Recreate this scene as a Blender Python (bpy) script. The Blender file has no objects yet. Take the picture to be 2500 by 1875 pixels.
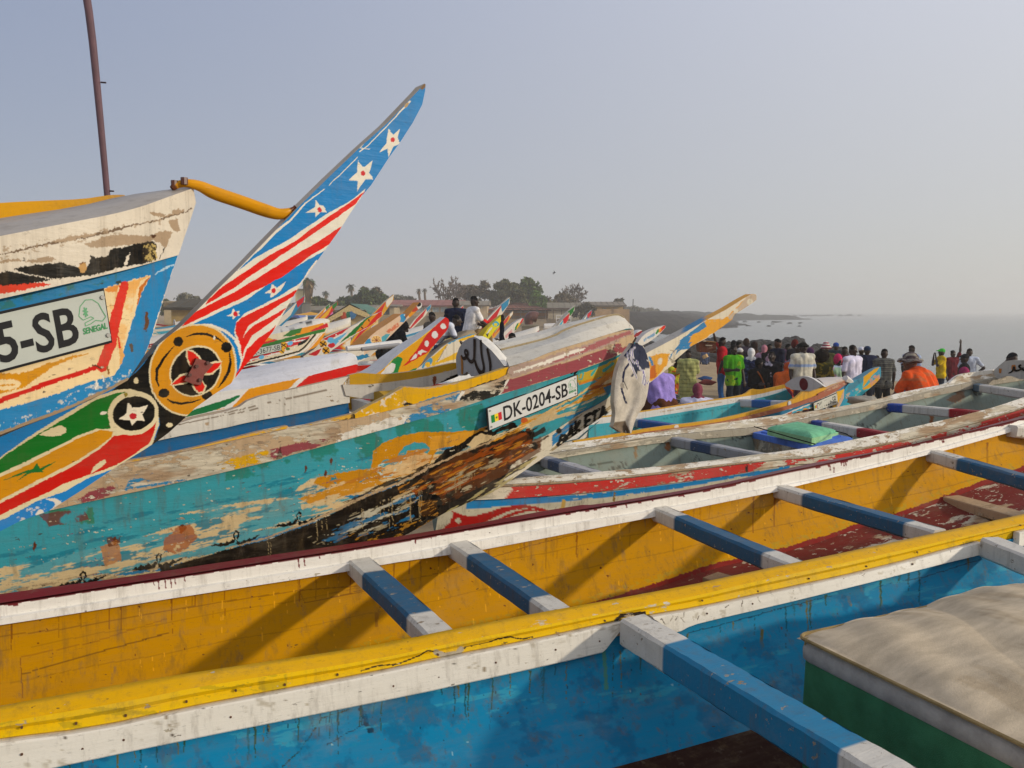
import bpy, bmesh, math, random
import numpy as np
from mathutils import Matrix, Vector
random.seed(7); rng=np.random.default_rng(7)
# ------------------------------------------------------------------ camera, light, exposure
sc=bpy.context.scene
COL=sc.collection
CAMZ=4.0; FPX=2000.0; PIT=math.atan(177.5/2000.0)
cd=bpy.data.cameras.new("camera"); cam=bpy.data.objects.new("camera",cd); COL.objects.link(cam)
cam.location=(0,0,CAMZ); cam.rotation_euler=(math.pi/2-PIT,0,0)
cd.sensor_width=36; cd.lens=28.8; cd.clip_start=.05; cd.clip_end=20000
sc.camera=cam
SUNV=Vector((3.15,-1.05,1.03)).normalized()
world=bpy.data.worlds.new("World"); sc.world=world; world.use_nodes=True
nt=world.node_tree; nt.nodes.clear()
wo=nt.nodes.new('ShaderNodeOutputWorld'); bg=nt.nodes.new('ShaderNodeBackground'); sky=nt.nodes.new('ShaderNodeTexSky')
sky.sky_type='NISHITA'; sky.sun_disc=False
sky.sun_elevation=math.asin(SUNV.z); sky.sun_rotation=math.atan2(SUNV.x,SUNV.y)
sky.air_density=1.0; sky.dust_density=1.0; sky.ozone_density=3.0; sky.altitude=0
bg.inputs['Strength'].default_value=0.105
# dusty harmattan air: a pale veil over the sky, brighter towards the sun and the horizon
def _n(ty,**k):
    n=nt.nodes.new(ty)
    for a,v in k.items(): setattr(n,a,v)
    return n
def _vm(op,a,b=None):
    n=_n('ShaderNodeVectorMath',operation=op)
    for i,x in enumerate((a,b)):
        if x is None: continue
        if isinstance(x,tuple): n.inputs[i].default_value=x
        else: nt.links.new(x,n.inputs[i])
    return n
tcw=_n('ShaderNodeTexCoord').outputs['Generated']
cosang=_vm('DOT_PRODUCT',tcw,tuple(SUNV)).outputs['Value']
def _lc(base,slope):
    sc1=_n('ShaderNodeVectorMath',operation='SCALE'); sc1.inputs[0].default_value=slope; nt.links.new(cosang,sc1.inputs['Scale'])
    return _vm('ADD',sc1.outputs[0],base).outputs[0]
hor=_lc((5.15,5.1,5.0),(1.9,1.5,.5)); top=_lc((5.12,5.38,6.26),(3.9,3.58,2.95))
sep=_n('ShaderNodeSeparateXYZ'); nt.links.new(tcw,sep.inputs[0])
mr=_n('ShaderNodeMapRange'); mr.inputs[1].default_value=0.0; mr.inputs[2].default_value=.34; nt.links.new(sep.outputs[2],mr.inputs[0])
mx=_n('ShaderNodeMix',data_type='RGBA'); nt.links.new(mr.outputs[0],mx.inputs[0]); nt.links.new(hor,mx.inputs[6]); nt.links.new(top,mx.inputs[7])
mx2=_n('ShaderNodeMix',data_type='RGBA'); mx2.inputs[0].default_value=.85; nt.links.new(sky.outputs[0],mx2.inputs[6]); nt.links.new(mx.outputs[2],mx2.inputs[7])
nt.links.new(mx2.outputs[2],bg.inputs[0]); nt.links.new(bg.outputs[0],wo.inputs[0])
sl=bpy.data.lights.new("sun",'SUN'); sl.energy=2.55; sl.angle=math.radians(2.2); sl.color=(1.0,.89,.72)
so=bpy.data.objects.new("sun",sl); COL.objects.link(so)
so.rotation_euler=SUNV.to_track_quat('Z','Y').to_euler()
sc.view_settings.view_transform='Standard'; sc.view_settings.look='None'
sc.view_settings.exposure=0.10; sc.view_settings.gamma=1
try:
    sc.cycles.volume_step_rate=4; sc.cycles.volume_max_steps=64; sc.cycles.max_bounces=6; sc.cycles.volume_bounces=2
except Exception: pass
# ------------------------------------------------------------------ photo measure helpers
_c,_s=math.cos(PIT),math.sin(PIT)
CR={'f':(0,0,1),'v':(0,0,1.1302),'k1':(0,400,.31646),'q2':(350,150,.33906),'k3':(0,750,.31646),'k4':(550,640,.31646),'k5':(1050,640,.27125),
 'k6':(1600,780,.18083),'k7':(2000,780,.22604),'k8':(600,620,.22604),'c1':(1000,650,.27125),'c2':(1500,700,.45208),'c3':(1200,900,.31646),
 'c4':(1800,850,.31646),'c5':(0,1250,.40687),'c6':(800,1200,.40687),'c7':(1600,1200,.40687),'c8':(350,690,.27125)}
def T(k,*pts):
    a=CR[k]; return [(a[0]+x*a[2],a[1]+y*a[2]) for x,y in pts]
def ray(u,v):
    z=-(v-937.5)/FPX; return ((u-1250)/FPX,_c+_s*z,-_s+_c*z)
def pz(u,v,z):
    r=ray(u,v); t=z/r[2]; return Vector((r[0]*t,r[1]*t,z+CAMZ))
def py(u,v,y):
    r=ray(u,v); t=y/r[1]; return Vector((r[0]*t,y,r[2]*t+CAMZ))
def pplane(u,v,p,n):
    r=Vector(ray(u,v)); o=Vector((0,0,CAMZ)); t=(Vector(p)-o).dot(n)/r.dot(n); return o+r*t
def pplan(u,v,plan):
    """point of ray (u,v) on the vertical sheet standing on the plan polyline (ends extended)."""
    r=ray(u,v); best=None
    n=len(plan)
    for i in range(n-1):
        (x0,y0),(x1,y1)=plan[i],plan[i+1]; dx,dy=x1-x0,y1-y0
        det=r[0]*(-dy)+dx*r[1]
        if abs(det)<1e-9: continue
        t=(x0*(-dy)+dx*y0)/det; k=(r[0]*y0-r[1]*x0)/det
        k=-k if False else ((r[0]*t-x0)/dx if abs(dx)>abs(dy) else (r[1]*t-y0)/dy)
        lo=-1e9 if i==0 else 0; hi=1e9 if i==n-2 else 1
        if t>0 and lo-1e-9<=k<=hi+1e-9:
            e=max(0,-k,k-1)
            if best is None or e<best[0]: best=(e,t)
    t=best[1]; return Vector((r[0]*t,r[1]*t,r[2]*t+CAMZ))
EXT=0
def ext(L):
    """carry a traced edge on past the left side of the frame, along its own direction"""
    L=np.asarray(L,float)
    if EXT and L[0][0]<-100:
        d=L[0]-L[1]; d/=np.linalg.norm(d); return np.vstack([L[0]+d*EXT,L])
    return L
def on(pts,plan): return np.array([pplan(u,v,plan) for u,v in pts])
def proj(P):
    P=np.asarray(P,float); x=P[...,0]; y=P[...,1]; z=P[...,2]-CAMZ
    d=_c*y-_s*z; h=_s*y+_c*z
    return np.stack([1250+FPX*x/d, 937.5-FPX*h/d],-1)
def resample(C,n,by=None):
    C=np.asarray(C,float); d=np.r_[0,np.cumsum(np.linalg.norm(np.diff(C,axis=0),axis=1))] if by is None else np.asarray(by,float)
    t=np.linspace(d[0],d[-1],n) if np.isscalar(n) else n
    return np.stack([np.interp(t,d,C[:,k]) for k in range(C.shape[1])],-1)
def smooth(C,it=2):
    C=np.asarray(C,float)
    for _ in range(it):
        A=C[:-1]*.75+C[1:]*.25; B=C[:-1]*.25+C[1:]*.75
        M=np.empty((2*len(A),C.shape[1])); M[0::2]=A; M[1::2]=B
        C=np.vstack([C[:1],M,C[-1:]])
    return C
# ------------------------------------------------------------------ colour
def lin(h,k=1.0):
    h=h.lstrip('#'); c=[int(h[i:i+2],16)/255 for i in (0,2,4)]
    return tuple(k*((x/12.92) if x<=.04045 else ((x+.055)/1.055)**2.4) for x in c)
def jit(P,amp,sc_=.05):
    x,y=P[:,0]*sc_,P[:,1]*sc_
    a=np.sin(x*2.1+1.3*np.sin(y*1.7))+.6*np.sin(y*5.3+x*1.1)+.4*np.sin(x*11.+y*7.)+.3*np.sin(y*19-x*13)
    b=np.sin(y*2.3+1.1*np.sin(x*1.9+2))+.6*np.sin(x*4.7-y*1.3)+.4*np.sin(y*10.+x*8.)+.3*np.sin(x*21+y*17)
    return P+amp*.5*np.stack([a,b],-1)
def inpoly(P,poly):
    poly=np.asarray(poly,float); x,y=P[:,0],P[:,1]; m=np.zeros(len(P),bool)
    bb=(x>=poly[:,0].min())&(x<=poly[:,0].max())&(y>=poly[:,1].min())&(y<=poly[:,1].max())
    idx=np.nonzero(bb)[0]
    if len(idx)==0: return m
    xx,yy=x[idx],y[idx]; r=np.zeros(len(idx),bool)
    x0,y0=poly[-1]
    for x1,y1 in poly:
        if y0!=y1:
            c=((y1>yy)!=(y0>yy))&(xx<(x0-x1)*(yy-y1)/(y0-y1)+x1); r^=c
        x0,y0=x1,y1
    m[idx]=r; return m
def nearline(P,L,w):
    L=np.asarray(L,float); m=np.zeros(len(P),bool); n=len(L)
    W=np.full(n,w,float) if np.isscalar(w) else np.interp(np.linspace(0,1,n),np.linspace(0,1,len(w)),w)
    for i in range(n-1):
        a,b=L[i],L[i+1]; mx=max(W[i],W[i+1])
        bb=(P[:,0]>min(a[0],b[0])-mx)&(P[:,0]<max(a[0],b[0])+mx)&(P[:,1]>min(a[1],b[1])-mx)&(P[:,1]<max(a[1],b[1])+mx)
        idx=np.nonzero(bb)[0]
        if len(idx)==0: continue
        q=P[idx]-a; d=b-a; l=max(d@d,1e-9); t=np.clip(q@d/l,0,1)
        dist=np.linalg.norm(q-t[:,None]*d,axis=1); m[idx[dist<(W[i]+(W[i+1]-W[i])*t)*.5]]=True
    return m
def paint(P,base,layers,amp=1.2,jsc=.05):
    """colour of every design point P (n,2): later layers over earlier ones."""
    C=np.tile(np.asarray(base,float)[:3],(len(P),1)); Q=jit(P,amp,jsc)
    for L in layers:
        k=L[0]
        if k=='p': m=inpoly(Q,L[1]); C[m]=L[2]
        elif k=='s': m=nearline(Q,L[1],L[2]); C[m]=L[3]
        elif k=='e':                       # ellipse centre, (rx,ry), angle deg, colour
            a=math.radians(L[3]); q=Q-np.array(L[1]); ca,sa=math.cos(a),math.sin(a)
            e=((q[:,0]*ca+q[:,1]*sa)/L[2][0])**2+((-q[:,0]*sa+q[:,1]*ca)/L[2][1])**2; C[e<1]=L[4]
        elif k=='b':                       # blotchy polygon: only where noise is high
            m=inpoly(Q,L[1]); n=vnoise(P[m]*L[3],6); a=np.clip((n-L[4]+.035)/.07,0,1)[:,None]*.8; C[m]=C[m]*(1-a)+np.array(L[2])*a
        elif k=='g':                       # scratches that follow the grain: polygon, colour, scale, threshold, slope
            m=inpoly(Q,L[1]); ca,sa=math.cos(L[5]),math.sin(L[5]); u_=P[m,0]*ca+P[m,1]*sa; w_=-P[m,0]*sa+P[m,1]*ca
            n=vnoise(np.stack([u_*L[3]*.18,w_*L[3]],-1),5); a=np.clip((n-L[4]+.02)/.04,0,1)[:,None]*.92; C[m]=C[m]*(1-a)+np.array(L[2])*a
    return C
_perm=rng.permutation(512)
def _h(i,j): return _perm[(_perm[i&511]+j)&511]/511.
def vn1(P):
    x,y=P[:,0],P[:,1]; i=np.floor(x).astype(int); j=np.floor(y).astype(int); f=x-i; g=y-j; f=f*f*(3-2*f); g=g*g*(3-2*g)
    return (_h(i,j)*(1-f)+_h(i+1,j)*f)*(1-g)+(_h(i,j+1)*(1-f)+_h(i+1,j+1)*f)*g
def vnoise(P,o=4):
    r=0;a=.5;t=0
    for k in range(o): r=r+a*vn1(P*2**k+17*k); t+=a; a*=.6
    return r/t
# ------------------------------------------------------------------ materials
def newmat(name):
    m=bpy.data.materials.new(name); m.use_nodes=True; t=m.node_tree; t.nodes.clear()
    o=t.nodes.new('ShaderNodeOutputMaterial'); b=t.nodes.new('ShaderNodeBsdfPrincipled'); t.links.new(b.outputs[0],o.inputs[0])
    return m,t,b
def nd(t,ty,**k):
    n=t.nodes.new(ty)
    for a,v in k.items():
        if a.startswith('i_'):
            key=a[2:]; key=int(key) if key.isdigit() else key.replace('_',' ')
            n.inputs[key].default_value=v
        else: setattr(n,a,v)
    return n
def noise(t,co,scale,vec=(1,1,1),detail=6,rough=.6):
    mp=nd(t,'ShaderNodeMapping'); mp.inputs['Scale'].default_value=vec; t.links.new(co,mp.inputs[0])
    n=nd(t,'ShaderNodeTexNoise'); n.inputs['Scale'].default_value=scale; n.inputs['Detail'].default_value=detail; n.inputs['Roughness'].default_value=rough
    t.links.new(mp.outputs[0],n.inputs['Vector']); return n.outputs['Fac']
def ramp(t,x,a,b,lo=0.,hi=1.):
    n=nd(t,'ShaderNodeMapRange'); n.inputs[1].default_value=a; n.inputs[2].default_value=b; n.inputs[3].default_value=lo; n.inputs[4].default_value=hi
    n.interpolation_type='SMOOTHSTEP'; t.links.new(x,n.inputs[0]); return n.outputs[0]
def mth(t,op,a,b=None):
    n=nd(t,'ShaderNodeMath',operation=op)
    for i,x in enumerate((a,b)):
        if x is None: continue
        if isinstance(x,(int,float)): n.inputs[i].default_value=x
        else: t.links.new(x,n.inputs[i])
    return n.outputs[0]
def mixc(t,f,a,b,mode='MIX'):
    n=nd(t,'ShaderNodeMix',data_type='RGBA',blend_type=mode); n.clamp_factor=True
    for s,x in ((0,f),(6,a),(7,b)):
        if isinstance(x,(int,float)): n.inputs[s].default_value=x
        elif isinstance(x,tuple): n.inputs[s].default_value=(*x[:3],1)
        else: t.links.new(x,n.inputs[s])
    return n.outputs[2]
MAT={}
WOOD=lin('#a58b6e'); PRIMER=lin('#c9bfa9')
def paintmat(name,chip=.60,chipscale=5.,under=(PRIMER,WOOD),speck=.70,rough=.42,grain=.25,dirt=.35,speckcol=None,stretch=.35,rust=0.,streak=.45):
    m,t,b=newmat(name); tc=nd(t,'ShaderNodeTexCoord').outputs['Object']
    col=nd(t,'ShaderNodeVertexColor',layer_name='Col').outputs['Color']
    wear=nd(t,'ShaderNodeAttribute',attribute_name='wear').outputs['Fac']
    big=noise(t,tc,chipscale,(stretch,1,1),12,.72)
    w=mth(t,'MULTIPLY_ADD',wear,.35); t.nodes[-1].inputs[2].default_value=0
    bigw=mth(t,'ADD',big,mth(t,'MULTIPLY',mth(t,'SUBTRACT',wear,.5),.4))
    mask=ramp(t,bigw,chip,chip+.025)
    sp=noise(t,tc,38,(.45,1,1),5,.6); spw=mth(t,'ADD',sp,mth(t,'MULTIPLY',mth(t,'SUBTRACT',wear,.5),.25))
    mask2=ramp(t,spw,speck,speck+.02)
    fine=noise(t,tc,90,(.06,1,1),4,.6)
    undc=mixc(t,ramp(t,noise(t,tc,9,(.3,1,1),6,.6),.45,.6),under[0],under[1])
    undc=mixc(t,mth(t,'MULTIPLY',ramp(t,fine,.35,.7),.45),undc,(.10,.075,.05))
    tone=noise(t,tc,2.2,(.6,1,1),5,.6)
    c=mixc(t,ramp(t,tone,.3,.75,0,.22),col,(.9,.86,.75),'MULTIPLY')
    c=mixc(t,mth(t,'MULTIPLY',ramp(t,noise(t,tc,26,(.12,1,1),6,.65),.42,.72),.30),c,mixc(t,.35,col,(.16,.13,.09)))
    c=mixc(t,mth(t,'MULTIPLY',ramp(t,noise(t,tc,14,(1.8,1.8,.22),6,.7),.55,.75),dirt),c,(.13,.10,.07))
    if rust>0:
        c=mixc(t,mth(t,'MULTIPLY',ramp(t,noise(t,tc,3.2,(1,1,.6),8,.65),.66,.76),rust),c,(.20,.06,.015))
    drip_=noise(t,tc,7,(3.2,3.2,.16),7,.7); c=mixc(t,mth(t,'MULTIPLY',ramp(t,drip_,.50,.72),streak),c,mixc(t,.75,c,(.10,.065,.03)))
    blot=noise(t,tc,3.1,(.5,1,1.3),8,.7); c=mixc(t,mth(t,'MULTIPLY',ramp(t,blot,.52,.70),streak*.6),c,mixc(t,.6,c,(.30,.24,.16)))
    pores=noise(t,tc,150,(.25,1,1),3,.7); c=mixc(t,mth(t,'MULTIPLY',ramp(t,pores,.60,.72),.30),c,(.06,.045,.03))
    c=mixc(t,mask,c,undc); c=mixc(t,mask2,c,speckcol or undc)
    dk=ramp(t,noise(t,tc,60,(.5,1,1),2,.5),.73,.76)
    c=mixc(t,mth(t,'MULTIPLY',dk,.75),c,(.05,.035,.02))
    t.links.new(c,b.inputs['Base Color'])
    r=mth(t,'ADD',ramp(t,tone,.3,.7,rough-.06,rough+.12),mth(t,'MULTIPLY',mask,.35)); t.links.new(r,b.inputs['Roughness'])
    b.inputs['Specular IOR Level'].default_value=.03 if name=='inner' else .10
    h=mth(t,'ADD',mth(t,'MULTIPLY',fine,.35),mth(t,'MULTIPLY',mth(t,'ADD',mask,mask2),-.5))
    h=mth(t,'ADD',h,mth(t,'MULTIPLY',noise(t,tc,17,(.5,1,1),4,.6),.9))
    bp=nd(t,'ShaderNodeBump'); bp.inputs['Strength'].default_value=grain; bp.inputs['Distance'].default_value=.006
    t.links.new(h,bp.inputs['Height']); t.links.new(bp.outputs[0],b.inputs['Normal'])
    MAT[name]=m; return m
def plainmat(name,rough=.7,var=.25,scale=8,vec=(1,1,1),bump=.3,metal=0.,spec=.3,bscale=40,dist=.004):
    m,t,b=newmat(name); tc=nd(t,'ShaderNodeTexCoord').outputs['Object']
    col=nd(t,'ShaderNodeVertexColor',layer_name='Col').outputs['Color']
    n=noise(t,tc,scale,vec,8,.65)
    hs=nd(t,'ShaderNodeHueSaturation'); t.links.new(col,hs.inputs['Color']); t.links.new(ramp(t,n,.25,.75,1-var,1+var),hs.inputs['Value'])
    t.links.new(hs.outputs[0],b.inputs['Base Color']); b.inputs['Roughness'].default_value=rough; b.inputs['Metallic'].default_value=metal
    b.inputs['Specular IOR Level'].default_value=spec
    bp=nd(t,'ShaderNodeBump'); bp.inputs['Strength'].default_value=bump; bp.inputs['Distance'].default_value=dist
    t.links.new(noise(t,tc,bscale,vec,5,.6),bp.inputs['Height']); t.links.new(bp.outputs[0],b.inputs['Normal'])
    MAT[name]=m; return m
paintmat('fresh',chip=.78,speck=.74,dirt=.22,grain=.40,rough=.36,streak=.22)
paintmat('hullold',chip=.67,speck=.69,dirt=.5,grain=.6,rough=.5,streak=.6,rust=.9)
paintmat('aged',chip=.655,speck=.68,dirt=.45,grain=.45)
paintmat('beam',chip=.66,chipscale=7,speck=.645,dirt=.5,grain=.5,rough=.5,streak=.5,under=(lin('#9d9282'),lin('#8b7a64')))
paintmat('worn',chip=.575,chipscale=6.5,speck=.64,dirt=.6,grain=.6,rough=.55)
paintmat('inner',chip=.80,speck=.75,dirt=.6,grain=.5,rough=.55,streak=.6,speckcol=(.05,.04,.03),rust=.6)
plainmat('plain'); plainmat('skin',rough=.5,var=.12,bump=.1); plainmat('cloth',rough=.9,var=.22,scale=14,bump=.5,bscale=30,dist=.012,spec=.1)
plainmat('metal',rough=.45,var=.3,metal=.0,spec=.6,bump=.2); plainmat('rock',rough=.75,var=.5,scale=3,bump=1.,bscale=6,dist=.05)
plainmat('wall',rough=.9,var=.25,scale=.6,bump=.2); plainmat('leaf',rough=.7,var=.5,scale=1.2,bump=0); plainmat('bark',rough=.9,var=.4,scale=2)
plainmat('plate',rough=.5,var=.07,scale=5,bump=.15,bscale=12,dist=.003,spec=.15)
plainmat('canvas',rough=.92,var=.22,scale=5,vec=(1,3,3),bump=.6,bscale=120,dist=.003,spec=.1)
# ------------------------------------------------------------------ things and meshes
def tagp(o,label=None,cat=None,group=None,kind=None):
    if label: o['label']=label
    if cat: o['category']=cat
    if group: o['group']=group
    if kind: o['kind']=kind
    return o
def thing(name,label,cat,loc=(0,0,0),ang=0.,group=None):
    o=bpy.data.objects.new(name,None); COL.objects.link(o); o.empty_display_size=.2
    o.matrix_world=Matrix.Translation(Vector(loc))@Matrix.Rotation(ang,4,'Z'); o.rotation_euler=(0,0,ang); o.location=loc
    return tagp(o,label,cat,group)
WM={}
def wm(o):
    if o is None: return Matrix.Identity(4)
    if o.type!='EMPTY' and o.name in WM: return WM[o.name]
    M=Matrix.Translation(o.location)@Matrix.Rotation(o.rotation_euler.z,4,'Z')
    return (wm(o.parent)@M) if o.parent else M
class MB:
    def __init__(s): s.V=[];s.F=[];s.C=[];s.W=[];s.n=0;s.MI=[]
    def add(s,V,F,col,wear=.5,mi=0):
        V=np.asarray(V,float).reshape(-1,3); n=len(V)
        C=np.asarray(col,float); C=np.tile(C[:3],(n,1)) if C.ndim==1 else C[:,:3]
        Wr=np.full(n,wear,float) if np.isscalar(wear) else np.asarray(wear,float)
        s.V.append(V); s.C.append(C); s.W.append(Wr)
        k=s.n; s.F+= [tuple(i+k for i in f) for f in F]; s.MI+=[mi]*len(F); s.n+=n
        return s
    def grid(s,G,col,wear=.5,mi=0,flip=False,closeu=False):
        n,m=G.shape[:2]; F=[]
        rng_=range(n) if closeu else range(n-1)
        for i in rng_:
            a=i*m; b=((i+1)%n)*m
            for j in range(m-1):
                F.append((a+j,b+j,b+j+1,a+j+1) if not flip else (a+j,a+j+1,b+j+1,b+j))
        return s.add(G.reshape(-1,3),F,col,wear,mi)
    def slab(s,G,off,col,back,wear=.5,mi=0,edge=None):
        """front grid G with a back face shifted by off (vector or (n,m,3)) and rim: a solid board."""
        n,m=G.shape[:2]; off=np.asarray(off,float); B=G+off
        s.grid(G,col,wear,mi)
        # coarse back
        si=np.unique(np.r_[np.arange(0,n,4),n-1]); sj=np.unique(np.r_[np.arange(0,m,4),m-1])
        s.grid(B[np.ix_(si,sj)],back,.5,mi,flip=True)
        e=back if edge is None else edge
        for R,Q,fl in ((G[0],B[0],1),(G[-1],B[-1],0),(G[:,0],B[:,0],0),(G[:,-1],B[:,-1],1)):
            s.grid(np.stack([R,Q],1),e,.55,mi,flip=bool(fl))
        return s
    def box(s,M,size,col,wear=.5,mi=0):
        """box of size centred at matrix M"""
        x,y,z=[q/2 for q in size]; V=[M@Vector((a,b,c)) for a in(-x,x) for b in(-y,y) for c in(-z,z)]
        F=[(0,1,3,2),(4,6,7,5),(0,4,5,1),(2,3,7,6),(0,2,6,4),(1,5,7,3)]
        return s.add([tuple(v) for v in V],F,col,wear,mi)
    def beam(s,a,b,w,h,colfn,nseg=24,bev=.15,mi=0,wear=.5,tapernear=1.,warp=0.,seed=0):
        """squared timber from a to b (top centre line), w wide, h high, rounded arrises"""
        a,b=Vector(a),Vector(b); d=(b-a); L=d.length; d.normalize(); sx=d.cross(Vector((0,0,1))).normalized(); up=sx.cross(d)
        r=min(w,h)*bev; hw,hh=w/2,h
        prof=[(-hw+r,0),(hw-r,0),(hw,-r),(hw,-hh+r),(hw-r,-hh),(-hw+r,-hh),(-hw,-hh+r),(-hw,-r)]
        G=np.zeros((nseg+1,9,3)); C=np.zeros((nseg+1,9,3))
        for i in range(nseg+1):
            t=i/nseg; k=1+(tapernear-1)*t
            for j in range(9):
                px,pyy=prof[j%8]
                o=a+d*(L*t)+sx*(px*k+warp*.4*math.sin(t*5+seed))+up*(pyy+warp*math.sin(t*3.3+seed)+.0011*math.sin(i*.23+j*2.1+seed)+.0006*math.sin(i*.61*L+j))
                G[i,j]=o; C[i,j]=colfn(t)
        s.grid(G,C.reshape(-1,3),wear,mi)
        s.add(G[0,:8],[tuple(range(8))],colfn(0),wear,mi); s.add(G[-1,:8],[tuple(range(7,-1,-1))],colfn(1),wear,mi)
        return s
    def tube(s,pts,r,col,seg=8,mi=0,wear=.5,cap=True,sy=1.):
        pts=np.asarray(pts,float); n=len(pts); R=np.full(n,r,float) if np.isscalar(r) else np.interp(np.linspace(0,1,n),np.linspace(0,1,len(r)),r)
        G=np.zeros((n,seg+1,3)); prev=None
        for i in range(n):
            d=Vector(pts[min(i+1,n-1)]-pts[max(i-1,0)]); 
            if d.length<1e-9: d=Vector((0,0,1))
            d.normalize()
            x=(prev-d*prev.dot(d)) if prev is not None else d.cross(Vector((.13,.31,.94)))
            if x.length<1e-6: x=d.orthogonal()
            x.normalize(); prev=x; y=d.cross(x)
            for j in range(seg+1):
                a=2*math.pi*j/seg; G[i,j]=Vector(pts[i])+x*(math.cos(a)*R[i])+y*(math.sin(a)*R[i]*sy)
        c=np.asarray(col,float)
        if c.ndim==2: c=np.repeat(c,seg+1,axis=0)
        s.grid(G,c,wear,mi)
        if cap:
            c0=c if c.ndim==1 else c[0]; c1=c if c.ndim==1 else c[-1]
            s.add(G[0,:seg],[tuple(range(seg-1,-1,-1))],c0,wear,mi); s.add(G[-1,:seg],[tuple(range(seg))],c1,wear,mi)
        return s
    def ball(s,c,r,col,seg=12,rings=8,mi=0,rot=None,noise_=0,seed=0):
        r=(r,r,r) if np.isscalar(r) else r; G=np.zeros((seg,rings+1,3))
        rg=np.random.default_rng(seed) if noise_ else None
        ph=rg.random(9)*6 if noise_ else None
        for i in range(seg):
            a=2*math.pi*i/seg
            for j in range(rings+1):
                b=math.pi*j/rings; v=Vector((math.sin(b)*math.cos(a),math.sin(b)*math.sin(a),math.cos(b)))
                if noise_:
                    v*=1+noise_*(math.sin(3*v.x+ph[0])*math.sin(2.5*v.y+ph[1])+.6*math.sin(5*v.z+ph[2]+3*v.x)+.35*math.sin(9*v.y+ph[3])*math.sin(8*v.x+ph[4]))
                v=Vector((v.x*r[0],v.y*r[1],v.z*r[2]))
                if rot is not None: v=rot@v
                G[i,j]=Vector(c)+v
        return s.grid(G,col,.5,mi,closeu=True,flip=True)
    def prism(s,pts,off,col,mi=0,wear=.5,edge=None):
        """flat polygon pts (3D) with thickness vector off"""
        P=np.asarray(pts,float); n=len(P); Q=P+np.asarray(off,float)
        s.add(P,[tuple(range(n))],col,wear,mi); s.add(Q,[tuple(range(n-1,-1,-1))],edge if edge is not None else col,wear,mi)
        for i in range(n):
            j=(i+1)%n; s.add([P[i],Q[i],Q[j],P[j]],[(0,1,2,3)],edge if edge is not None else col,wear,mi)
        return s
    def build(s,name,mat,parent=None,smooth=False,merge=0.):
        V=np.vstack(s.V); C=np.vstack(s.C); Wr=np.concatenate(s.W)
        if parent is not None:
            Mi=np.array(wm(parent).inverted()); V=V@Mi[:3,:3].T+Mi[:3,3]
        org=None
        if parent is None:
            org=Vector((float((V[:,0].min()+V[:,0].max())/2),float((V[:,1].min()+V[:,1].max())/2),float(V[:,2].min()))); V=V-np.array(org)
        me=bpy.data.meshes.new(name); me.from_pydata(V.tolist(),[],s.F)
        ca=me.color_attributes.new('Col','FLOAT_COLOR','POINT'); ca.data.foreach_set('color',np.c_[C,np.ones(len(C))].astype(np.float32).ravel())
        wa=me.attributes.new('wear','FLOAT','POINT'); wa.data.foreach_set('value',Wr.astype(np.float32))
        for mm in (mat if isinstance(mat,(list,tuple)) else [mat]): me.materials.append(MAT[mm])
        if any(s.MI): me.polygons.foreach_set('material_index',s.MI)
        if smooth: me.polygons.foreach_set('use_smooth',[True]*len(me.polygons))
        bm=bmesh.new(); bm.from_mesh(me)
        if merge: bmesh.ops.remove_doubles(bm,verts=bm.verts,dist=merge)
        bmesh.ops.recalc_face_normals(bm,faces=bm.faces) if len(bm.faces)<60000 and not getattr(s,'keepn',False) else None
        bm.to_mesh(me); bm.free()
        o=bpy.data.objects.new(name,me); COL.objects.link(o)
        if parent is not None: o.parent=parent
        else: o.location=org
        return o
def dens(G,n,m):
    """resample a grid (in its own parameters) to n x m so that painted detail stays crisp"""
    G=np.asarray(G,float); a,b=G.shape[:2]; i=np.linspace(0,a-1,n); j=np.linspace(0,b-1,m); i0=np.minimum(i.astype(int),a-2); j0=np.minimum(j.astype(int),b-2); fi=(i-i0)[:,None,None]; fj=(j-j0)[None,:,None]
    return (G[i0][:,j0]*(1-fi)+G[i0+1][:,j0]*fi)*(1-fj)+(G[i0][:,j0+1]*(1-fi)+G[i0+1][:,j0+1]*fi)*fj
def hermite_grid(top,bot,n,m,bulge=None):
    """ruled sheet between two 3D curves, n along, m across, optional bulge (vec at mid)"""
    A=resample(top,n) if len(top)!=n else top; B=resample(bot,n) if len(bot)!=n else bot
    t=np.linspace(0,1,m)[None,:,None]; G=A[:,None]*(1-t)+B[:,None]*t
    if bulge is not None: G=G+np.asarray(bulge,float)*(4*t*(1-t))
    return G
def byu(C,us):
    """resample 3D curve so that its photo abscissa runs through us"""
    C=np.asarray(C,float); k=max(2,len(C)//12); a=C[0]-C[min(k,len(C)-1)]; b=C[-1]-C[-1-min(k,len(C)-1)]
    if us[0]<-400 and np.linalg.norm(a)>1e-3: C=np.vstack([C[0]+a/np.linalg.norm(a)*1.6,C])
    if us[-1]>3000 and np.linalg.norm(b)>1e-3: C=np.vstack([C,C[-1]+b/np.linalg.norm(b)*2.2])
    C=resample(C,700); u=proj(C)[:,0]; o=np.argsort(u); return np.stack([np.interp(us,u[o],C[o,k]) for k in range(3)],-1)
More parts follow.
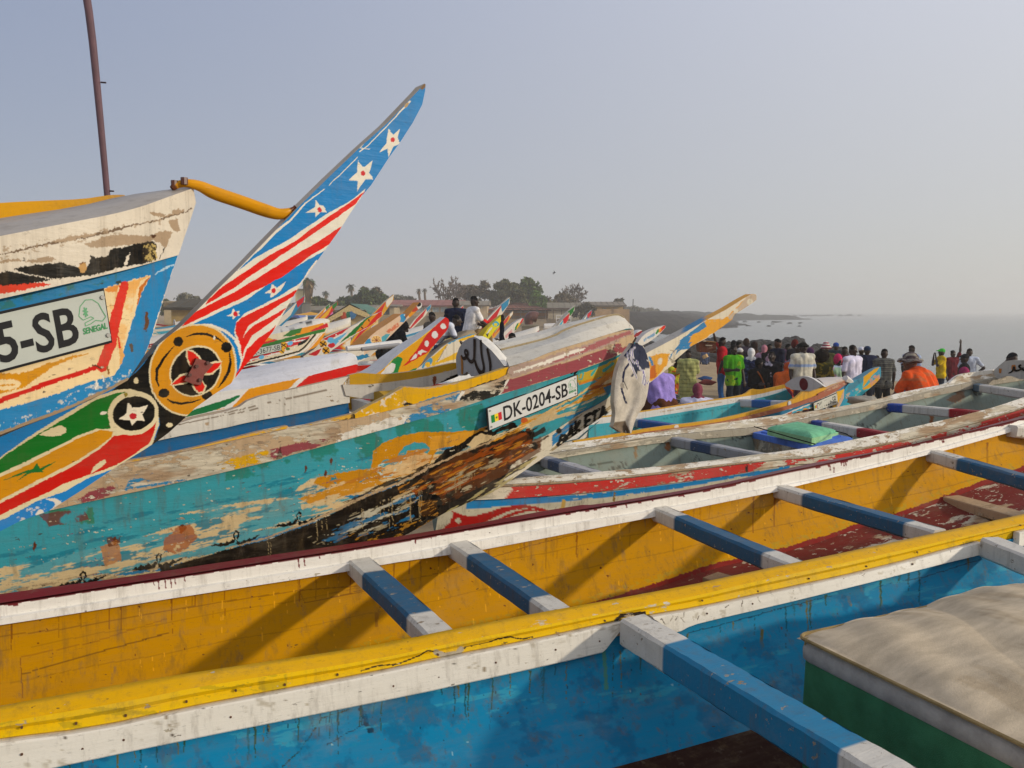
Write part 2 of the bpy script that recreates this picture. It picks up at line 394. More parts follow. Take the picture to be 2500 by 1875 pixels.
def textmesh(s,width_scale=1.,font_bold=0.0,res=3):
    cu=bpy.data.curves.new('t','FONT'); cu.body=s; cu.size=1; cu.offset=font_bold; cu.resolution_u=res; cu.fill_mode='FRONT'
    o=bpy.data.objects.new('t',cu); COL.objects.link(o)
    dg=bpy.context.evaluated_depsgraph_get(); dg.update(); me=bpy.data.meshes.new_from_object(o.evaluated_get(dg))
    V=np.array([v.co[:] for v in me.vertices]); F=[tuple(p.vertices) for p in me.polygons]
    bpy.data.objects.remove(o); bpy.data.curves.remove(cu); bpy.data.meshes.remove(me)
    V[:,0]*=width_scale; return V,F
def quadmap(q):
    """bilinear map of (x,y) in [0,1]^2 to the 3D quad q = bl, br, tr, tl"""
    q=[np.asarray(a,float) for a in q]
    def f(x,y): return q[0]*(1-x)*(1-y)+q[1]*x*(1-y)+q[2]*x*y+q[3]*(1-x)*y
    return f
def puttext(mb,s,q,box,col,nrm,lift=.0012,bold=.02,mi=0):
    """text s fitted into box (x0,y0,x1,y1) of quad q"""
    V,F=textmesh(s,1,bold); lo=V.min(0); hi=V.max(0); f=quadmap(q); nrm=np.asarray(nrm,float)
    x=(V[:,0]-lo[0])/(hi[0]-lo[0]); y=(V[:,1]-lo[1])/(hi[1]-lo[1])
    P=[f(box[0]+(box[2]-box[0])*a,box[1]+(box[3]-box[1])*b)+nrm*lift for a,b in zip(x,y)]
    mb.add(P,F,col,.3,mi)
def number_plate(parent,q,text,tb,bold=.035,flag=None,logo=None,th=.006,col=None,frame=True,worn=True):
    q=[np.asarray(a,float) for a in q]; n=np.cross(q[1]-q[0],q[3]-q[0]); n/=np.linalg.norm(n)
    if n@ (np.array([0,0,CAMZ])-q[0])<0: n=-n
    mb=MB(); W=col or lin('#b9bab4'); bk=lin('#15161a'); f=quadmap(q)
    outer=[f(-.012,-.05),f(1.012,-.05),f(1.012,1.05),f(-.012,1.05)]
    if frame: mb.prism([p+n*(th*.55) for p in outer],-n*th,bk)
    mb.prism([f(0,0)+n*th,f(1,0)+n*th,f(1,1)+n*th,f(0,1)+n*th],-n*th*.9,W)
    q2=[p+n*th for p in q]
    puttext(mb,text,q2,tb,bk,n,bold=bold)
    if flag:
        x0,y0,x1,y1=flag; ff=quadmap(q2); d=(x1-x0)/3
        for i,c in enumerate(('#0f7a3a','#e2c322','#b8202a')):
            a=x0+d*i; mb.add([ff(a,y0)+n*.001,ff(a+d,y0)+n*.001,ff(a+d,y1)+n*.001,ff(a,y1)+n*.001],[(0,1,2,3)],lin(c),.2)
        cx,cy=(x0+x1)/2,(y0+y1)/2
        st=[ff(cx+d*.42*(1 if k%2==0 else .42)*math.sin(k*math.pi/5),cy+(y1-y0)*.2*(1 if k%2==0 else .42)*math.cos(k*math.pi/5))+n*.0018 for k in range(10)]
        mb.add(st,[tuple(range(10))],lin('#1d6b35'),.2)
    if logo:
        x0,y0,x1,y1=logo; ff=quadmap(q2); g=lin('#5f9a70')
        out=[(.02,.62),(.12,.85),(.35,.98),(.6,.95),(.8,.82),(.9,.62),(1,.45),(.85,.36),(.6,.42),(.4,.36),(.2,.34),(.2,.42),(.55,.48),(.45,.54),(.15,.5),(.02,.62)]
        def line(pl,w):
            for a,b in zip(pl[:-1],pl[1:]):
                A=ff(x0+(x1-x0)*a[0],y0+(y1-y0)*a[1]); B=ff(x0+(x1-x0)*b[0],y0+(y1-y0)*b[1]); d=B-A; L=np.linalg.norm(d)
                if L<1e-6: continue
                sd=np.cross(n,d/L)*w; mb.add([A-sd+n*.001,B-sd+n*.001,B+sd+n*.001,A+sd+n*.001],[(0,1,2,3)],g,.2)
        h=np.linalg.norm(q[3]-q[0]); line(out,h*.008)
        for k in range(7):
            a=k*math.pi/3.5; line([(.28,.68),(.28+.1*math.cos(a),.68+.13*math.sin(a))],h*.014)
        puttext(mb,'SENEGAL',q2,(x0+(x1-x0)*.08,y0+(y1-y0)*.14,x0+(x1-x0)*1.0,y0+(y1-y0)*.30),lin('#3c8a55'),n,bold=.03)
    # bolts
    o=mb.build('number_plate','plate',parent)
    for (bx,by) in ((.02,.12),(.98,.12),(.02,.88),(.98,.88)):
        p=f(bx,by)
        if not (-400<proj(p)[0]<2700): continue
        b=MB(); h=np.linalg.norm(q[3]-q[0]); b.tube([p+n*th,p+n*(th+h*.04)],h*.045,lin('#8d8b86'),seg=6); b.build('bolt','metal',parent)
    return o
# ------------------------------------------------------------------ front pirogues: blue (nearest), yellow, grey
R_=math.radians
def planline(p0,a,lo=-8,hi=10,n=2):
    d=(math.cos(R_(a)),math.sin(R_(a))); return [(p0[0]+d[0]*t,p0[1]+d[1]*t) for t in np.linspace(lo,hi,n)]
def offp(plan,d):
    """shift plan polyline d metres towards the camera side (right-hand normal)"""
    (x0,y0),(x1,y1)=plan[0],plan[-1]; L=math.hypot(x1-x0,y1-y0); nx,ny=(y1-y0)/L,-(x1-x0)/L
    return [(x+nx*d,y+ny*d) for x,y in plan]
def cv(plan,*parts,us=None,sm=1):
    px=[]
    for k,*pts in parts: px+=T(k,*pts)
    C=on(px,plan)
    if sm: C=smooth(C,sm)
    return byu(C,us) if us is not None else C
YEL=lin('#d3a000'); YELI=lin('#bd8600'); WHT=lin('#e2ded6'); MAR=lin('#6d2028'); BLU=lin('#2b7fb0'); BLUI=lin('#11769e'); NAVY=lin('#2c5f8f')
TEAL=lin('#2b8fa3'); CRM=lin('#d9bd83'); OCH=lin('#c4850a'); RED=lin('#bd170c'); BLK=lin('#0a0a09'); GRN=lin('#17692c'); TAN=lin('#b39a7c'); SKY=lin('#1b86c4')
LWHT=lin('#d8d2c6'); WFLAG=lin('#d9d2c2')
N0=planline((-.21,2.64),24.5); F0=planline((-.715,3.41),28)
def tie(ref,c,us,lo,hi):
    c=c.copy(); a=int(np.searchsorted(us,lo)); b=int(np.searchsorted(us,hi))
    c[:a]=ref[:a]+(c[a]-ref[a]); c[b:]=ref[b:]+(c[b-1]-ref[b-1]); return c
US=np.linspace(-1700,3500,867); USc=np.linspace(-1700,3500,267)
def pts2col(G,base,layers,amp=1.2,jsc=.05): return paint(proj(G.reshape(-1,3)),base,layers,amp,jsc)
AX=lambda a:(math.cos(R_(a)),math.sin(R_(a)))
rg_=np.random.default_rng(3)
# ---- yellow pirogue
A=thing('pirogue','large open pirogue with bright yellow inside walls, maroon floor and white edged far gunwale','boat',(0.9,3.5,2.25),R_(26))
e1=cv(N0,('c5',(-700,1280),(0,1155),(500,1065),(1000,980),(1500,905),(2212,800)),('c6',(530,865),(750,820),(1270,720),(1500,680),(2212,548)),('c7',(330,527),(940,400),(1600,262),(2212,130),(2800,0)),us=US)
e2=cv(offp(N0,.062),('c5',(-700,1370),(0,1255),(700,1140),(1300,1020),(2212,885)),('c6',(750,900),(1500,755),(2212,620)),('c7',(500,555),(1000,450),(1600,320),(2212,183),(2800,55)),us=US)
e3=cv(offp(N0,.078),('c5',(-700,1455),(0,1355),(550,1290),(1100,1170),(1600,1075),(2212,960)),('c6',(700,985),(1240,880),(1740,768),(1930,735),(2212,690)),('c7',(700,590),(1300,460),(1930,290),(2212,220),(2800,95)),us=US)
ez=np.array([0,0,1.]); nN=np.array([math.sin(R_(24.5)),-math.cos(R_(24.5)),0]); nF=np.array([math.sin(R_(28)),-math.cos(R_(28)),0])
def wob(n,amp,f=1.,seed=0):
    t=np.arange(n); return amp*(np.sin(t*.11*f+seed)+.6*np.sin(t*.37*f+seed*2)+.35*np.sin(t*.93*f+seed))[:,None]
mb=MB(); prof=[e1-ez*.07,e1-ez*.012-nN*.0,e1+nN*.008,(e1*.5+e2*.5)+ez*.003+ez*wob(len(US),.0012),e2-nN*.006+ez*wob(len(US),.001,1,2),e2+nN*.002-ez*.006,e2-ez*.07-nN*.002]
G=np.stack(prof,1); yw=.5+.25*np.interp(US,[0,900,1300,1900,2500],[0,0,.5,0,.3])
mb.grid(G,YEL,np.repeat(yw,G.shape[1])); mb.grid(np.stack([prof[-1],prof[0]],1),WOOD)
mb.build('near_gunwale','aged',A,smooth=True)
# far gunwale
r0=cv(offp(F0,-.055),('c5',(-700,600),(0,490),(700,400),(1400,290),(2212,175)),('c6',(700,225),(1500,80)),('c3',(800,1050),(1200,985),(1700,900),(2212,785)),('k7',(0,1535),(800,1395),(1500,1230),(2212,1040),(2700,900)),us=US)
r1=cv(F0,('c5',(-700,655),(0,550),(200,520),(900,410),(1700,285),(2212,205)),('c3',(500,1120),(1200,1010),(1700,925),(2212,805)),('k7',(0,1575),(1100,1330),(2212,1070),(2700,930)),us=US)
rg=cv(offp(F0,.012),('c5',(-700,715),(0,618),(900,475),(2060,300)),('c6',(690,320),(1500,170),(1910,110)),('c3',(1190,1080),(1480,1035),(2150,900)),('c4',(270,1060),(700,975),(1430,790),(2110,600),(2212,570),(2700,420)),us=US)
r2=cv(offp(F0,.02),('c5',(-700,770),(0,672),(900,530),(2060,355)),('c6',(320,432),(690,378),(930,345),(1910,155)),('c3',(1190,1150),(1480,1087),(2150,950)),('c4',(270,1110),(450,1055),(1430,830),(2110,640),(2212,610),(2700,460)),us=US)
rim=G=np.stack([r0-ez*.05,r0,r1+ez*.002,r1+nF*.010-ez*.004,rg+nF*.001,rg+nF*.002-ez*.006,rg+nF*.018-ez*.008,r2+nF*.016,r2-nF*.004],1)
U=proj(G.reshape(-1,3)); n,m=G.shape[:2]
cc=np.tile(WHT,(n,m,1)); cc[:,:3]=MAR; J=cc.copy()
# drips of maroon over white: done on a fine strip below
mb=MB(); g2=G[:,:3]; mb.grid(g2,MAR,.35)
t=np.linspace(0,1,9)[None,:,None]; def_=lambda a,b:a[:,None]*(1-t)+b[:,None]*t
usd=np.linspace(-1700,3500,2500)
def rez(Cv): return np.stack([np.interp(usd,US,Cv[:,k]) for k in range(3)],-1)
top=def_(rez(r1+nF*.010-ez*.004),rez(rg+nF*.001))
drip=[('s',T('c5',(-10,520),(100,555),(0,548)),8,MAR)]
for k,xs in (('c5',[(920,415,20),(950,415,45),(990,410,46),(1025,405,50),(1050,405,25),(1105,395,20),(1790,275,55),(1825,270,52),(1915,250,25)]),('c6',[(523,262,50),(238,310,25),(1470,90,18),(1790,70,22)]),('c3',[(1040,1040,26),(640,1095,14),(1480,965,20)]),('c4',[(700,890,25),(712,888,50),(745,930,55),(800,875,30),(820,872,32),(835,868,30),(1580,690,35),(1590,688,35)])):
    for x,y,l in xs:
        sc_=CR[k][2]; p=T(k,(x,y-6),(x+2,y+l*.6),(x+4,y+l)); drip.append(('s',p,[3.2,2.4,3.6],MAR))
zig=[]; 
pr=proj(rez(r1)); 
for i in range(0,2499): zig.append((pr[i][0],pr[i][1]+2.2+1.6*math.sin(i*.31)*math.sin(i*.077)+.8*math.sin(i*1.9)))
drip.append(('s',zig[::3],5.5,MAR))
mb.grid(top,pts2col(top,WHT,drip,.5),.38)
mb.grid(G[:,4:],WHT,.40)
mb.grid(np.stack([r2-nF*.004,r2-nF*.05,r0-ez*.05],1),WOOD); mb.build('far_gunwale','aged',A)
# far wall and floor
wb=cv(offp(F0,.13),('c5',(-700,2200),(0,1500)),('c7',(-1900,990),(-600,760),(0,580),(200,510),(430,440),(850,350),(1250,210),(1480,150),(1880,0)),('f',(2461,1162),(2560,1130),(2850,1060)),us=np.clip(USc,40,2600))
wt=byu(r2-nF*.022+ez*.02,USc); wb=tie(wt,wb,USc,60,2560)
tt=np.linspace(0,1,26)[None,:,None]; G=wt[:,None]*(1-tt)+wb[:,None]*tt+np.array([nF*-.03])*(4*tt*(1-tt))
lay=[]
lt=[('s',T('c5',(0,745),(400,700),(900,610),(1300,545),(1800,470),(2212,440)),3.0,lin('#94650a')),('s',T('c5',(130,870),(560,780),(1000,640)),2.6,lin('#a36d0d')),('s',T('c5',(130,975),(560,850),(1010,725)),3.0,lin('#7b5210')),('s',T('c5',(122,880),(128,970),(135,1110)),2.5,lin('#8a5510')),
 ('s',T('c6',(0,640),(700,480),(1200,330),(1700,200)),1.8,lin('#8a5c10')),('s',T('c5',(1790,460),(1830,545),(2212,470)),2,lin('#8f6010')),('p',T('c6',(280,730),(308,728),(300,815),(284,815)),lin('#9b6a14'))]
for dv_ in (70,150):
    lt.append(('s',[(u,np.interp(u,[0,838,1580,2500],[1520,1385,1250,1060])+dv_*np.interp(u,[0,2500],[1,.55])+2*math.sin(u*.02)) for u in range(-50,2560,30)],2.6,lin('#a87605')))
for i in range(46):
    u=rg_.uniform(-20,2500); v=np.interp(u,[0,838,1580,2500],[1520,1385,1250,1060])+4; L=rg_.uniform(20,110); lt.append(('s',[(u,v),(u+rg_.uniform(-3,3),v+L)],[rg_.uniform(2,6),1],lin(rg_.choice(['#9c6c06','#8a5408','#a87406']))))
for i in range(90):
    u=rg_.uniform(0,2500); v=np.interp(u,[0,2500],[1560,1090])+rg_.uniform(-60,260); lt.append(('e',(u,v),(rg_.uniform(1,3),rg_.uniform(1,2.6)),0,lin('#5f2312')))
for i in range(60):
    u=rg_.uniform(0,2500); v=np.interp(u,[0,2500],[1560,1090])+rg_.uniform(-20,200); lt.append(('s',[(u,v),(u+3,v+rg_.uniform(20,60))],1.3,lin('#e0a41c')))
# maroon sole paint that laps up the wall
Gd=dens(G,2100,110)
Pd=proj(Gd.reshape(-1,3)); edge=proj(resample(wb,700)); ev=np.interp(Pd[:,0],edge[:,0],edge[:,1])
C=paint(Pd,YELI,lt,.5); lap=Pd[:,1]>ev-5-9*vnoise(Pd*.05)-5*vnoise(Pd*.3); green=(~lap)&(Pd[:,1]>ev-30)&(vnoise(Pd*.12)>.56)
C[green]=C[green]*.7+np.array(lin('#8f9a3a'))*.3; C[lap]=lin('#7c2420')
mb=MB(); mb.grid(Gd,C,.42); mb.grid(np.stack([G[:,0]-nF*.03,G[:,13]-nF*.03,G[:,-1]-nF*.03],1),BLU,flip=True); mb.build('hull','inner',A,smooth=True)
hA=[]
nb=byu(e1,USc); fl=np.zeros((len(USc),9,3))
nbot=resample(nb,len(USc)); wbr=wb
# floor between far wall foot and a foot below the near gunwale
nearfoot=np.array([p-nF*-.0 for p in wb])
for i in range(len(USc)):
    q=wb[i]; L=.80; 
    for j in range(9):
        s_=j/8; fl[i,j]=q+nF*(L*s_)+ez*(-.05*math.sin(s_*math.pi)-.004*(j%2))
mb=MB(); mb.grid(np.stack([resample(fl[:,j],300) for j in range(9)],1),lin('#6e2622'),.6); mb.build('floor','worn',A)
# near inner wall (inside face turned away from us) and outer skin
mb=MB(); a_=byu(e1,USc)-ez*.06+nN*.008; f2=fl[:,-1]
G=np.stack([a_,a_*.5+f2*.5+nN*.03,f2],1); mb.grid(G,YELI); G2=np.stack([a_+nN*.025,a_*.5+f2*.5+nN*.055,f2+nN*.02-ez*.03],1); mb.grid(G2,BLU,flip=True); mb.build('near_side','inner',A)
def beamcol(parts):
    def f(t):
        for lim,c in parts:
            if t<=lim: return c
        return parts[-1][1]
    return f
NV=lin('#2a5878'); BW=lin('#c9c4ba')
def put_beam(par,k1,a,k2,b,za,zb,w,h,cols,**kw):
    pa=pz(*T(k1,a)[0],za); pb=pz(*T(k2,b)[0],zb); d=(pb-pa).normalized()
    m=MB(); m.beam(pa-d*kw.pop('ex0',.03),pb+d*kw.pop('ex1',.05),w,h,beamcol(cols),nseg=60,bev=.14,**kw)
    return m.build('crossbeam','beam',par)
zf=lambda u:float(np.interp(u,US,rg[:,2]))-CAMZ; zn=lambda u:float(np.interp(u,US,e1[:,2]))-CAMZ
put_beam(A,'c6',(180,392),'c6',(640,800),zf(873),zn(1060)-.012,.105,.075,[(.27,BW),(.80,NV),(1,BW)],seed=1,warp=.004)
put_beam(A,'c6',(770,290),'c6',(1385,690),zf(1113),zn(1360)-.012,.10,.075,[(.26,BW),(.82,NV),(1,BW)],seed=2,warp=.004)
put_beam(A,'c6',(1990,88),'c7',(845,420),zf(1610),zn(1944)-.012,.09,.075,[(.20,BW),(.80,NV),(1,BW)],seed=3,warp=.004)
put_beam(A,'c4',(290,1038),'c4',(1490,1385),zf(1892),zn(2270)-.012,.09,.075,[(.25,BW),(.86,NV),(1,BW)],seed=4,warp=.004)
put_beam(A,'c4',(1470,768),'f',(2620,1195),zf(2265),zn(2600)-.02,.09,.08,[(.27,BW),(.86,NV),(1,BW)],seed=5,warp=.003)
put_beam(A,'c4',(2150,598),'f',(2850,1080),zf(2480),zn(2800)-.04,.09,.08,[(.27,BW),(.86,NV),(1,BW)],seed=6)
def plank(par,k1,a,k2,b,za,zb,w,h,col,name='bottom_board',mat='worn'):
    pa=pz(*T(k1,a)[0],za); pb=pz(*T(k2,b)[0],zb); m=MB(); m.beam(pa,pb,w,h,lambda t:col,nseg=16,bev=.08); return m.build(name,mat,par)
plank(A,'c4',(1650,1140),'f',(2620,1290),-1.17,-1.19,.14,.06,TAN)
plank(A,'c3',(1690,1590),'f',(1960,1470),-1.24,-1.25,.13,.03,lin('#8d7258'))
# ---- nearest blue pirogue
B=thing('pirogue','nearest pirogue, turquoise blue inside, with a thick white and blue crossbeam and the green box','boat',(0.6,2.2,2.25),R_(24.5))
e4=cv(offp(N0,.100),('c5',(-700,1750),(260,1536),(1000,1380),(2212,1140)),('c6',(700,1170),(1650,960),(2100,835),(2212,795)),('c7',(120,815),(1000,610),(1930,375),(2212,320),(2800,200)),us=US)
mb=MB(); q2=e2+nN*.0035-ez*.002
G=np.stack([q2-ez*.06,q2+nN*.001,q2*.6+e3*.4+nN*.004+ez*.006,q2*.45+e3*.55-nN*.004,e3+nN*.004+ez*.002,e3-nN*.02-ez*.015],1)
G=dens(G,2400,36)
Pp=proj(G.reshape(-1,3)); C=np.tile(lin('#dbb000'),(len(Pp),1)); n_=vnoise(np.c_[Pp[:,0]*.012,Pp[:,1]*.05]); gr=(n_>.60)&(Pp[:,0]<700); C[gr]=C[gr]*.6+np.array(lin('#7f7a18'))*.4
crack=T('c6',(200,1075),(300,1045),(420,1035),(550,985),(600,955),(700,970),(790,970),(830,930),(960,905),(1020,885),(1095,870),(1130,880),(1170,885),(1230,872))
C2=paint(Pp,(0,0,0),[('s',crack,3.2,(1,1,1)),('s',T('c6',(650,965),(700,985),(780,975),(800,945)),14,(.5,1,1)),('s',T('c6',(810,0),(811,1)),1,(1,1,1)),('s',T('c6',(1730,772),(1760,745),(1900,730)),9,(1,1,1))],.6)
C[C2[:,0]>.9]=lin('#241a10'); C[(C2[:,0]>.4)&(C2[:,0]<.9)]=lin('#a89c86')
mb.grid(G,C,.55+.15*(Pp[:,0]>900)*(Pp[:,0]<1900)); mb.build('yellow_gunwale','aged',B)
# white inwale in pieces that end at the crossbeams
mb=MB()
def inwale(u0,u1,cham0=False,cham1=False):
    us=np.linspace(u0,u1,420); a=byu(e3,us)+nN*.016-ez*.003; b=byu(e4,us)+nN*.012
    if cham1:
        k=us>u1-42; f=np.clip((us-(u1-42))/42,0,1)[:,None]; b=b+(a-b)*f*.72*k[:,None]
    t7=np.linspace(0,1,24)[None,:,None]; G=a[:,None]*(1-t7)+b[:,None]*t7
    G[:,0]-=ez*.003; G[:,2:-1]+=nN*.003
    fl_=[('s',T('c5',(995,1200),(1005,1270),(1040,1310)),3,lin('#8d7f6a')),('e',T('c5',(1040,1340))[0],(4,3),0,lin('#4a4038')),('s',T('c6',(930,1085),(950,1050)),5,lin('#8d7f6a')),('e',T('c6',(755,1030))[0],(2.5,2.5),0,BLK),('s',T('c7',(1380,435),(1530,395)),2,lin('#6a6258'))]
    for i in range(70):
        u=rg_.uniform(u0,u1); v=np.interp(u,[100,900,1512,2386],[1850,1690,1560,1330])-rg_.uniform(5,60); fl_.append(('s',[(u,v),(u+rg_.uniform(-8,8),v+rg_.uniform(2,16))],rg_.uniform(1,2.4),lin(rg_.choice(['#8f8676','#b0a590','#5a5046']))))
    fl_.append(('b',[(-100,1900),(-100,1700),(2600,1250),(2600,1400),(0,1950)],lin('#b0a693'),.03,.72))
    mb.slab(G,-nN*.03,pts2col(G,LWHT,fl_,1.),LWHT,.5)
inwale(-1600,1512,cham1=True); inwale(1588,2386); inwale(2480,3300)
mb.build('inwale','aged',B)
r5=np.random.default_rng(8)
for u in np.arange(60,2500,128):
    for Cv,o_ in ((e3*.45+e4*.55+nN*.0155,nN),(e2*.35+e3*.65+nN*.006,nN)):
        uu=u+r5.uniform(-18,18); p=byu(Cv,np.array([uu]))[0]+ez*r5.uniform(-.012,.012)
        if 1500<uu<1600 or 2380<uu<2490: continue
        mb=MB(); mb.tube([p-o_*.004,p+o_*.002],.0034,lin('#5a3a26'),seg=7); mb.build('nail','metal',B)
bb=cv(offp(N0,.40),('f',(-320,2330),(0,2240),(800,2060)),('c7',(0,1590),(300,1505),(680,1400)),('f',(2500,1600),(2800,1520)),us=np.clip(USc,40,2600))
bt=byu(e4,USc)-nN*.02+ez*.03; bb=tie(bt,bb,USc,60,2560)
tt=np.linspace(0,1,30)[None,:,None]; G=bt[:,None]*(1-tt)+bb[:,None]*tt-nN*.07*(4*tt*(1-tt))
G=dens(G,1900,120)
DB=lin('#0d3d58')
lay=[('s',T('c7',(200,850),(500,770),(1140,600),(1600,515),(2212,330)),2.2,DB),('s',T('c5',(2150,1180),(2190,1200),(2205,1260),(2212,1300)),6,DB),('s',T('c6',(190,1295),(215,1350),(230,1400),(260,1430)),[5,6,10,16],lin('#123a52')),
 ('s',T('c6',(0,1520),(130,1440),(215,1400)),2,DB),('s',T('c5',(1690,1530),(1800,1430),(1930,1240),(2100,1180)),3,lin('#2a3a34')),('s',T('c7',(640,835),(642,940)),8,lin('#5a5a3a')),
 ('s',T('c6',(1650,880),(1660,1000),(1670,1180)),9,lin('#3f7a6e')),('s',T('c7',(1155,620),(1170,680)),7,lin('#7a6a34')),('s',T('c7',(1350,580),(1352,700)),6,lin('#4f6b60')),('e',T('c7',(1135,625))[0],(9,6),-30,lin('#10283c')),
 ('s',T('c6',(1760,905),(1900,915),(2080,960)),3,lin('#1f4c50')),('s',T('c5',(1600,1270),(1610,1390)),2,DB),('s',T('c5',(1770,1240),(1775,1340)),2,DB)]
lay.append(('g',[(-100,1900),(-100,1830),(2500,1300),(2600,1300),(2600,1480),(900,1870)],lin('#2b8aa6'),.05,.68,-.2)); lay.append(('b',[(-100,2300),(-100,1800),(2600,1250),(2600,1700),(900,2300)],lin('#0f5f86'),.012,.60)); lay.append(('b',[(-100,2300),(-100,1800),(2600,1250),(2600,1700),(900,2300)],lin('#1f7a96'),.022,.74))
for i in range(60):
    u=rg_.uniform(-20,2500); v=np.interp(u,[100,900,1512,2386,2500],[1878,1715,1590,1350,1330])+3; L=rg_.uniform(15,120); lay.append(('s',[(u,v),(u+rg_.uniform(-3,3),v+L)],[rg_.uniform(2,7),1],lin(rg_.choice(['#0f4a58','#5a5a34','#1a5f74','#274a3a']))))
for i in range(110):
    u=rg_.uniform(0,2500); v=np.interp(u,[0,2500],[1830,1400])+rg_.uniform(10,420); lay.append(('e',(u,v),(rg_.uniform(.8,2.6),rg_.uniform(1,4.5)),0,lin(rg_.choice(['#0b2f45','#0b2f45','#7ea9b5','#5f3a20']))))
for i in range(40):
    u=rg_.uniform(0,2500); v=np.interp(u,[0,2500],[1830,1400])+rg_.uniform(10,300); lay.append(('s',[(u,v),(u+2,v+rg_.uniform(20,80))],1.6,lin('#186489')))
mb=MB(); mb.grid(G,pts2col(G,BLUI,lay,2.),.45); mb.grid(G[::20,::20]-nN*.02,WOOD,flip=True); mb.build('hull','inner',B,smooth=True)
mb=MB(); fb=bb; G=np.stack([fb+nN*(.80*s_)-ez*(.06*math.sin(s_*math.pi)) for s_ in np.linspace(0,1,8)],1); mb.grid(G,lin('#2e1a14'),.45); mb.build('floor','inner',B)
f2=G[:,-1]; nt_=byu(e1,USc)+nN*1.34-ez*.22
mb=MB(); G=np.stack([nt_,nt_*.5+f2*.5+nN*.05,f2],1); mb.grid(G,BLUI); mb.grid(G+nN*.03,BLU,flip=True)
mb.grid(np.stack([nt_-nN*.04,nt_-nN*.04+ez*.03,nt_+nN*.06+ez*.03,nt_+nN*.06-ez*.03],1),YEL); mb.build('near_side','inner',B)
zz=zn(1545)-.028
pa=pz(*T('c6',(1835,748))[0],zz); pb=pz(2235,1900,zz-.01)
m=MB(); L=(pb-pa).length
cb=lin('#27769c'); m.beam(pa,pb+(pb-pa).normalized()*.35,.112,.10,beamcol([(.165,BW),(.64,cb),(1,BW)]),nseg=150,bev=.10,warp=.004,seed=3); m.build('crossbeam','beam',B)
zz=zn(2440)-.03
pa=pz(*T('c7',(2010,275))[0],zz); pb=pz(2850,1480,zz-.02); m=MB(); m.beam(pa,pb,.10,.09,beamcol([(.4,BW),(.8,cb),(1,BW)]),nseg=60,bev=.12); m.build('crossbeam','beam',B)
# ---- insulated fish box with sewn canvas lid in the blue pirogue
dx=np.array([*AX(25),0]); dn=np.array([math.sin(R_(25)),-math.cos(R_(25)),0])
bc=np.array(pz(1955,1606,-1.09)); BL,BWd=1.5,.86
bx=thing('insulated_box','green fish box with bulging grey canvas lid sewn round its rim, in the nearest pirogue','box',tuple(bc+dx*BL/2+dn*BWd/2-ez*.62),R_(25))
def rrect(w,l,r,n=8):
    P=[]
    for cx,cy,a0 in ((r,r,180),(l-r,r,270),(l-r,w-r,0),(r,w-r,90)):
        for i in range(n+1):
            a=R_(a0+90*i/n); P.append((cx+r*math.cos(a),cy+r*math.sin(a)))
    return P
ring=rrect(BWd,BL,.035,6)
def lidpt(x,y,z): return bc+dx*x+dn*y+ez*z
mb=MB(); G=[]
for zz in (-.64,-.45,-.2,-.02,0): G.append([lidpt(x+.004*math.sin(7*y+9*zz),y+.004*math.sin(5*x+zz*11),zz) for x,y in ring+[ring[0]]])
mb.grid(np.array(G).transpose(1,0,2),lin('#3c7652'),.45); mb.add([lidpt(x,y,-.64) for x,y in ring],[tuple(range(len(ring)))],lin('#3c7652'))
mb.build('box_body','canvas',bx,smooth=False)
mb=MB(); G=[]
for k,(o,z) in enumerate(((-.002,-.004),(.006,.006),(.007,.04),(.001,.066),(-.02,.070))):
    G.append([lidpt((x-BL/2)*(1+o*2/BL)+BL/2,(y-BWd/2)*(1+o*2/BWd)+BWd/2,z*.86+.02*(k/4)*max(0,math.sin(x/BL*3.1))*1.1) for x,y in ring+[ring[0]]])
hem=np.array(G[-2][:-1]); hc_=hem.mean(0); hem=hem+(hem-hc_)/np.linalg.norm(hem-hc_,axis=1)[:,None]*.012+ez*.010; mb.grid(np.array(G).transpose(1,0,2),lin('#a39f99'),.4); mb.build('lid_band','canvas',bx,smooth=True)
def lidtop(x,y):
    fx,fy=x/BL,y/BWd; e=min(fx,1-fx)*BL; f=min(fy,1-fy)*BWd
    rim_=.062+.02*max(0,math.sin(fx*3.1))*1.1
    return rim_+.045*(1-math.exp(-e/.10))*(1-math.exp(-f/.10))+.02*math.sin(fx*3.1)*math.sin(fy*3.1)+.006*math.sin(x*9+y*5)+.004*math.sin(y*17-x*6)+.003*math.sin(x*31+y*13)+.006*abs(math.sin(x*5.5+y*3.1))**.5
mb=MB(); n1,n2=260,160; G=np.zeros((n1,n2,3))
for i in range(n1):
    for j in range(n2):
        x=-.010+(BL+.02)*i/(n1-1); y=-.010+(BWd+.02)*j/(n2-1); xx=min(max(x,0),BL); yy=min(max(y,0),BWd)
        G[i,j]=lidpt(x,y,lidtop(xx,yy))
P=proj(G.reshape(-1,3)); C=np.tile(lin('#bdac92'),(len(P),1)); n_=vnoise(np.c_[G.reshape(-1,3)[:,0]*6,G.reshape(-1,3)[:,1]*9]); g3=G.reshape(-1,3); n2_=vnoise(np.c_[(g3@dx)*14,(g3@dn)*3.2]+5,5); n3_=vnoise(np.c_[(g3@dx)*2.2,(g3@dn)*30],4); C=C*(.80+.34*n_)[:,None]; st=np.clip((n2_-.56)/.1,0,1)[:,None]*.35; C=C*(1-st)+np.array(lin('#8a7455'))*st; C=C*(.90+.2*n3_)[:,None]
mb.grid(G,C); ld=mb.build('canvas_lid','canvas',bx,smooth=True)
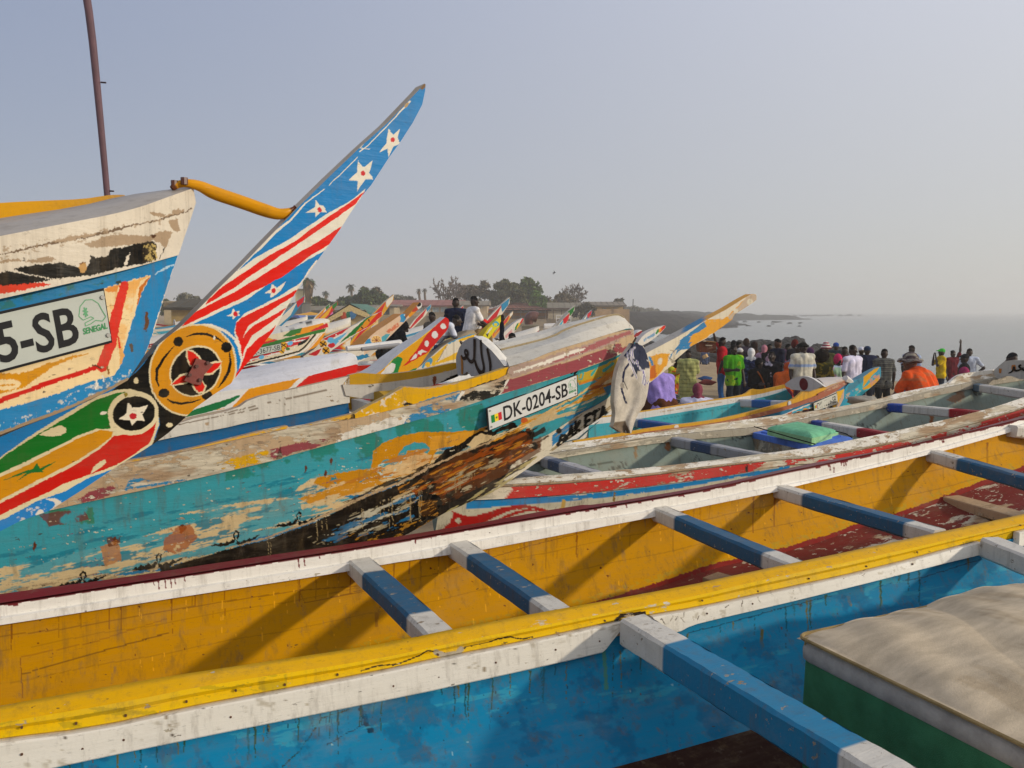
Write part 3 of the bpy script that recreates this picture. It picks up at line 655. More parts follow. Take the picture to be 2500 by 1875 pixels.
# text patch on the canvas, cut off by the frame
pt=[lidpt(.86,.07,lidtop(.86,.07)+.004),lidpt(1.05,.07,lidtop(1.05,.07)+.004),lidpt(1.05,.02,lidtop(1.05,.02)+.004),lidpt(.86,.02,lidtop(.86,.02)+.004)]
mb=MB(); rope=[p+np.array([0,0,.004]) for p in hem]; 
mb.tube(rope+[rope[0]],.006,lin('#8a7650'),seg=6)
for i,p in enumerate(resample(np.array(rope),150)):
    if (p-bc)@dn>BWd*.97 or ((p-bc)@dn<.02): continue
    q=p+ez*rg_.uniform(.000,.006)+dn*rg_.uniform(-.014,.014)+dx*rg_.uniform(-.002,.010); mb.tube([p-ez*.016,p+ez*.006,q+ez*.008],[.003,.0035,.0015],lin('#9b8a63'),seg=4)
mb.build('stitching','cloth',bx)
# ---- grey pirogue
CP=planline((0,4.40),28.); CF=[(x-math.sin(R_(28))*1.05,y+math.cos(R_(28))*1.05) for x,y in CP]
Cb=thing('pirogue','weathered pirogue with grey green inside and scraped red rail, just behind the yellow one','boat',(2.5,6.2,2.1),R_(28))
UC=np.linspace(1000,3500,560); nC=nF
c1=cv(offp(CP,-.05),('c3',(-400,930),(-100,880),(250,838),(450,823),(870,793),(1500,733),(2212,640)),('k7',(0,1370),(780,1215),(1770,985),(2212,840),(2800,640)),us=UC)
c2_=cv(offp(CP,.0),('c3',(-400,960),(0,900),(150,893),(600,868),(1200,813),(1700,748),(2212,688)),('k7',(0,1475),(900,1300),(1500,1160),(2212,945),(2800,740)),us=UC)
c3_=cv(offp(CP,.015),('c3',(-400,1020),(0,1005),(110,1000),(700,960),(1400,880),(1900,810),(2212,745)),('k7',(0,1545),(900,1370),(1500,1235),(2212,1030),(2800,800)),us=UC)
mb=MB(); mb.grid(np.stack([c1-ez*.05,c1,(c1+c2_)/2+ez*.006,c2_+ez*.002],1),LWHT,.70); mb.grid(np.stack([c2_+nC*.0,c2_+nC*.004-ez*.004,c2_+nC*.001-ez*.012],1),TAN,.8)
t5=np.linspace(0,1,6)[None,:,None]; G=(c2_+nC*.012-ez*.012)[:,None]*(1-t5)+(c3_+nC*.012)[:,None]*t5
G=np.stack([resample(G[:,j],700) for j in range(6)],1)
W_=lin('#cbbfaa'); rl=[('p',T('c3',(-600,800),(-50,800),(170,925),(110,1000),(100,1080),(-600,1080)),W_),('s',T('c3',(1970,750),(1975,860)),5,BLK)]
mb.grid(G,pts2col(G,lin('#b02018'),rl,1.2),.62); mb.grid(np.stack([c3_+nC*.012,c3_-nC*.02,c2_-nC*.02-ez*.02],1),TAN); mb.build('near_gunwale','worn',Cb)
h0=c3_-nC*.006; h1=h0+ez*(-.42)-nC*.20
G=(h0[:,None]*(1-t5)+h1[:,None]*t5); t9=np.linspace(0,1,60)[None,:,None]
h0d=resample(h0,900);h1d=resample(h1,900); G=h0d[:,None]*(1-t9)+h1d[:,None]*t9+nC*.03*(4*t9*(1-t9))
WC=lin('#cfc6ae'); RS=lin('#b3211d')
sw=[('p',T('c3',(-200,1003),(0,1003),(700,975),(1400,890),(2000,800),(2300,750),(2300,820),(1900,835),(1500,912),(1000,985),(500,1030),(0,1067),(-200,1085)),lin('#2187c6')),
 ('p',T('c6',(750,115),(800,140),(870,150),(960,125),(1050,95),(1120,82),(1180,80),(1240,88),(1300,102),(1345,122),(1280,118),(1230,118),(1170,125),(1100,150),(1040,175),(1000,200),(960,235),(640,260),(690,225),(730,190),(750,150)),RS),
 ('p',T('c6',(900,205),(960,180),(1040,135),(1110,110),(1180,100),(1240,104),(1180,106),(1110,125),(1050,150),(990,185),(960,200)),WC),('e',T('c6',(783,175))[0],(6.5,6.5),0,WC),
 ('s',T('c6',(575,205),(580,250)),9,lin('#b0762c')),('s',T('c3',(950,960),(945,1020)),5,lin('#8a6a2a')),('s',T('c6',(1415,60),(1405,105)),10,lin('#c9a253')),('s',T('c3',(630,1008),(800,1003)),2,WC),('s',T('c3',(1040,972),(1380,940)),2,WC)]
mb=MB(); mb.grid(G,pts2col(G,WC,sw,1.0),.4)
# inside far wall
cf0=cv(offp(CF,-.03),('c3',(-500,760),(0,690),(540,580),(900,535),(1400,470),(1900,400),(2212,360)),('k7',(0,980),(600,870),(900,780),(1400,690),(1560,590),(1880,545),(2300,470),(2800,350)),us=UC)
cf1=cv(offp(CF,.03),('c3',(-500,810),(0,740),(470,650),(900,585),(1330,515),(1900,465),(2212,435)),('k7',(0,1035),(640,910),(1540,690),(2300,560),(2800,460)),us=UC)
cf2=cv(offp(CF,.035),('c3',(-500,870),(0,790),(500,690),(1330,562),(1900,520),(2212,490)),('k7',(0,1090),(640,968),(1540,757),(2300,640),(2800,540)),us=UC)
GI=lin('#7d8a82'); fb=cf2-ez*.36+nC*.14; G=(cf2-nC*.012)[:,None]*(1-t9)+fb[:,None]*t9
gl=[('s',T('c3',(760,745),(900,725),(1150,690)),1.5,lin('#4c5650'))]
DK=lin('#4a5250')
def arab(k,x,y,s_,col,w=2.4):
    L=[[(0,0),(0,-40)],[(14,-2),(14,-42)],[(14,-2),(26,-4),(28,-36)],[(28,-4),(44,-2),(48,-16),(38,-18),(36,-4)],[(60,0),(62,-18),(72,-14),(68,2),(60,8)],[(84,0),(86,-30)]]
    return [('s',T(k,*[(x-a*s_,y+b*s_) for a,b in l]),w,col) for l in L]
gl+=arab('c3',1035,775,1.5,DK)+arab('c3',1960,545,1.2,DK,2)+arab('k7',1760,815,1.,DK,2)
for i,(ch,x) in enumerate((('q',430),('0',470),('0',510),('9',560),('9',600))):
    gl+=[('s',T('k7',*[(x+12*math.cos(a),1140+10*math.sin(a)) for a in np.linspace(0,6.3,9)]),1.8,DK),('s',T('k7',(x+12,1140),(x+10,1172)),1.8,DK)]
gl+=[('s',T('k7',(1210,1010),(1215,1060),(1210,1120)),10,lin('#7a4a28')),('s',T('c3',(1360,580),(1362,610)),14,lin('#8a5a38')),('s',T('c3',(1110,600),(1112,680)),7,lin('#8a7050')),('b',T('k7',(1380,870),(1500,760),(1600,780),(1600,870),(1450,900)),lin('#84583a'),.05,.5),
 ('s',T('c3',(1570,610),(1580,640),(1600,640)),2,DK),('s',T('c3',(1560,710),(1585,670),(1605,712)),2.4,DK)]
Gd=np.stack([resample(G[:,j],700) for j in range(0,60,2)],1)
mb.grid(Gd,pts2col(Gd,GI,gl,1.),.55); mb.build('hull','inner',Cb)
mb=MB(); mb.grid(np.stack([cf0-ez*.05,cf0,cf1+ez*.003],1),LWHT,.80); mb.grid(np.stack([cf1,cf1+nC*.008-ez*.005,cf2+nC*.008,cf2-nC*.01],1),lin('#9c9484'),.62)
mb.grid(np.stack([cf0-ez*.05,cf2-nC*.01],1),TAN); mb.build('far_gunwale','worn',Cb)
mb=MB(); G=np.stack([fb+nC*(.74*s_)-ez*.02*math.sin(3.1*s_) for s_ in np.linspace(0,1,6)],1); Cc=np.tile(lin('#6a6a60'),(len(G.reshape(-1,3)),1)); Cc[G.reshape(-1,3)[:,0]>3.3]=lin('#6a1a1c'); mb.grid(G,Cc,.5)
i2=G[:,-1]; mb.grid(np.stack([i2,c1-ez*.04-nC*.002],1),GI); mb.build('floor','inner',Cb)
zc=lambda u,Cv:float(np.interp(u,UC,Cv[:,2]))-CAMZ
BB2=lin('#23479c')
def cbm(k1,a,k2,b,cols,w=.085,h=.075):
    ua=T(k1,a)[0][0]; ub=T(k2,b)[0][0]
    put_beam(Cb,k1,a,k2,b,zc(ua,cf1)-.015,zc(ub,c1)-.01,w,h,cols,ex0=.02,ex1=.03)
G_=lin('#9a9a9c')
cbm('c3',(1375,518),'c3',(2080,652),[(.30,G_),(.52,lin('#3c4f6c')),(1,G_)])
cbm('c3',(405,672),'c3',(825,797),[(.2,G_),(.42,lin('#47556c')),(1,lin('#b5b3b4'))])
cbm('c3',(205,775),'c3',(420,828),[(1,G_)])
cbm('k7',(-260,1050),'k7',(760,1222),[(.38,BB2),(.72,BW),(1,lin('#98202a'))])
cbm('k7',(680,897),'k7',(1745,987),[(.27,BB2),(.73,BW),(1,lin('#a01f28'))])
cbm('k7',(1600,678),'k7',(2420,790),[(.25,lin('#5c7383')),(1,BW)])
# arabic board at its far end
pA=np.array(pplan(*T('k7',(1880,590))[0],offp(CF,.0))); wdir=nC
ab=[(1880,590),(1890,545),(1940,500),(2000,450),(2090,438),(2212,440),(2330,455),(2420,520),(2420,700),(2330,690),(2212,650),(2150,640),(2080,612),(2010,612),(1950,640),(1890,635)]
pq=[pplane(*q,pA,Vector((math.cos(R_(28)),math.sin(R_(28)),0))) for q in T('k7',*ab)]
mb=MB(); mb.prism(pq,np.array([*AX(28),0])*.035,lin('#b9b5ac'),wear=.45,edge=LWHT)
def strokes(mb,k,Ls,p,n,w,col,lift=.004):
    n=Vector(n).normalized()
    for L in Ls:
        P=[np.array(pplane(*q,p,n)) for q in T(k,*L[0])]; ww=L[1]
        P=smooth(P,2)
        for i in range(len(P)-1):
            pass
        Wd=np.interp(np.linspace(0,1,len(P)),np.linspace(0,1,len(ww)),ww)
        tn=[P[min(i+1,len(P)-1)]-P[max(i-1,0)] for i in range(len(P))]; nn=np.array(n)
        S=[np.cross(nn,t_/max(np.linalg.norm(t_),1e-9)) for t_ in tn]
        G=np.stack([np.array([P[i]+S[i]*Wd[i]*w-nn*lift for i in range(len(P))]),np.array([P[i]-S[i]*Wd[i]*w-nn*lift for i in range(len(P))])],1); mb.grid(G,col)
strokes(mb,'k7',[([(2045,580),(2075,570),(2100,545),(2105,500),(2110,545),(2130,555),(2170,545),(2212,520)],[.3,1,1,.6]),([(2185,490),(2150,505),(2200,540),(2240,560)],[.8,1,.8]),([(2235,470),(2240,530),(2238,560)],[1,1])],pA,(math.cos(R_(28)),math.sin(R_(28)),0),.011,BLK)
strokes(mb,'k7',[([(2100,490),(2104,530),(2100,560)],[1,1.5,.5]),([(1958,530),(1955,580)],[1,.6])],pA,(math.cos(R_(28)),math.sin(R_(28)),0),.016,lin('#b8763a'),.003)
mb.build('arch_board','inner',Cb)
# washstrake (raised white coaming running to the board)
cw=cv(offp(CF,-.012),('k7',(1400,690),(1480,620),(1540,592),(1600,580),(1880,542),(2420,480)),us=np.linspace(2318,2560,50)); cb_=cv(offp(CF,.0),('k7',(1400,700),(1640,665),(1880,592),(2420,540)),us=np.linspace(2318,2560,50))
mb=MB(); mb.slab(np.stack([cw,cb_],1),-nC*.03,LWHT,LWHT,.6); mb.build('washstrake','worn',Cb)
# cooler box with blue lid and green cushion
cx=np.array(pz(*T('c4',(115,650))[0],-.98)); dxC=np.array([*AX(28),0])
cl=thing('cooler_box','blue lidded cooler box lying between the crossbeams of the grey pirogue under a green cushion','box',tuple(cx+dxC*.5+nC*.3-ez*.3),R_(28))
P=[cx]+[np.array(pz(*T('c4',q)[0],z_)) for q,z_ in (((545,745),-.93),((890,690),-.9),((410,590),-.94))]
lidq=[P[0],P[1],P[2],P[3]]
mb=MB(); mb.prism([p-ez*.045+(np.mean(P,0)-p)*.03 for p in lidq],-ez*.26,lin('#8d8578'),wear=.7); mb.build('box_body','worn',cl)
mb=MB(); mb.prism(lidq,-ez*.045,lin('#4a72c8')); ctr=np.mean(P,0); mb.prism([ctr+(p-ctr)*.8+ez*.012 for p in lidq],-ez*.014,lin('#3f66bb')); mb.build('lid','plain',cl)
cq=[np.array(pz(*T('c4',q)[0],-.885)) for q in ((232,625),(575,700),(780,655),(450,585))]
cu=MB(); f=quadmap(cq); n1=24; G=np.zeros((n1,n1,3))
for i in range(n1):
    for j in range(n1):
        x,y=i/(n1-1),j/(n1-1); e=min(x,1-x,y,1-y); G[i,j]=f(x,y)+ez*(.005+.035*(1-math.exp(-e*12)))
cu.grid(G,lin('#6fae87')); B2=G.copy(); B2[:,:,2]-=.05; 
for sl_ in (0,-1): cu.grid(np.stack([G[sl_],B2[sl_]],1),lin('#8fbb8a')); cu.grid(np.stack([G[:,sl_],B2[:,sl_]],1),lin('#8fbb8a'))
cu.grid(B2[::6,::6],lin('#6fae87'))
co=cu.build('cushion','cloth',None,smooth=False); tagp(co,'pale green foam cushion lying on the blue cooler lid','cushion')
mb=MB(); 
for pts in (((130,605),(420,690),(600,740)),((760,640),(840,660),(885,690)),((300,595),(540,650),(560,660))):
    mb.tube([np.array(pz(*T('c4',q)[0],-.86)) for q in pts],.004,BLK,seg=5)
mb.build('strap','cloth',cl)
CR['n2']=(550,635,.52441)
# ------------------------------------------------------------------ left pirogue with the flag prow
EXT=520
def P3(plan,k,*pts): return on(T(k,*pts),plan)
gA=36.; gC=planline((-.76,1.95),gA); g0=np.array([-.76,1.95,0]); gd=np.array([*AX(gA),0]); gn=np.array([math.sin(R_(gA)),-math.cos(R_(gA)),0])
def gplan(w):   # near side plan curve of the bow: from behind the frame to the stem
    return [tuple((g0-gd*t+gn*(w*(1-math.exp(-t/.16))+.012))[:2]) for t in (5,3.2,2,1.2,.8,.55,.4,.3,.22,.15,.1,.05,.02,-.02)]
Gp=gplan(.20); Gl=gplan(.15)
Gb=thing('pirogue','large left pirogue with peeling white bow deck, blue side and number plate 5-SB','boat',(-1.2,1.8,2.25),R_(gA))
# stem-prow plank (horn) on the centre plane
E1=[(-150,1130),(0,1067),(63,1040),(158,1003),(222,976),(275,948),(313,925),(340,898),(364,870),(380,853),(384,843),(443,796),(494,745),(540,698),(587,652),(655,581),(726,508),(804,431),(882,357),(947,299),(1026,216),(1036,204)]
E2=[(-150,1372),(0,1297),(47,1273),(120,1247),(196,1199),(285,1139),(373,1085),(411,1057),(456,1016),(475,997),(519,965),(563,937),(592,900),(630,856),(674,799),(700,751),(723,712),(743,682),(764,652),(791,614),(835,553),(858,516),(889,472),(906,452),(950,384),(977,347),(1008,299),(1031,255),(1038,221),(1039,206)]
A1=resample(ext(E1),960); A2=resample(ext(E2),960)
tt=np.linspace(0,1,130)[None,:,None]; PXG=A1[:,None]*(1-tt)+A2[:,None]*tt
rr=PXG.reshape(-1,2)
HG=np.array([pplane(u,v,g0+gn*.03,Vector(gn)) for u,v in rr]).reshape(960,130,3)
SKB=lin('#0676b6'); WH=WFLAG; DRED=lin('#d1170a')
star=lambda k,pts:('p',T(k,*pts),WH)
FL=[('p',[(-200,1040),(340,895),(400,850),(592,900),(563,937),(300,1200),(-200,1400)],lin('#1b78bd')),
 # upper striped field
 ('p',[(893,460),(858,489),(791,526),(706,584),(621,631),(570,668),(538,692),(506,724),(478,750),(430,795),(443,802),(475,789),(538,761),(601,733),(631,711),(655,692),(733,645),(794,611),(845,560)],WH),
 ('p',[(892,466),(868,499),(791,553),(716,604),(621,667),(567,706),(544,718),(530,728),(500,746),(506,734),(535,706),(587,671),(655,625),(723,587),(791,536),(852,496)],DRED),
 ('p',[(835,552),(814,591),(757,625),(689,676),(641,701),(614,714),(585,731),(522,760),(475,783),(443,798),(450,788),(456,781),(475,763),(525,737),(570,714),(621,684),(655,662),(723,621),(774,591)],DRED),
 # lower striped field
 ('p',[(778,640),(740,687),(683,722),(640,745),(597,765),(577,786),(572,812),(580,850),(588,880),(575,935),(640,900),(760,700)],WH),
 ('p',T('k4',(592,178),(500,240),(350,320),(130,425),(85,470),(76,530),(100,590),(118,640),(125,720),(135,680),(133,610),(140,565),(180,490),(300,410),(450,310),(562,240)),DRED),
 ('p',T('k4',(472,352),(350,420),(230,480),(150,555),(118,640),(130,740),(150,670),(210,565),(300,505),(430,405)),DRED),
 ('p',T('k4',(392,485),(340,530),(250,590),(170,670),(135,750),(110,820),(60,900),(60,930),(170,790),(250,700),(340,590)),DRED),
 star('q2',[(1765,485),(1800,530),(1846,485),(1830,550),(1847,592),(1800,612),(1765,692),(1760,630),(1698,655),(1750,590)]),
 star('q2',[(1545,713),(1590,762),(1652,713),(1625,800),(1657,850),(1597,850),(1540,935),(1545,862),(1478,855),(1540,800)]),
 star('q2',[(1240,995),(1270,1035),(1300,1040),(1320,1085),(1275,1085),(1240,1122),(1235,1087),(1168,1090),(1235,1050)]),
 star('k4',[(360,168),(400,200),(467,150),(430,220),(400,243),(345,277),(350,240),(303,240),(345,210)]),
 star('k4',[(60,358),(80,380),(112,375),(100,400),(117,410),(85,415),(60,442),(50,415),(8,415),(45,395)]),
 ('s',T('q2',(1920,290),(1850,360),(1760,462),(1620,600),(1560,650)),[5,2.5,2,3],WH),('s',T('q2',(1540,690),(1440,790),(1340,890)),2,WH),('s',T('q2',(1300,920),(1170,1020),(1050,1150),(950,1230),(850,1330),(700,1475),(560,1600)),[2,3,5,7,8,5,4],WH),
 ('p',T('q2',(2034,145),(1990,195),(2015,200),(2036,180)),lin('#6d5234')),('e',T('q2',(1895,315))[0],(8,4),-50,lin('#a58a60')),('s',T('q2',(1580,600),(1560,625),(1630,630)),2,WH),
 ('s',T('q2',(1250,1440),(1200,1500),(1160,1570),(1100,1640)),[6,5,5,4],WH),
 ('s',T('k1',(1370,1290),(1500,1250),(1620,1245),(1740,1290),(1810,1350),(1850,1440)),[4,7,7,7,6,5],WH)]
for k,x,y,r in (('q2',1795,563,5),('q2',1582,805,5.5),('q2',1268,1068,5.5),('k4',372,218,5.5),('k4',78,400,5.5)): FL.append(('e',T(k,(x,y))[0],(r,r*1.15),0,lin('#c2202a')))
# black neck, lower flames, medallions
CR_=lin('#d3c5a0')
FL+=[('p',T('k3',(1215,318),(1150,378),(1105,440),(1060,490),(985,555),(900,610),(860,650),(980,650),(1150,690),(1215,780),(1232,900),(1200,1000),(1160,1070),(1300,985),(1450,845),(1510,780),(1600,500)),BLK),
 ('e',T('k3',(1052,568))[0],(6,8),0,CR_),('e',T('k3',(1308,910))[0],(8,6),0,CR_),
 ('p',T('k3',(-300,1290),(0,1160),(200,1015),(500,825),(750,685),(900,636),(1000,628),(1130,675),(1212,780),(1228,900),(1172,1060),(1000,1190),(880,1245),(700,1310),(500,1420),(300,1490),(0,1650),(-300,1760)),CR_),
 ('p',T('k3',(-300,1420),(-300,1340),(0,1172),(130,1080),(330,960),(600,800),(750,710),(900,660),(1000,650),(1110,683),(960,690),(880,760),(838,850),(850,940),(740,940),(600,990),(450,1070),(200,1190),(0,1282)),lin('#0f6b1f')),
 ('p',T('k3',(-300,1460),(0,1312),(200,1222),(450,1092),(620,1002),(780,947),(872,962),(860,1000),(780,1062),(600,1182),(400,1282),(200,1382),(0,1490),(-300,1640)),OCH),
 ('p',T('k3',(-300,1690),(0,1515),(250,1385),(500,1262),(650,1172),(780,1085),(880,992),(960,982),(1080,932),(1182,826),(1207,880),(1190,962),(1150,1052),(1050,1125),(900,1215),(700,1290),(500,1360),(300,1460),(100,1555),(0,1605),(-300,1740)),RED),
 ('p',T('k3',(298,985),(400,932),(470,912),(515,935),(510,965),(470,988),(380,998)),CR_),('p',T('k3',(700,1285),(725,1230),(770,1190),(812,1175),(818,1200),(780,1235),(740,1262)),CR_),
 ('s',T('k3',(30,1335),(220,1262)),[1,6],GRN),('s',T('k3',(320,1250),(432,1185)),[6,1],GRN),('p',T('k3',(285,1203),(312,1240),(335,1270),(230,1282),(120,1350),(200,1285),(215,1260),(250,1250)),GRN),
 ('e',T('k3',(800,817))[0],(9,3.6),-10,WH),
 ('s',T('k3',(360,1480),(420,1490),(455,1520),(430,1560),(380,1580)),[3,10,16,14,4],lin('#cfc8bd')),('s',T('k3',(280,1600),(310,1580),(330,1610),(290,1640)),[4,14,14,6],lin('#cfc8bd')),('s',T('k3',(200,1650),(420,1620),(560,1530),(700,1440)),[2,2,2],lin('#cfc8bd')),
 ('b',T('k3',(150,1560),(500,1400),(560,1500),(300,1659),(100,1700)),lin('#cfc8bd'),.09,.60),
 # small medallion
 ('e',T('k3',(1028,817))[0],(62,54),-12,CR_),('e',T('k3',(1032,820))[0],(51.5,42),-12,BLK),
 ('p',T('k3',(985,735),(1022,775),(1075,775),(1140,755),(1100,830),(1120,880),(1055,870),(1015,915),(1000,870),(915,865),(975,815)),lin('#ddd3bd')),('e',T('k3',(1027,840))[0],(9.5,7.5),0,lin('#b5202a')),
 ('s',T('k3',(960,655),(970,690)),3,lin('#7a6a20')),('e',T('k3',(975,672))[0],(4,4),0,lin('#8a7a20'))]
mc=T('k3',(1487,484))[0]
def ring_arc(a0,a1,rx,ry,w,col,c=mc,rot=-14):
    P=[]
    for a in np.linspace(R_(a0),R_(a1),14):
        x,y=rx*math.cos(a),ry*math.sin(a); P.append((c[0]+x*math.cos(R_(rot))-y*math.sin(R_(rot)),c[1]+x*math.sin(R_(rot))+y*math.cos(R_(rot))))
    return ('s',P,w,col)
FL+=[('e',mc,(116,104),-58,CR_),('e',mc,(112,99.5),-58,lin('#c9870f')),
 ('s',T('k3',(1440,225),(1520,205),(1600,208),(1670,235),(1720,270)),[2,5.5,6,5,2],BLK),('s',T('k3',(1338,305),(1260,400),(1210,480),(1208,560),(1225,612)),[2,6,7.5,6,2],BLK),('s',T('k3',(1772,350),(1780,430),(1762,500),(1730,560),(1685,622)),[2,6.5,7.5,6,2],BLK),('s',T('k3',(1288,705),(1330,735),(1400,745),(1470,735),(1545,712)),[2,5.5,6,5,2],BLK),
 ('e',T('k3',(1375,265))[0],(12,12),0,BLK),('e',T('k3',(1748,308))[0],(12.5,13),0,BLK),('e',T('k3',(1263,662))[0],(13.5,11),-15,BLK),('e',T('k3',(1597,680))[0],(12.5,12),0,BLK),
 ('e',T('k3',(1508,492))[0],(67,59),-42,CR_),('e',T('k3',(1508,494))[0],(63,55),-42,BLK),
 ('p',T('k3',(1436,322),(1490,330),(1545,385),(1570,440),(1500,500),(1455,440),(1432,380)),CR_),('p',T('k3',(1449,332),(1490,345),(1535,395),(1555,440),(1500,485),(1465,440),(1445,385)),DRED),
 ('p',T('k3',(1714,415),(1650,415),(1590,440),(1570,530),(1640,520),(1690,470)),CR_),('p',T('k3',(1707,428),(1655,430),(1600,450),(1590,512),(1635,505),(1685,462)),DRED),
 ('p',T('k3',(1310,605),(1345,560),(1390,520),(1450,505),(1490,545),(1440,590),(1380,600)),CR_),('p',T('k3',(1322,600),(1360,560),(1400,535),(1450,520),(1475,545),(1430,580),(1380,588)),DRED),
 ('p',T('k3',(1475,560),(1560,560),(1592,610),(1580,655),(1530,668),(1490,630)),CR_),('p',T('k3',(1490,575),(1555,570),(1580,615),(1565,645),(1535,655),(1502,625)),DRED),
 ('e',T('k3',(1653,235))[0],(2.5,5),0,WH)]
FL+=[('s',T('k1',(1395,1255),(1250,1350),(1170,1420)),3,WH)]
mb=MB(); mb.slab(HG,-gn*.05,paint(rr,SKB,FL,.9,.045),lin('#a39179'),wear=.42,edge=lin('#b3a48c'))
hb=mb.build('prow','fresh',Gb)
# rusty bracket on the medallion
mb=MB(); q=[np.array(pplane(*p,g0+gn*.034,Vector(gn))) for p in T('k3',(1510,393),(1560,405),(1642,440),(1570,520),(1545,600),(1480,590),(1415,565),(1470,480))]
mb.prism([p+gn*.006 for p in q],-gn*.012,lin('#6e2318'),edge=lin('#4b1a12')); 
for p in T('k3',(1515,455),(1462,522),(1600,430),(1540,560)):
    c=np.array(pplane(*p,g0+gn*.04,Vector(gn))); mb.tube([c,c+gn*.006],.0042,lin('#4a1c14'),seg=8)
mb.build('bracket','metal',Gb)
# yellow tube brace from deck tip to prow
tp=[py(*T('q2',p)[0],y) for p,y in (((205,915),1.93),((250,882),1.94),((330,876),1.95),((420,900),1.98),((500,945),2.0),((700,1010),2.03),((880,1075),2.06),((985,1105),2.075),((1045,1080),2.08),((1095,1052),2.09))]
mb=MB(); yb=lin('#c98a0c'); rs=lin('#5b2f1a')
sp=smooth(np.array([list(p) for p in tp]),2); k_=np.linspace(0,1,len(sp)); rad=np.interp(k_,[0,.1,.2,.34,.45,.66,.8,.9,.95,1],[.006,.008,.009,.013,.0165,.0165,.013,.006,.005,.007])
cc=np.array([rs if t<.10 or t>.88 else yb for t in k_]); mb.tube(sp,rad,cc,seg=14,sy=1); 
mb.build('brace','fresh',Gb,smooth=True)
mb=MB()
for p in T('q2',(225,895),(295,874)):
    c=np.array(py(*p,1.935)); mb.tube([c-ez*.004,c+ez*.012],.008,rs,seg=8)
mb.build('bolt','metal',Gb)
# hull: white rail strake, side, deck
ug=np.linspace(-260,560,300)
def cvp(plan,k,*pts,n=520): return resample(smooth(on(T(k,*pts),plan),1),n)
d0=cvp(Gp,'k1',(-500,650),(0,558),(500,460),(1000,363),(1340,240),(1470,190),(1492,186))
d1=cvp(Gp,'k1',(-500,1150),(0,1042),(500,930),(1000,812),(1375,703),(1385,690))
stem0=T('k1',(1492,186),(1512,300),(1470,430),(1420,570),(1378,703))
def quadgrid(plan,topk,botk,n,m,right=None):
    """grid on plan between two photo-traced lines with a traced right-hand edge"""
    topk=ext(topk); botk=ext(botk); n=n if not (EXT and topk[0][0]<-500) else int(n*1.3)
    Tp=resample(np.array(topk,float),n); Bp=resample(np.array(botk,float),n)
    t=np.linspace(0,1,m); Gx=Tp[:,None]*(1-t)[None,:,None]+Bp[:,None]*t[None,:,None]
    if right is not None:
        Rr=resample(np.array(right,float),m); lin_=Tp[-1][None]*(1-t)[:,None]+Bp[-1][None]*t[:,None]
        w=np.linspace(0,1,n)[:,None,None]**3; Gx=Gx+w*(Rr-lin_)[None]
    return Gx,on(Gx.reshape(-1,2),plan).reshape(n,m,3)
px,G=quadgrid(Gp,smooth(np.array(T('k1',(-500,650),(0,558),(500,460),(1000,363),(1340,240),(1492,186))),2),smooth(np.array(T('k1',(-500,1150),(0,1042),(500,930),(1000,812),(1378,703))),2),420,70,T('k1',(1492,186),(1512,300),(1470,430),(1425,560),(1378,703)))
PW=lin('#cfc5b4'); PT=lin('#a08a70')
gl=[('p',T('k1',(-500,1060),(0,940),(100,930),(330,912),(400,935),(200,970),(0,1000),(-500,1120)),lin('#c9361f')),
 ('p',T('k1',(-500,930),(0,838),(150,800),(350,770),(480,758),(560,790),(660,815),(690,770),(700,700),(740,725),(830,715),(850,660),(980,640),(1060,610),(1130,590),(1190,600),(1212,640),(1205,740),(1100,770),(900,808),(700,862),(420,890),(200,925),(0,940),(-500,1020)),BLK),
 ('s',T('k1',(60,810),(200,850),(400,890)),[7,3,2],PW),('s',T('k1',(1000,680),(985,740),(960,790)),[2,7,2],PW),('s',T('k1',(1265,650),(1235,730)),1.5,BLK),
 ('b',T('k1',(1100,640),(1200,600),(1215,740),(1120,770)),lin('#c9b06a'),.12,.5),
 ('p',T('k1',(650,620),(780,570),(900,545),(1150,560),(1230,520),(1290,515),(1335,525),(1300,600),(1270,660),(1240,610),(1180,590),(1000,625),(880,640),(690,650)),PT),
 ('p',T('k1',(1150,370),(1180,365),(1280,390),(1260,410),(1190,405)),PT),('p',T('k1',(1320,350),(1420,352),(1420,380),(1300,410),(1220,415),(1330,385)),PT),('p',T('k1',(1300,430),(1370,425),(1390,520),(1350,520),(1310,470)),PT),
 ('s',T('k1',(-500,800),(0,700),(250,645),(560,575),(700,555),(1000,480),(1250,425),(1420,375),(1480,345)),[4,3,4,9,9,4,3,3,2],lin('#6a5643')),
 ('p',T('k1',(380,600),(560,560),(760,530),(700,560),(500,600)),PT),('p',T('k1',(180,750),(280,735),(380,715),(430,740),(380,755),(260,762)),PT),('s',T('k1',(0,760),(80,740),(160,745)),5,PT),
 ('e',T('k1',(1182,560))[0],(7,5),0,lin('#4a2d1c')),('e',T('k1',(640,775))[0],(7,6),0,lin('#6a4326')),('e',T('k1',(640,800))[0],(9,12),0,lin('#b58b52')),
 ('b',T('k1',(0,640),(700,520),(1250,420),(1250,470),(700,590),(0,740)),PT,.10,.62)]
C=paint(px.reshape(-1,2),PW,gl,2.6,.11)
# brushy edge for the black
mb=MB(); mb.slab(G,-gn*.03,C,WOOD,wear=.40); mb.build('rail_strake','aged',Gb)
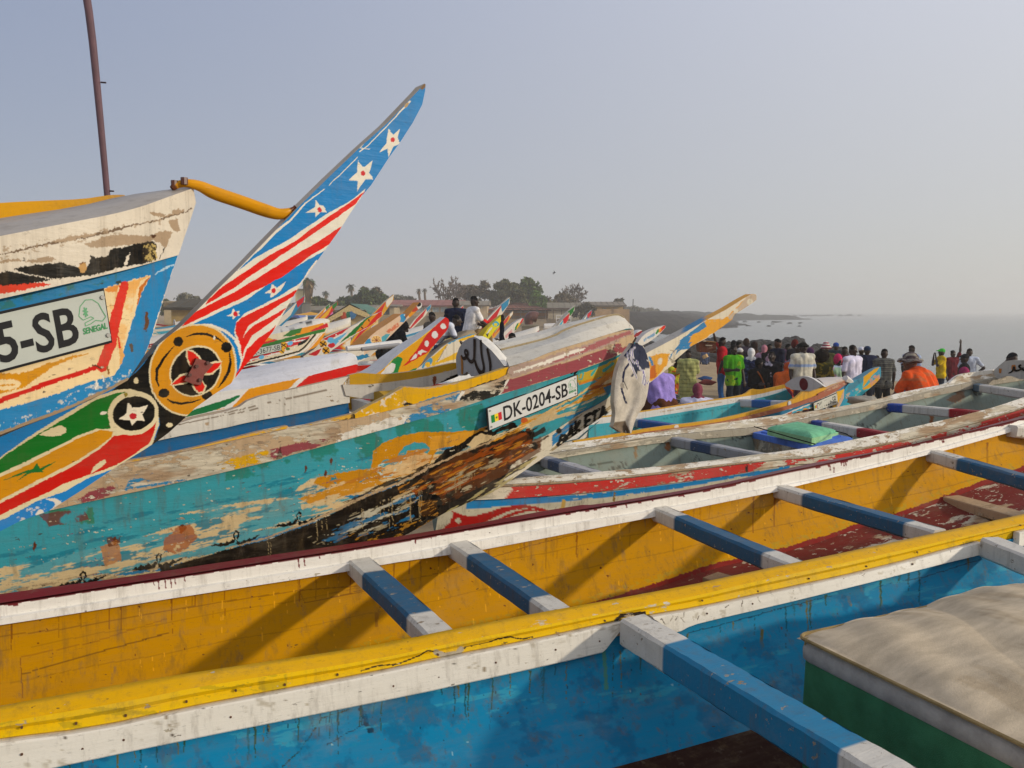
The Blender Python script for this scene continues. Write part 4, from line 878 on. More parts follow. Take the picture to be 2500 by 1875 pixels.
# side below the rail (slightly inside the rail)
Gs=gplan(.165)
px,G=quadgrid(Gs,smooth(np.array(T('k1',(-500,1110),(0,1000),(500,900),(1000,785),(1376,690))),2),smooth(np.array(T('k3',(-500,1180),(0,985),(250,890),(500,800),(850,640),(985,563))),2),420,130,T('k1',(1376,690),(1320,860),(1260,1050),(1200,1250),(1130,1450),(1060,1560),(985,1670)))
GBl=lin('#1c78ae'); GC=lin('#dcc394'); RS2=lin('#b8651c')
gl=[('p',T('k1',(-500,1290),(0,1172),(790,965),(930,922),(1165,853),(1100,985),(1070,1060),(1040,1160),(1008,1250),(985,1350),(950,1450),(935,1550),(935,1600),(800,1680),(0,1900),(-500,2000)),GC),
 ('p',T('k3',(935,440),(880,525),(600,605),(400,682),(0,802),(-500,930),(-500,1300),(1000,1000),(1000,440)),GBl),
 ('p',T('k1',(1165,853),(1090,900),(1040,1000),(960,1000),(950,930)),lin('#d9a157')),('p',T('k1',(800,968),(920,930),(900,990),(830,985)),lin('#d0863a')),
 ('s',T('k1',(1150,880),(1090,960),(1060,1080)),[3,8,3],RS2),('s',T('k1',(920,1380),(940,1480),(930,1540)),[8,12,6],lin('#cf9a55')),
 ('b',T('k1',(850,1000),(1060,950),(950,1420),(850,1420)),lin('#d8a865'),.03,.52),
 ('p',T('k3',(-500,560),(0,508),(150,510),(260,482),(350,440),(560,375),(722,353),(560,395),(430,450),(330,512),(200,612),(0,672),(-500,790)),OCH),('e',T('k3',(50,598))[0],(35,13),-3,GC),('s',T('k3',(0,603),(115,598)),3,OCH),
 ('p',T('k3',(-500,820),(0,703),(350,573),(740,450),(755,480),(350,612),(0,742),(-500,870)),RED),
 ('s',T('k1',(960,935),(880,1240),(850,1400),(790,1560)),[21,27,26,27],lin('#c92a1c')),('s',T('k1',(880,1290),(910,1340),(925,1415)),[9,4,6],lin('#c92a1c')),
 ('s',T('k3',(720,448),(780,470)),4,lin('#5a2a14')),('s',T('k3',(830,460),(838,510)),5,lin('#8a5a28')),
 ('e',T('k3',(340,652))[0],(3.5,3),0,lin('#4a4038')),('e',T('k3',(537,478))[0],(3.5,3),0,lin('#a08a70')),
 ('s',T('k1',(1130,1150),(1135,1230),(1120,1270)),[6,10,8],lin('#5a3a26')),('s',T('k1',(1010,1400),(1020,1450)),[9,4],lin('#50463c')),('e',T('k1',(915,915))[0],(7,4),0,lin('#2b3a38')),
 ('s',T('k1',(1200,850),(1270,810),(1345,775)),[2,6,3],lin('#a9c3d3')),('b',T('k1',(0,1050),(900,850),(900,900),(0,1130)),lin('#2a6d66'),.02,.5),
 ('b',T('k3',(0,900),(300,800),(600,640),(900,520),(1050,470),(1000,540),(700,680),(400,800),(0,960)),lin('#c9c3b4'),.11,.60),('s',T('k3',(745,570),(750,600),(740,630)),4,lin('#d5cfc2')),('s',T('k3',(790,530),(800,570)),5,lin('#d5cfc2')),
 ('s',T('k1',(1350,790),(1290,960),(1240,1130),(1180,1330),(1120,1500)),[3,4,5,6,6],lin('#d8cfc0')),('s',T('k1',(325,1400),(320,1470)),5,lin('#c9a878')),
 ('s',T('k3',(-500,1170),(0,975),(250,880),(500,790),(850,630),(985,555)),9,lin('#927c62'))]
mb=MB(); mb.slab(G,-gn*.03,paint(px.reshape(-1,2),GBl,gl,1.6,.08),WOOD,wear=.45); mb.build('hull','aged',Gb)
# deck: peeled grey top with camber, and the yellow coaming behind it
dk0=resample(smooth(on(ext(T('k1',(-500,650),(0,558),(500,460),(1000,363),(1340,240),(1492,186))),Gp),2),120)
off=lambda d:[(x-gn[0]*d,y-gn[1]*d) for x,y in gC]
dkc=resample(smooth(on(ext(T('k1',(-500,500),(0,418),(600,330),(960,243),(1320,195),(1440,183),(1488,184))),off(.10)),1),120)
dkf=dkc.copy(); 
for i in range(120):
    w=.14*(1-math.exp(-(119-i)/30)); dkf[i]=dkc[i]-gn*w-ez*.02
mb=MB(); G=np.stack([dk0-gn*.004,dk0*.6+dkc*.4+ez*.006,dkc,dkc*.5+dkf*.5-ez*.002,dkf],1); mb.grid(G,lin('#a9a197'),.45); _k=np.clip((119-np.arange(120))/110.,0,1)[:,None]; mb.grid(np.stack([dkf,dkf-ez*.35*_k+gn*.03],1),GBl); mb.build('deck','aged',Gb,smooth=True)
yc0=on(ext(T('k1',(-600,350),(0,300),(300,285),(640,272),(820,243),(900,237),(962,240))),off(.14)); yc1=on(ext(T('k1',(-600,520),(0,418),(300,375),(600,332),(820,285),(900,262),(965,246))),off(.11))
yc0=resample(smooth(yc0,1),60); yc1=resample(smooth(yc1,1),60)
mb=MB(); mb.slab(np.stack([yc0,yc1],1),-gn*.04,lin('#c98f10'),lin('#c98f10'),.35); mb.build('coaming','fresh',Gb)
# far side of the hull
fs0=dkf; fb_=resample(on(ext(T('k3',(-900,1400),(0,960),(500,780),(850,620),(975,560))),off(.02)),120); mb=MB(); mb.grid(np.stack([fs0-ez*.03,fs0*.5+fb_*.5-gn*.06,fb_],1),GBl); mb.build('far_side','aged',Gb)
# number plate 5-SB
pq=[(-46,1600),(849,1362),(790,980),(-130,1190)]
qs=[np.array(pplan(*p,gplan(.172))) for p in T('k1',*pq)]
nn_=np.cross(qs[1]-qs[0],qs[2]-qs[0])
pl_=number_plate(Gb,qs,'5-SB',(.055,.10,.725,.86),bold=.02,logo=(.745,.14,.985,.92),col=lin('#aeb3ac'))
# mast of a boat behind
mp=[py(203,-60,2.9),py(222,60,2.9),py(240,240,2.9),py(262,475,2.9),py(275,640,2.9)]
mb=MB(); mb.tube(smooth(np.array([list(p) for p in mp]),1),[.0135,.0125,.0105,.010],lin('#5d3f45'),seg=10); 
for (u,v,w) in ((252,201,7),(270,466,8)):
    c=py(u-6,v,2.9); d=py(u+w,v+1,2.9); mb.tube([c,d],.003,lin('#3b2b30'),seg=5)
po=mb.build('pole','metal',None,smooth=True); tagp(po,'thin maroon pole rising above the left bow into the sky','pole')
# ------------------------------------------------------------------ pirogue DK-0204
eA=36.; b0=np.array([.76,4.95,0]); ed=np.array([*AX(eA),0]); en=np.array([math.sin(R_(eA)),-math.cos(R_(eA)),0])
ed2=np.array([*AX(27.5),0])
def eC(t): return b0-ed*min(t,1.0)-ed2*max(t-1.0,0)
def eplan(w,s0=.35,extra=.0):
    return [tuple((eC(t)+en*(w*(1-math.exp(-max(t,0)/s0))+.012+extra))[:2]) for t in (7,4,3,2.2,1.7,1.3,1.,.8,.6,.45,.33,.22,.14,.07,.0,-.05)]
Ep=eplan(.32,.75); Eb=thing('pirogue','weathered teal and ochre pirogue with white bow deck, number plate DK-0204-SB','boat',(-.5,4.3,2.2),R_(eA))
# rub-rail strip with coloured lozenges
topk=T('k3',(-1200,1700),(0,1430),(500,1315),(945,1215),(1300,1145),(2212,940))+T('k4',(500,1290),(985,1215),(1300,1140),(1850,990),(2170,885))+T('k5',(712,942),(760,930),(900,885),(1100,802),(1400,712),(1700,620),(1830,606))
botk=T('k3',(-1200,1950),(0,1650),(400,1565),(640,1510),(1400,1350),(2212,1160))+T('k4',(360,1530),(900,1380),(1370,1250),(1790,1130))+T('k5',(630,1192),(1000,1080),(1300,990),(1600,880),(1812,782))
px,G=quadgrid(Ep,smooth(np.array(topk),1),smooth(np.array(botk),1),1000,26,T('k5',(1830,606),(1840,700),(1812,782)))
TN=lin('#b59b7b'); M2=lin('#8a4047'); BK2=lin('#1a1814'); B2_=lin('#2c7ca8')
el=[('p',T('k3',(-1200,1700),(560,1300),(700,1400),(600,1540),(-1200,1960)),TN),
 ('p',T('k3',(600,1480),(720,1410),(870,1375),(900,1400),(860,1450),(640,1515)),M2),('p',T('k3',(1020,1300),(1150,1270),(1530,1235),(1490,1300),(1450,1335),(1060,1395),(950,1415)),B2_),
 ('p',T('k3',(1560,1225),(2070,1100),(2050,1165),(1990,1195),(1525,1300)),YEL),('p',T('k4',(0,1530),(340,1455),(300,1545),(0,1612)),YEL),('p',T('k4',(350,1450),(480,1410),(840,1345),(760,1400),(700,1430),(345,1520)),M2),
 ('p',T('k4',(860,1335),(1440,1145),(1370,1252),(860,1390)),LWHT),('p',T('k4',(1440,1145),(1850,1000),(1760,1140),(1370,1255)),B2_),('p',T('k4',(1820,1040),(1900,1000),(2175,905),(2120,1030),(1790,1125)),BK2),
 ('s',T('k4',(1835,1000),(1800,1050),(1745,1145)),8,LWHT),('s',T('k4',(2185,915),(2120,1030)),7,LWHT),('s',T('k4',(1440,1140),(1370,1250)),3,LWHT),
 ('e',T('k4',(1350,1205))[0],(5,5),0,TN),('e',T('k4',(1690,1115))[0],(5,5),0,LWHT),('e',T('k4',(1620,1130))[0],(6,5),0,YEL),
 ('p',T('k5',(720,1055),(900,1000),(1300,880),(1835,680),(1815,785),(1300,990),(635,1190),(680,1110)),M2),
 ('p',T('k5',(700,940),(1000,870),(1400,740),(1830,600),(1835,672),(1300,860),(900,985),(720,1045)),lin('#a48c80')),
 ('p',T('k5',(1000,905),(1400,760),(1800,610),(1820,640),(1450,790),(1100,910)),lin('#9a5a5c')),
 ('s',T('k5',(760,990),(1000,915),(1350,790),(1400,775)),[4,8,8,3],LWHT),('p',T('k5',(1700,700),(1845,640),(1840,700),(1820,740),(1730,770)),TN)]
C=paint(px.reshape(-1,2),TN,el,1.8,.08); w_=np.where(px.reshape(-1,2)[:,0]<1230,.68,.56)
mb=MB(); mb.slab(G,-en*.05,C,WOOD,wear=w_); 
mb.build('rub_rail','worn',Eb)
# inner ledge above the strip (worn tan/yellow) left part
lk=T('k3',(-1200,1620),(0,1350),(500,1255),(945,1190),(1300,1135),(2212,905))+T('k4',(500,1287),(980,1170),(1000,1165))
lb=T('k3',(-1200,1705),(0,1435),(500,1320),(945,1220),(1300,1150),(2212,945))+T('k4',(500,1295),(985,1220),(1005,1215))
mb=MB()
pxl,Gl_=quadgrid(eplan(.30,.75),smooth(np.array(lk),1),smooth(np.array(lb),1),420,10)
Gl_[:,-1]+=0; ll=[('b',T('k3',(1000,1100),(2212,850),(2212,960),(1000,1230)),YEL,.06,.45),('b',T('k4',(0,1380),(1000,1150),(1000,1230),(0,1480)),YEL,.05,.42),('s',T('k4',(0,1440),(500,1330),(980,1200)),2,BLK)]
mb.slab(Gl_,-en*.03,paint(pxl.reshape(-1,2),TN,ll,1.5,.1),WOOD,wear=.6)
mb.build('gunwale','worn',Eb)
# raised yellow washstrake
wk=smooth(np.array(T('k4',(988,1172),(1100,1110),(1250,1035),(1330,985),(1380,958),(1430,962),(1560,972),(1800,930),(2000,870),(2172,812),(2185,812))),1)
wb_=smooth(np.array(T('k4',(990,1212),(1200,1165),(1450,1105),(1850,995),(2172,888),(2185,885))),1)
px,G=quadgrid(eplan(.31,.75),wk,wb_,420,34)
wl=[('p',T('k4',(1450,1105),(1500,1075),(1830,985),(1860,985),(1850,1010),(1460,1130)),lin('#4f7f96')),('p',T('k4',(1870,990),(1880,970),(2165,880),(2172,900)),BLK),('p',T('k4',(1370,1095),(1400,1080),(1450,1090),(1430,1100),(1380,1108)),BLK),
 ('s',T('k4',(990,1170),(1330,985),(1380,958),(1560,972),(1800,930)),2.5,TN),('b',T('k4',(1000,1140),(1300,1000),(1400,1080),(1000,1240)),LWHT,.06,.56),('s',T('k4',(1130,1160),(1060,1185)),5,YEL),('s',T('k4',(990,1170),(1000,1215)),5,BLK)]
mb=MB(); mb.slab(G,-en*.035,paint(px.reshape(-1,2),YEL,wl,1.8,.08),lin('#c9a030'),wear=.48,edge=lin('#b89a5a')); mb.build('washstrake','aged',Eb)
# hull side
Es=eplan(.30,.75)
ht=smooth(np.array(T('k3',(-1200,1940),(0,1640),(640,1500),(1400,1340),(2212,1150))+T('k4',(900,1370),(1370,1240),(1790,1120))+T('k5',(1000,1070),(1300,980),(1600,870),(1808,780))),1)
hbm=smooth(np.array([(-380,1760),(0,1660),(400,1540),(700,1440),(946,1330)]+T('c6',(480,255),(560,190))+T('c3',(0,720),(200,600),(400,530))+T('k5',(1180,1480),(1350,1360),(1480,1300),(1640,1200))),1)
px,G0=quadgrid(Es,ht,hbm,1000,170,T('k5',(1808,780),(1750,810),(1720,900),(1680,1020),(1655,1120),(1640,1200)))
# lean the bottom in towards the keel: re-project rows on sheets closer to the centre line
t=np.linspace(0,1,170)
G=np.zeros_like(G0); NR=G0.shape[0]
for j in range(170):
    w=.30-.18*t[j]**1.6
    if j%5==0 or j==169: G[:,j]=on(px[:,j],eplan(w,.75)); 
js=[j for j in range(170) if j%5==0 or j==169]
for a_,b_ in zip(js[:-1],js[1:]):
    for j in range(a_+1,b_):
        f=(j-a_)/(b_-a_); G[:,j]=G[:,a_]*(1-f)+G[:,b_]*f
TL=lin('#3896a4'); ECR=lin('#d3ba8d'); OR=lin('#d4962a'); DT=lin('#241a10'); BE=lin('#2379a6')
XX=T('k3',(-1200,1940),(2212,1150))
el=[ # cream lower band
 ('p',[(-500,1560)]+T('c5',(0,335),(250,285),(530,225),(620,200),(720,180),(850,150),(1000,100),(1150,60),(1350,0))+T('k3',(1370,1600),(1700,1530),(2212,1460))+T('k4',(700,1640),(1000,1590),(1200,1659))+T('c3',(0,420),(0,900))+[(900,1500),(-500,1900)],ECR),
 ('g',[(-300,1500),(600,1330),(1100,1200),(1100,1330),(-300,1800)],lin('#a98f6c'),.22,.56,-.22),('g',[(-300,1500),(600,1330),(1100,1200),(1100,1330),(-300,1800)],lin('#5f5140'),.4,.68,-.22),
 ('g',[(-300,1400),(640,1180),(1180,1040),(1180,1160),(600,1330),(-300,1560)],lin('#3a9bab'),.05,.55,-.22),('g',[(-300,1400),(640,1180),(1180,1040),(1180,1160),(600,1330),(-300,1560)],lin('#1f7d92'),.08,.60,-.22),
 ('b',T('n2',(0,930),(560,830),(1230,660),(1230,780),(600,930),(0,1030)),lin('#1f7a68'),.02,.50),
 # ochre scroll growing out of the teal
 ('p',T('n2',(410,1040),(430,1010),(560,985),(680,970),(690,890),(730,850),(800,825),(900,800),(1050,800),(1180,790),(1180,800),(1090,830),(1000,860),(940,960),(860,1000),(760,1030),(640,1050),(470,1060)),OCH),
 ('p',T('n2',(790,925),(830,870),(880,848),(930,850),(960,880),(940,905),(900,880),(850,890),(810,940),(760,985),(730,990),(715,960),(735,930),(770,925)),TL),
 ('p',T('n2',(740,960),(790,950),(850,905),(910,890),(960,910),(940,960),(900,990),(800,1020),(720,1020)),lin('#d2aa74')),
 ('s',T('n2',(745,945),(715,955),(712,985),(740,1010),(780,1000),(800,960),(850,905),(910,885)),[3,4,5,4,4,4,3,2],lin('#b9d0cc')),
 ('s',T('n2',(985,850),(1000,880),(1040,880),(1060,850),(1110,840)),[5,6,6,5,2],BE),('s',T('n2',(985,845),(1002,888),(1045,888),(1065,855)),1.5,lin('#d8cfbc')),
 ('p',T('n2',(485,1005),(505,1012),(512,998),(520,1016),(545,1018),(520,1030),(515,1045),(500,1032),(480,1035),(495,1020)),lin('#1f8090')),
 ('s',T('n2',(560,1065),(620,1040),(660,1015),(680,1030),(730,1040)),[2,3,3,2,2],lin('#2f8a9c')),
 ('g',T('n2',(400,1080),(700,960),(1200,830),(1180,960),(860,1080),(400,1180)),lin('#d8b886'),.12,.58,-.25),('g',T('n2',(420,1000),(1180,790),(1100,900),(500,1080)),lin('#b9741e'),.1,.60,-.25),
 ('p',T('n2',(340,1110),(500,1060),(760,1010),(880,990),(700,1060),(520,1110),(400,1140)),lin('#c98a22')),('g',T('n2',(340,1110),(880,990),(700,1080),(360,1160)),ECR,.15,.52,-.25),
 # blue band above the tar
 ('p',T('c5',(680,380),(850,345),(960,355),(1060,310),(1300,260),(1420,210),(1560,150),(1700,120),(1850,70),(1990,20),(2212,-60),(2212,-30),(1900,85),(1500,195),(1000,330),(800,375)),BE),
 ('p',T('n2',(550,1100),(640,1090),(780,1050),(860,1040),(960,970),(1000,980),(1100,930),(1100,945),(960,1000),(800,1070),(620,1120)),BE),
 ('g',[(500,1420),(500,1380),(1100,1130),(1140,1180),(700,1400)],lin('#d8cfb8'),.25,.60,-.3),
]
TAR=T('n2',(-300,1440),(0,1350),(200,1300),(430,1215),(560,1150),(700,1085),(830,1040),(960,965),(1100,905),(1250,845),(1380,795),(1440,800),(1430,850),(1380,900),(1340,950),(1300,1010),(1230,1080),(1150,1160),(1000,1350),(0,1600),(-300,1600))
LD=[('g',T('n2',(1100,880),(1480,760),(1520,850),(1400,960),(1150,1150),(1000,1150)),lin('#2a180c'),.09,.50,-.5),('g',T('n2',(300,1240),(800,1010),(1100,880),(1250,850),(1100,950),(800,1080),(400,1270)),lin('#20160e'),.12,.55,-.4),('p',TAR,lin('#17100a')),('g',T('n2',(700,1100),(1100,930),(1300,870),(1250,960),(900,1130)),lin('#bfa477'),.13,.64,-.45),('b',T('n2',(850,1050),(1100,900),(1380,780),(1480,770),(1500,870),(1300,1000),(1000,1150)),lin('#5a3010'),.02,.42),('g',T('n2',(850,1060),(1100,920),(1400,800),(1450,880),(1200,1010),(950,1140)),lin('#8f4410'),.09,.54,-.45),
 ('g',T('n2',(800,1060),(1100,930),(1400,820),(1430,880),(1150,1040),(850,1150)),lin('#b5761e'),.16,.62,-.45),('g',T('n2',(300,1300),(700,1120),(1000,1010),(1300,900),(1300,1060),(1000,1200),(500,1330)),lin('#a79a7c'),.14,.645,-.42),
 ('g',T('n2',(450,1280),(620,1180),(880,1080),(900,1150),(650,1270)),lin('#c4bda8'),.12,.57,-.35),('g',T('n2',(400,1300),(900,1080),(1000,1180),(600,1330)),lin('#1f6a96'),.1,.58,-.35),('g',T('n2',(900,1250),(1150,1100),(1500,880),(1550,900),(1300,1080),(1000,1230)),lin('#a89a68'),.13,.55,-.6),
 ('g',T('n2',(400,1320),(1000,1180),(1200,1080),(1100,1200),(800,1300)),lin('#b07a22'),.2,.66,-.4),
 ('s',T('n2',(0,1345),(200,1290),(430,1205),(560,1142),(700,1078),(830,1030),(960,958),(1100,898),(1250,838)),[3,4,5,6,6,5,5,4,3],lin('#b59a78')),
 ('e',T('n2',(942,1150))[0],(39,30),-35,lin('#050505')),('e',T('n2',(942,1155))[0],(25,18),-35,lin('#3c2208')),('g',T('n2',(900,1120),(990,1120),(990,1190),(900,1190)),lin('#a8742a'),.3,.58,-.5),('e',T('n2',(1440,865))[0],(9,9),0,lin('#0a0806'))]
def flame(k,x,y,s_=1.,rot=-14):
    P=[(0,0),(18,-14),(30,-8),(44,-22),(60,-12),(78,-30),(92,-20),(110,-38),(118,-34),(112,-62),(126,-82),(144,-74),(146,-54),(132,-30),(150,-22),(166,-36),(180,-30),(196,-46),(212,-38),(232,-56),(250,-58),(232,-42),(200,-24),(160,-4),(140,0),(128,-14),(132,-44),(138,-62),(128,-70),(122,-58),(126,-34),(116,-14),(90,-4),(60,4)]
    return ('p',T(k,*[(x+a*s_,y+b*s_) for a,b in P]),BLK)
el+=[flame('c5',350,445,1.15),flame('c5',790,345,1.25),flame('c5',1270,205,1.15),flame('c5',1650,85,1.1),flame('k4',1400,1655,.9)]
el+=[('p',T('k4',(1590,1560),(1700,1450),(1850,1370),(1950,1290),(2040,1270),(2060,1300),(2100,1330),(2212,1280),(2212,1330),(2100,1380),(2060,1340),(1980,1350),(1850,1440),(1750,1500),(1850,1500),(1900,1450),(2000,1440),(2100,1400),(2040,1450),(1930,1480),(1880,1540),(1850,1500),(1700,1540)),BLK),
 ('p',T('k4',(1860,1380),(1990,1290),(2040,1290),(2000,1330),(1900,1390)),ECR),
 ('p',T('k5',(0,1570),(150,1560),(420,1510),(500,1480),(470,1560),(260,1640),(0,1700)),OR),
 ('p',T('k5',(240,1659),(330,1590),(450,1520),(560,1530),(620,1490),(760,1440),(800,1490),(770,1520),(700,1500),(620,1530),(560,1570),(420,1600),(330,1659)),BLK),
 ('p',T('k5',(330,1640),(450,1545),(540,1560),(600,1570),(680,1540),(740,1530),(640,1600),(520,1640),(420,1700)),ECR),
 ('p',T('k5',(820,1440),(900,1420),(1050,1340),(1250,1290),(1330,1240),(1500,1130),(1700,1000),(1680,1050),(1560,1180),(1400,1250),(1250,1300),(1100,1370),(900,1450),(760,1560),(640,1600),(520,1659),(480,1659),(650,1560),(780,1500)),OR),
 ('p',T('k5',(830,1410),(1000,1370),(1230,1240),(1320,1200),(1500,1080),(1720,880),(1700,960),(1560,1050),(1450,1130),(1300,1230),(1100,1330),(980,1380),(860,1440)),lin('#d9b877')),
 ('p',T('k5',(1320,1010),(1500,950),(1740,830),(1700,960),(1600,1010),(1400,1080),(1320,1090)),lin('#b99a2e')),
 ('p',T('k5',(1340,950),(1600,880),(1745,800),(1740,835),(1500,955),(1325,1015)),lin('#23808a')),
 ('s',T('k5',(1340,1040),(1345,1000),(1380,1000),(1370,1050),(1340,1050)),3,lin('#3aa09a')),('s',T('k5',(1450,1020),(1500,960)),5,lin('#3aa09a')),('s',T('k5',(1560,980),(1640,910)),7,lin('#3aa09a')),
 ('g',T('k5',(1330,1090),(1700,960),(1650,1120),(1380,1220)),lin('#c97c14'),.09,.45,-.4),('g',T('k5',(1350,1180),(1690,1000),(1650,1120),(1400,1240)),lin('#9c4a16'),.13,.56,-.4),('g',T('k5',(500,1590),(1000,1400),(1500,1150),(1700,950),(1650,1150),(1000,1480)),lin('#e0cda4'),.16,.60,-.4),
 ('s',T('k5',(1270,1000),(1310,960),(1330,960),(1300,1010)),6,BLK),('s',T('k5',(1080,1400),(1100,1350),(1180,1300)),[2,5,2],ECR),('s',T('k5',(1200,1225),(1260,1260)),2,BLK),
 ('e',T('k5',(850,1425))[0],(10,6),0,lin('#c9602a')),('g',T('k5',(900,1380),(1650,1130),(1640,1210),(1480,1310),(1100,1490),(900,1520)),lin('#c9b083'),.08,.50,-.4),
 ('p',T('k5',(1200,1400),(1380,1330),(1480,1290),(1650,1190),(1650,1240),(1500,1330),(1350,1390),(1300,1430)),BE),('p',T('k5',(1560,1130),(1655,1090),(1645,1180),(1590,1200)),BE),
 ('p',T('k5',(820,1640),(860,1500),(900,1490),(920,1560),(900,1659)),lin('#5b2f16'))]
# rust, scratches
el+=[('b',T('k3',(380,1560),(720,1540),(730,1670),(360,1680)),lin('#2f7a52'),.03,.50),('b',T('k3',(300,1600),(640,1550),(690,1640),(380,1690)),lin('#6d2d30'),.03,.42)]
for k,x,y,r in (('k4',625,1590,4),('k4',820,1530,5),('k4',775,1625,4),('c5',210,200,6),('c5',690,170,9),('c5',1095,95,11),('k4',1615,915,4)): el+=[('s',T(k,(x,y-20),(x,y),(x-6,y+30)),[3,r*1.6,r*.6],lin('#5b2b12'))]
el+=[('b',T('c5',(990,110),(1140,70),(1190,150),(1080,260),(980,230)),lin('#a5541f'),.03,.46),('b',T('c5',(600,210),(710,160),(730,290),(630,330)),lin('#b9783e'),.03,.48),('b',T('c5',(640,150),(720,140),(720,200),(650,210)),lin('#5b2b12'),.06,.5)]
for i in range(150):
    u=rg_.uniform(100,1150); v=np.interp(u,[100,1150],[1330,1090])+rg_.uniform(-70,60); w=rg_.uniform(.8,2.3); el.append(('s',[(u,v),(u+w*rg_.uniform(.5,4),v-w*.4)],w,lin(rg_.choice(['#cfc6ae','#c2b08c','#8a8470']))))
for i in range(70):
    u=rg_.uniform(0,1100); v=np.interp(u,[0,1100],[1400,1130])+rg_.uniform(-60,90); L=rg_.uniform(10,60); el.append(('s',[(u,v),(u+L,v-L*.22)],[.6,rg_.uniform(1,2),.5],lin(rg_.choice(['#c9c1ab','#5a4a52','#b79a78','#7a4a6a']))))
el+=LD
for i in range(30):
    u=rg_.uniform(640,1250); v=np.interp(u,[640,1250],[1330,1140]); el.append(('s',[(u,v-14),(u+2,v+rg_.uniform(10,60))],1.2,lin('#9a8660')))
C=paint(px.reshape(-1,2),TL,el,1.8,.07)
pv=px.reshape(-1,2); wr=np.full(len(pv),.50); dark=C.sum(1)<.12; wr[dark]=.36
mb=MB(); mb.grid(G,C,wr); mb.grid(G[::8,::10]-en*.03,WOOD,flip=True)
for rim_ in (G[:,-1],G[:,0]): mb.grid(np.stack([rim_[::4],rim_[::4]-en*.03],1),WOOD)
mb.build('hull','hullold',Eb)
# horn of this boat (keel timber + prow) on the centre plane
H1=[(-400,1780),(0,1670),(400,1548),(700,1448),(946,1330)]+T('c6',(560,180))+T('c3',(0,720),(200,600),(400,520))+T('k5',(1180,1470),(1350,1350),(1480,1290),(1640,1190),(1700,1050),(1800,900),(1990,795),(2212,680))+T('c2',(487,185),(600,125),(700,62),(745,38),(765,42))
H2=[(-400,1900),(0,1760),(400,1600),(700,1480)]+T('c6',(200,330),(360,272),(480,255),(700,130),(1000,0))+T('c3',(440,660),(560,570),(945,310))+T('k5',(1640,1330),(1800,1200),(1985,1080),(2212,900))+T('k6',(220,590),(500,350),(680,262),(1030,5))+T('c2',(650,150),(740,92),(768,70),(768,50))
A1=resample(ext(H1),1100); A2=resample(ext(H2),1100); tt=np.linspace(0,1,60)[None,:,None]; PXH=A1[:,None]*(1-tt)+A2[:,None]*tt; rr=PXH.reshape(-1,2)
HH=on(rr,[tuple((eC(t)+en*.05)[:2]) for t in (7,4,2.5,1.6,1.0,0,-2.5)]).reshape(1100,60,3)
W2=lin('#cdc4b0'); bl=lin('#2a76a8')
hl=LD+[
 ('p',T('k5',(1000,1620),(1300,1400),(1650,1230),(1650,1290),(1400,1480),(1150,1659),(1000,1800)),W2),('p',T('k5',(1100,1560),(1290,1420),(1330,1420),(1200,1560),(1100,1659)),bl),('g',T('k5',(1000,1700),(1300,1400),(1650,1230),(1650,1300),(1150,1700)),lin('#8f7c58'),.16,.56,-.6),('e',T('k5',(1160,1515))[0],(7,8),0,BLK)]
SL=[ # B A K E T A . in slanted capitals
 [(1150,1640),(1185,1560),(1215,1560),(1210,1600),(1175,1600),(1210,1605),(1195,1645),(1150,1650)],
 [(1225,1600),(1275,1480),(1290,1560),],[(1245,1555),(1285,1535)],
 [(1310,1560),(1310,1440)],[(1350,1430),(1312,1500),(1370,1530)],
 [(1400,1495),(1400,1385),(1445,1360)],[(1400,1440),(1435,1420)],[(1400,1495),(1450,1465)],
 [(1480,1445),(1480,1345)],[(1455,1365),(1520,1325)],
 [(1530,1410),(1560,1300),(1590,1370)],[(1540,1375),(1585,1350)]]
for L in SL: hl.append(('s',T('k5',*L),7.5,BLK))
hl+=[('e',T('k5',(1480,1440))[0],(3,3),0,BLK),('p',T('k5',(1640,1200),(1990,795),(2212,680),(2500,560),(2212,905),(1985,1080),(1640,1330)),lin('#d3c9b2')),
 ('p',T('k5',(1980,850),(2150,830),(2130,930),(2010,1060),(1900,1100),(1960,960)),OR),('p',T('k5',(1990,940),(2060,900),(2030,1040),(1960,1050)),lin('#b9601c')),('e',T('k5',(2075,893))[0],(7,9),0,W2),('s',T('k5',(1980,860),(2000,920)),6,bl),
 ('p',T('k6',(0,470),(100,460),(200,465),(120,600),(0,720)),OR),('e',T('k6',(65,565))[0],(6,9),0,W2),
 ('p',T('k6',(165,590),(210,470),(330,330),(380,240),(500,150),(670,60),(640,110),(540,170),(500,220),(440,240),(560,250),(660,240),(560,320),(470,370),(430,440),(440,400),(300,400),(230,460)),bl),
 ('p',T('k6',(340,360),(420,300),(530,255),(470,330),(420,360),(360,380)),W2),
 ('p',T('k6',(440,240),(560,140),(680,60),(690,0),(1000,-20),(850,150),(750,200),(670,260),(560,320),(480,370),(460,350),(540,240)),OR),
 ('b',T('k6',(600,60),(1100,-60),(1000,60),(700,220)),lin('#b9a58c'),.10,.55),
 ('p',T('c2',(487,185),(520,200),(600,170),(690,80),(745,38),(765,42),(768,70),(650,180),(560,240),(480,260)),OR),
 ('p',T('c2',(590,185),(660,120),(710,60),(750,38),(768,45),(768,72),(740,92),(640,165),(560,235)),lin('#b3a08b')),
 ('e',T('c2',(733,84))[0],(8,8),0,W2),('e',T('c2',(655,130))[0],(6,7),-30,W2),('e',T('c2',(608,165))[0],(5,6),-30,W2),('p',T('c2',(560,235),(640,190),(610,160),(520,215)),OR),
 ('p',T('c2',(355,290),(420,240),(487,185),(500,215),(430,270),(400,270),(420,300),(350,350),(330,370)),bl),('p',T('c2',(400,300),(420,260),(480,230),(470,270),(430,300)),OR)]
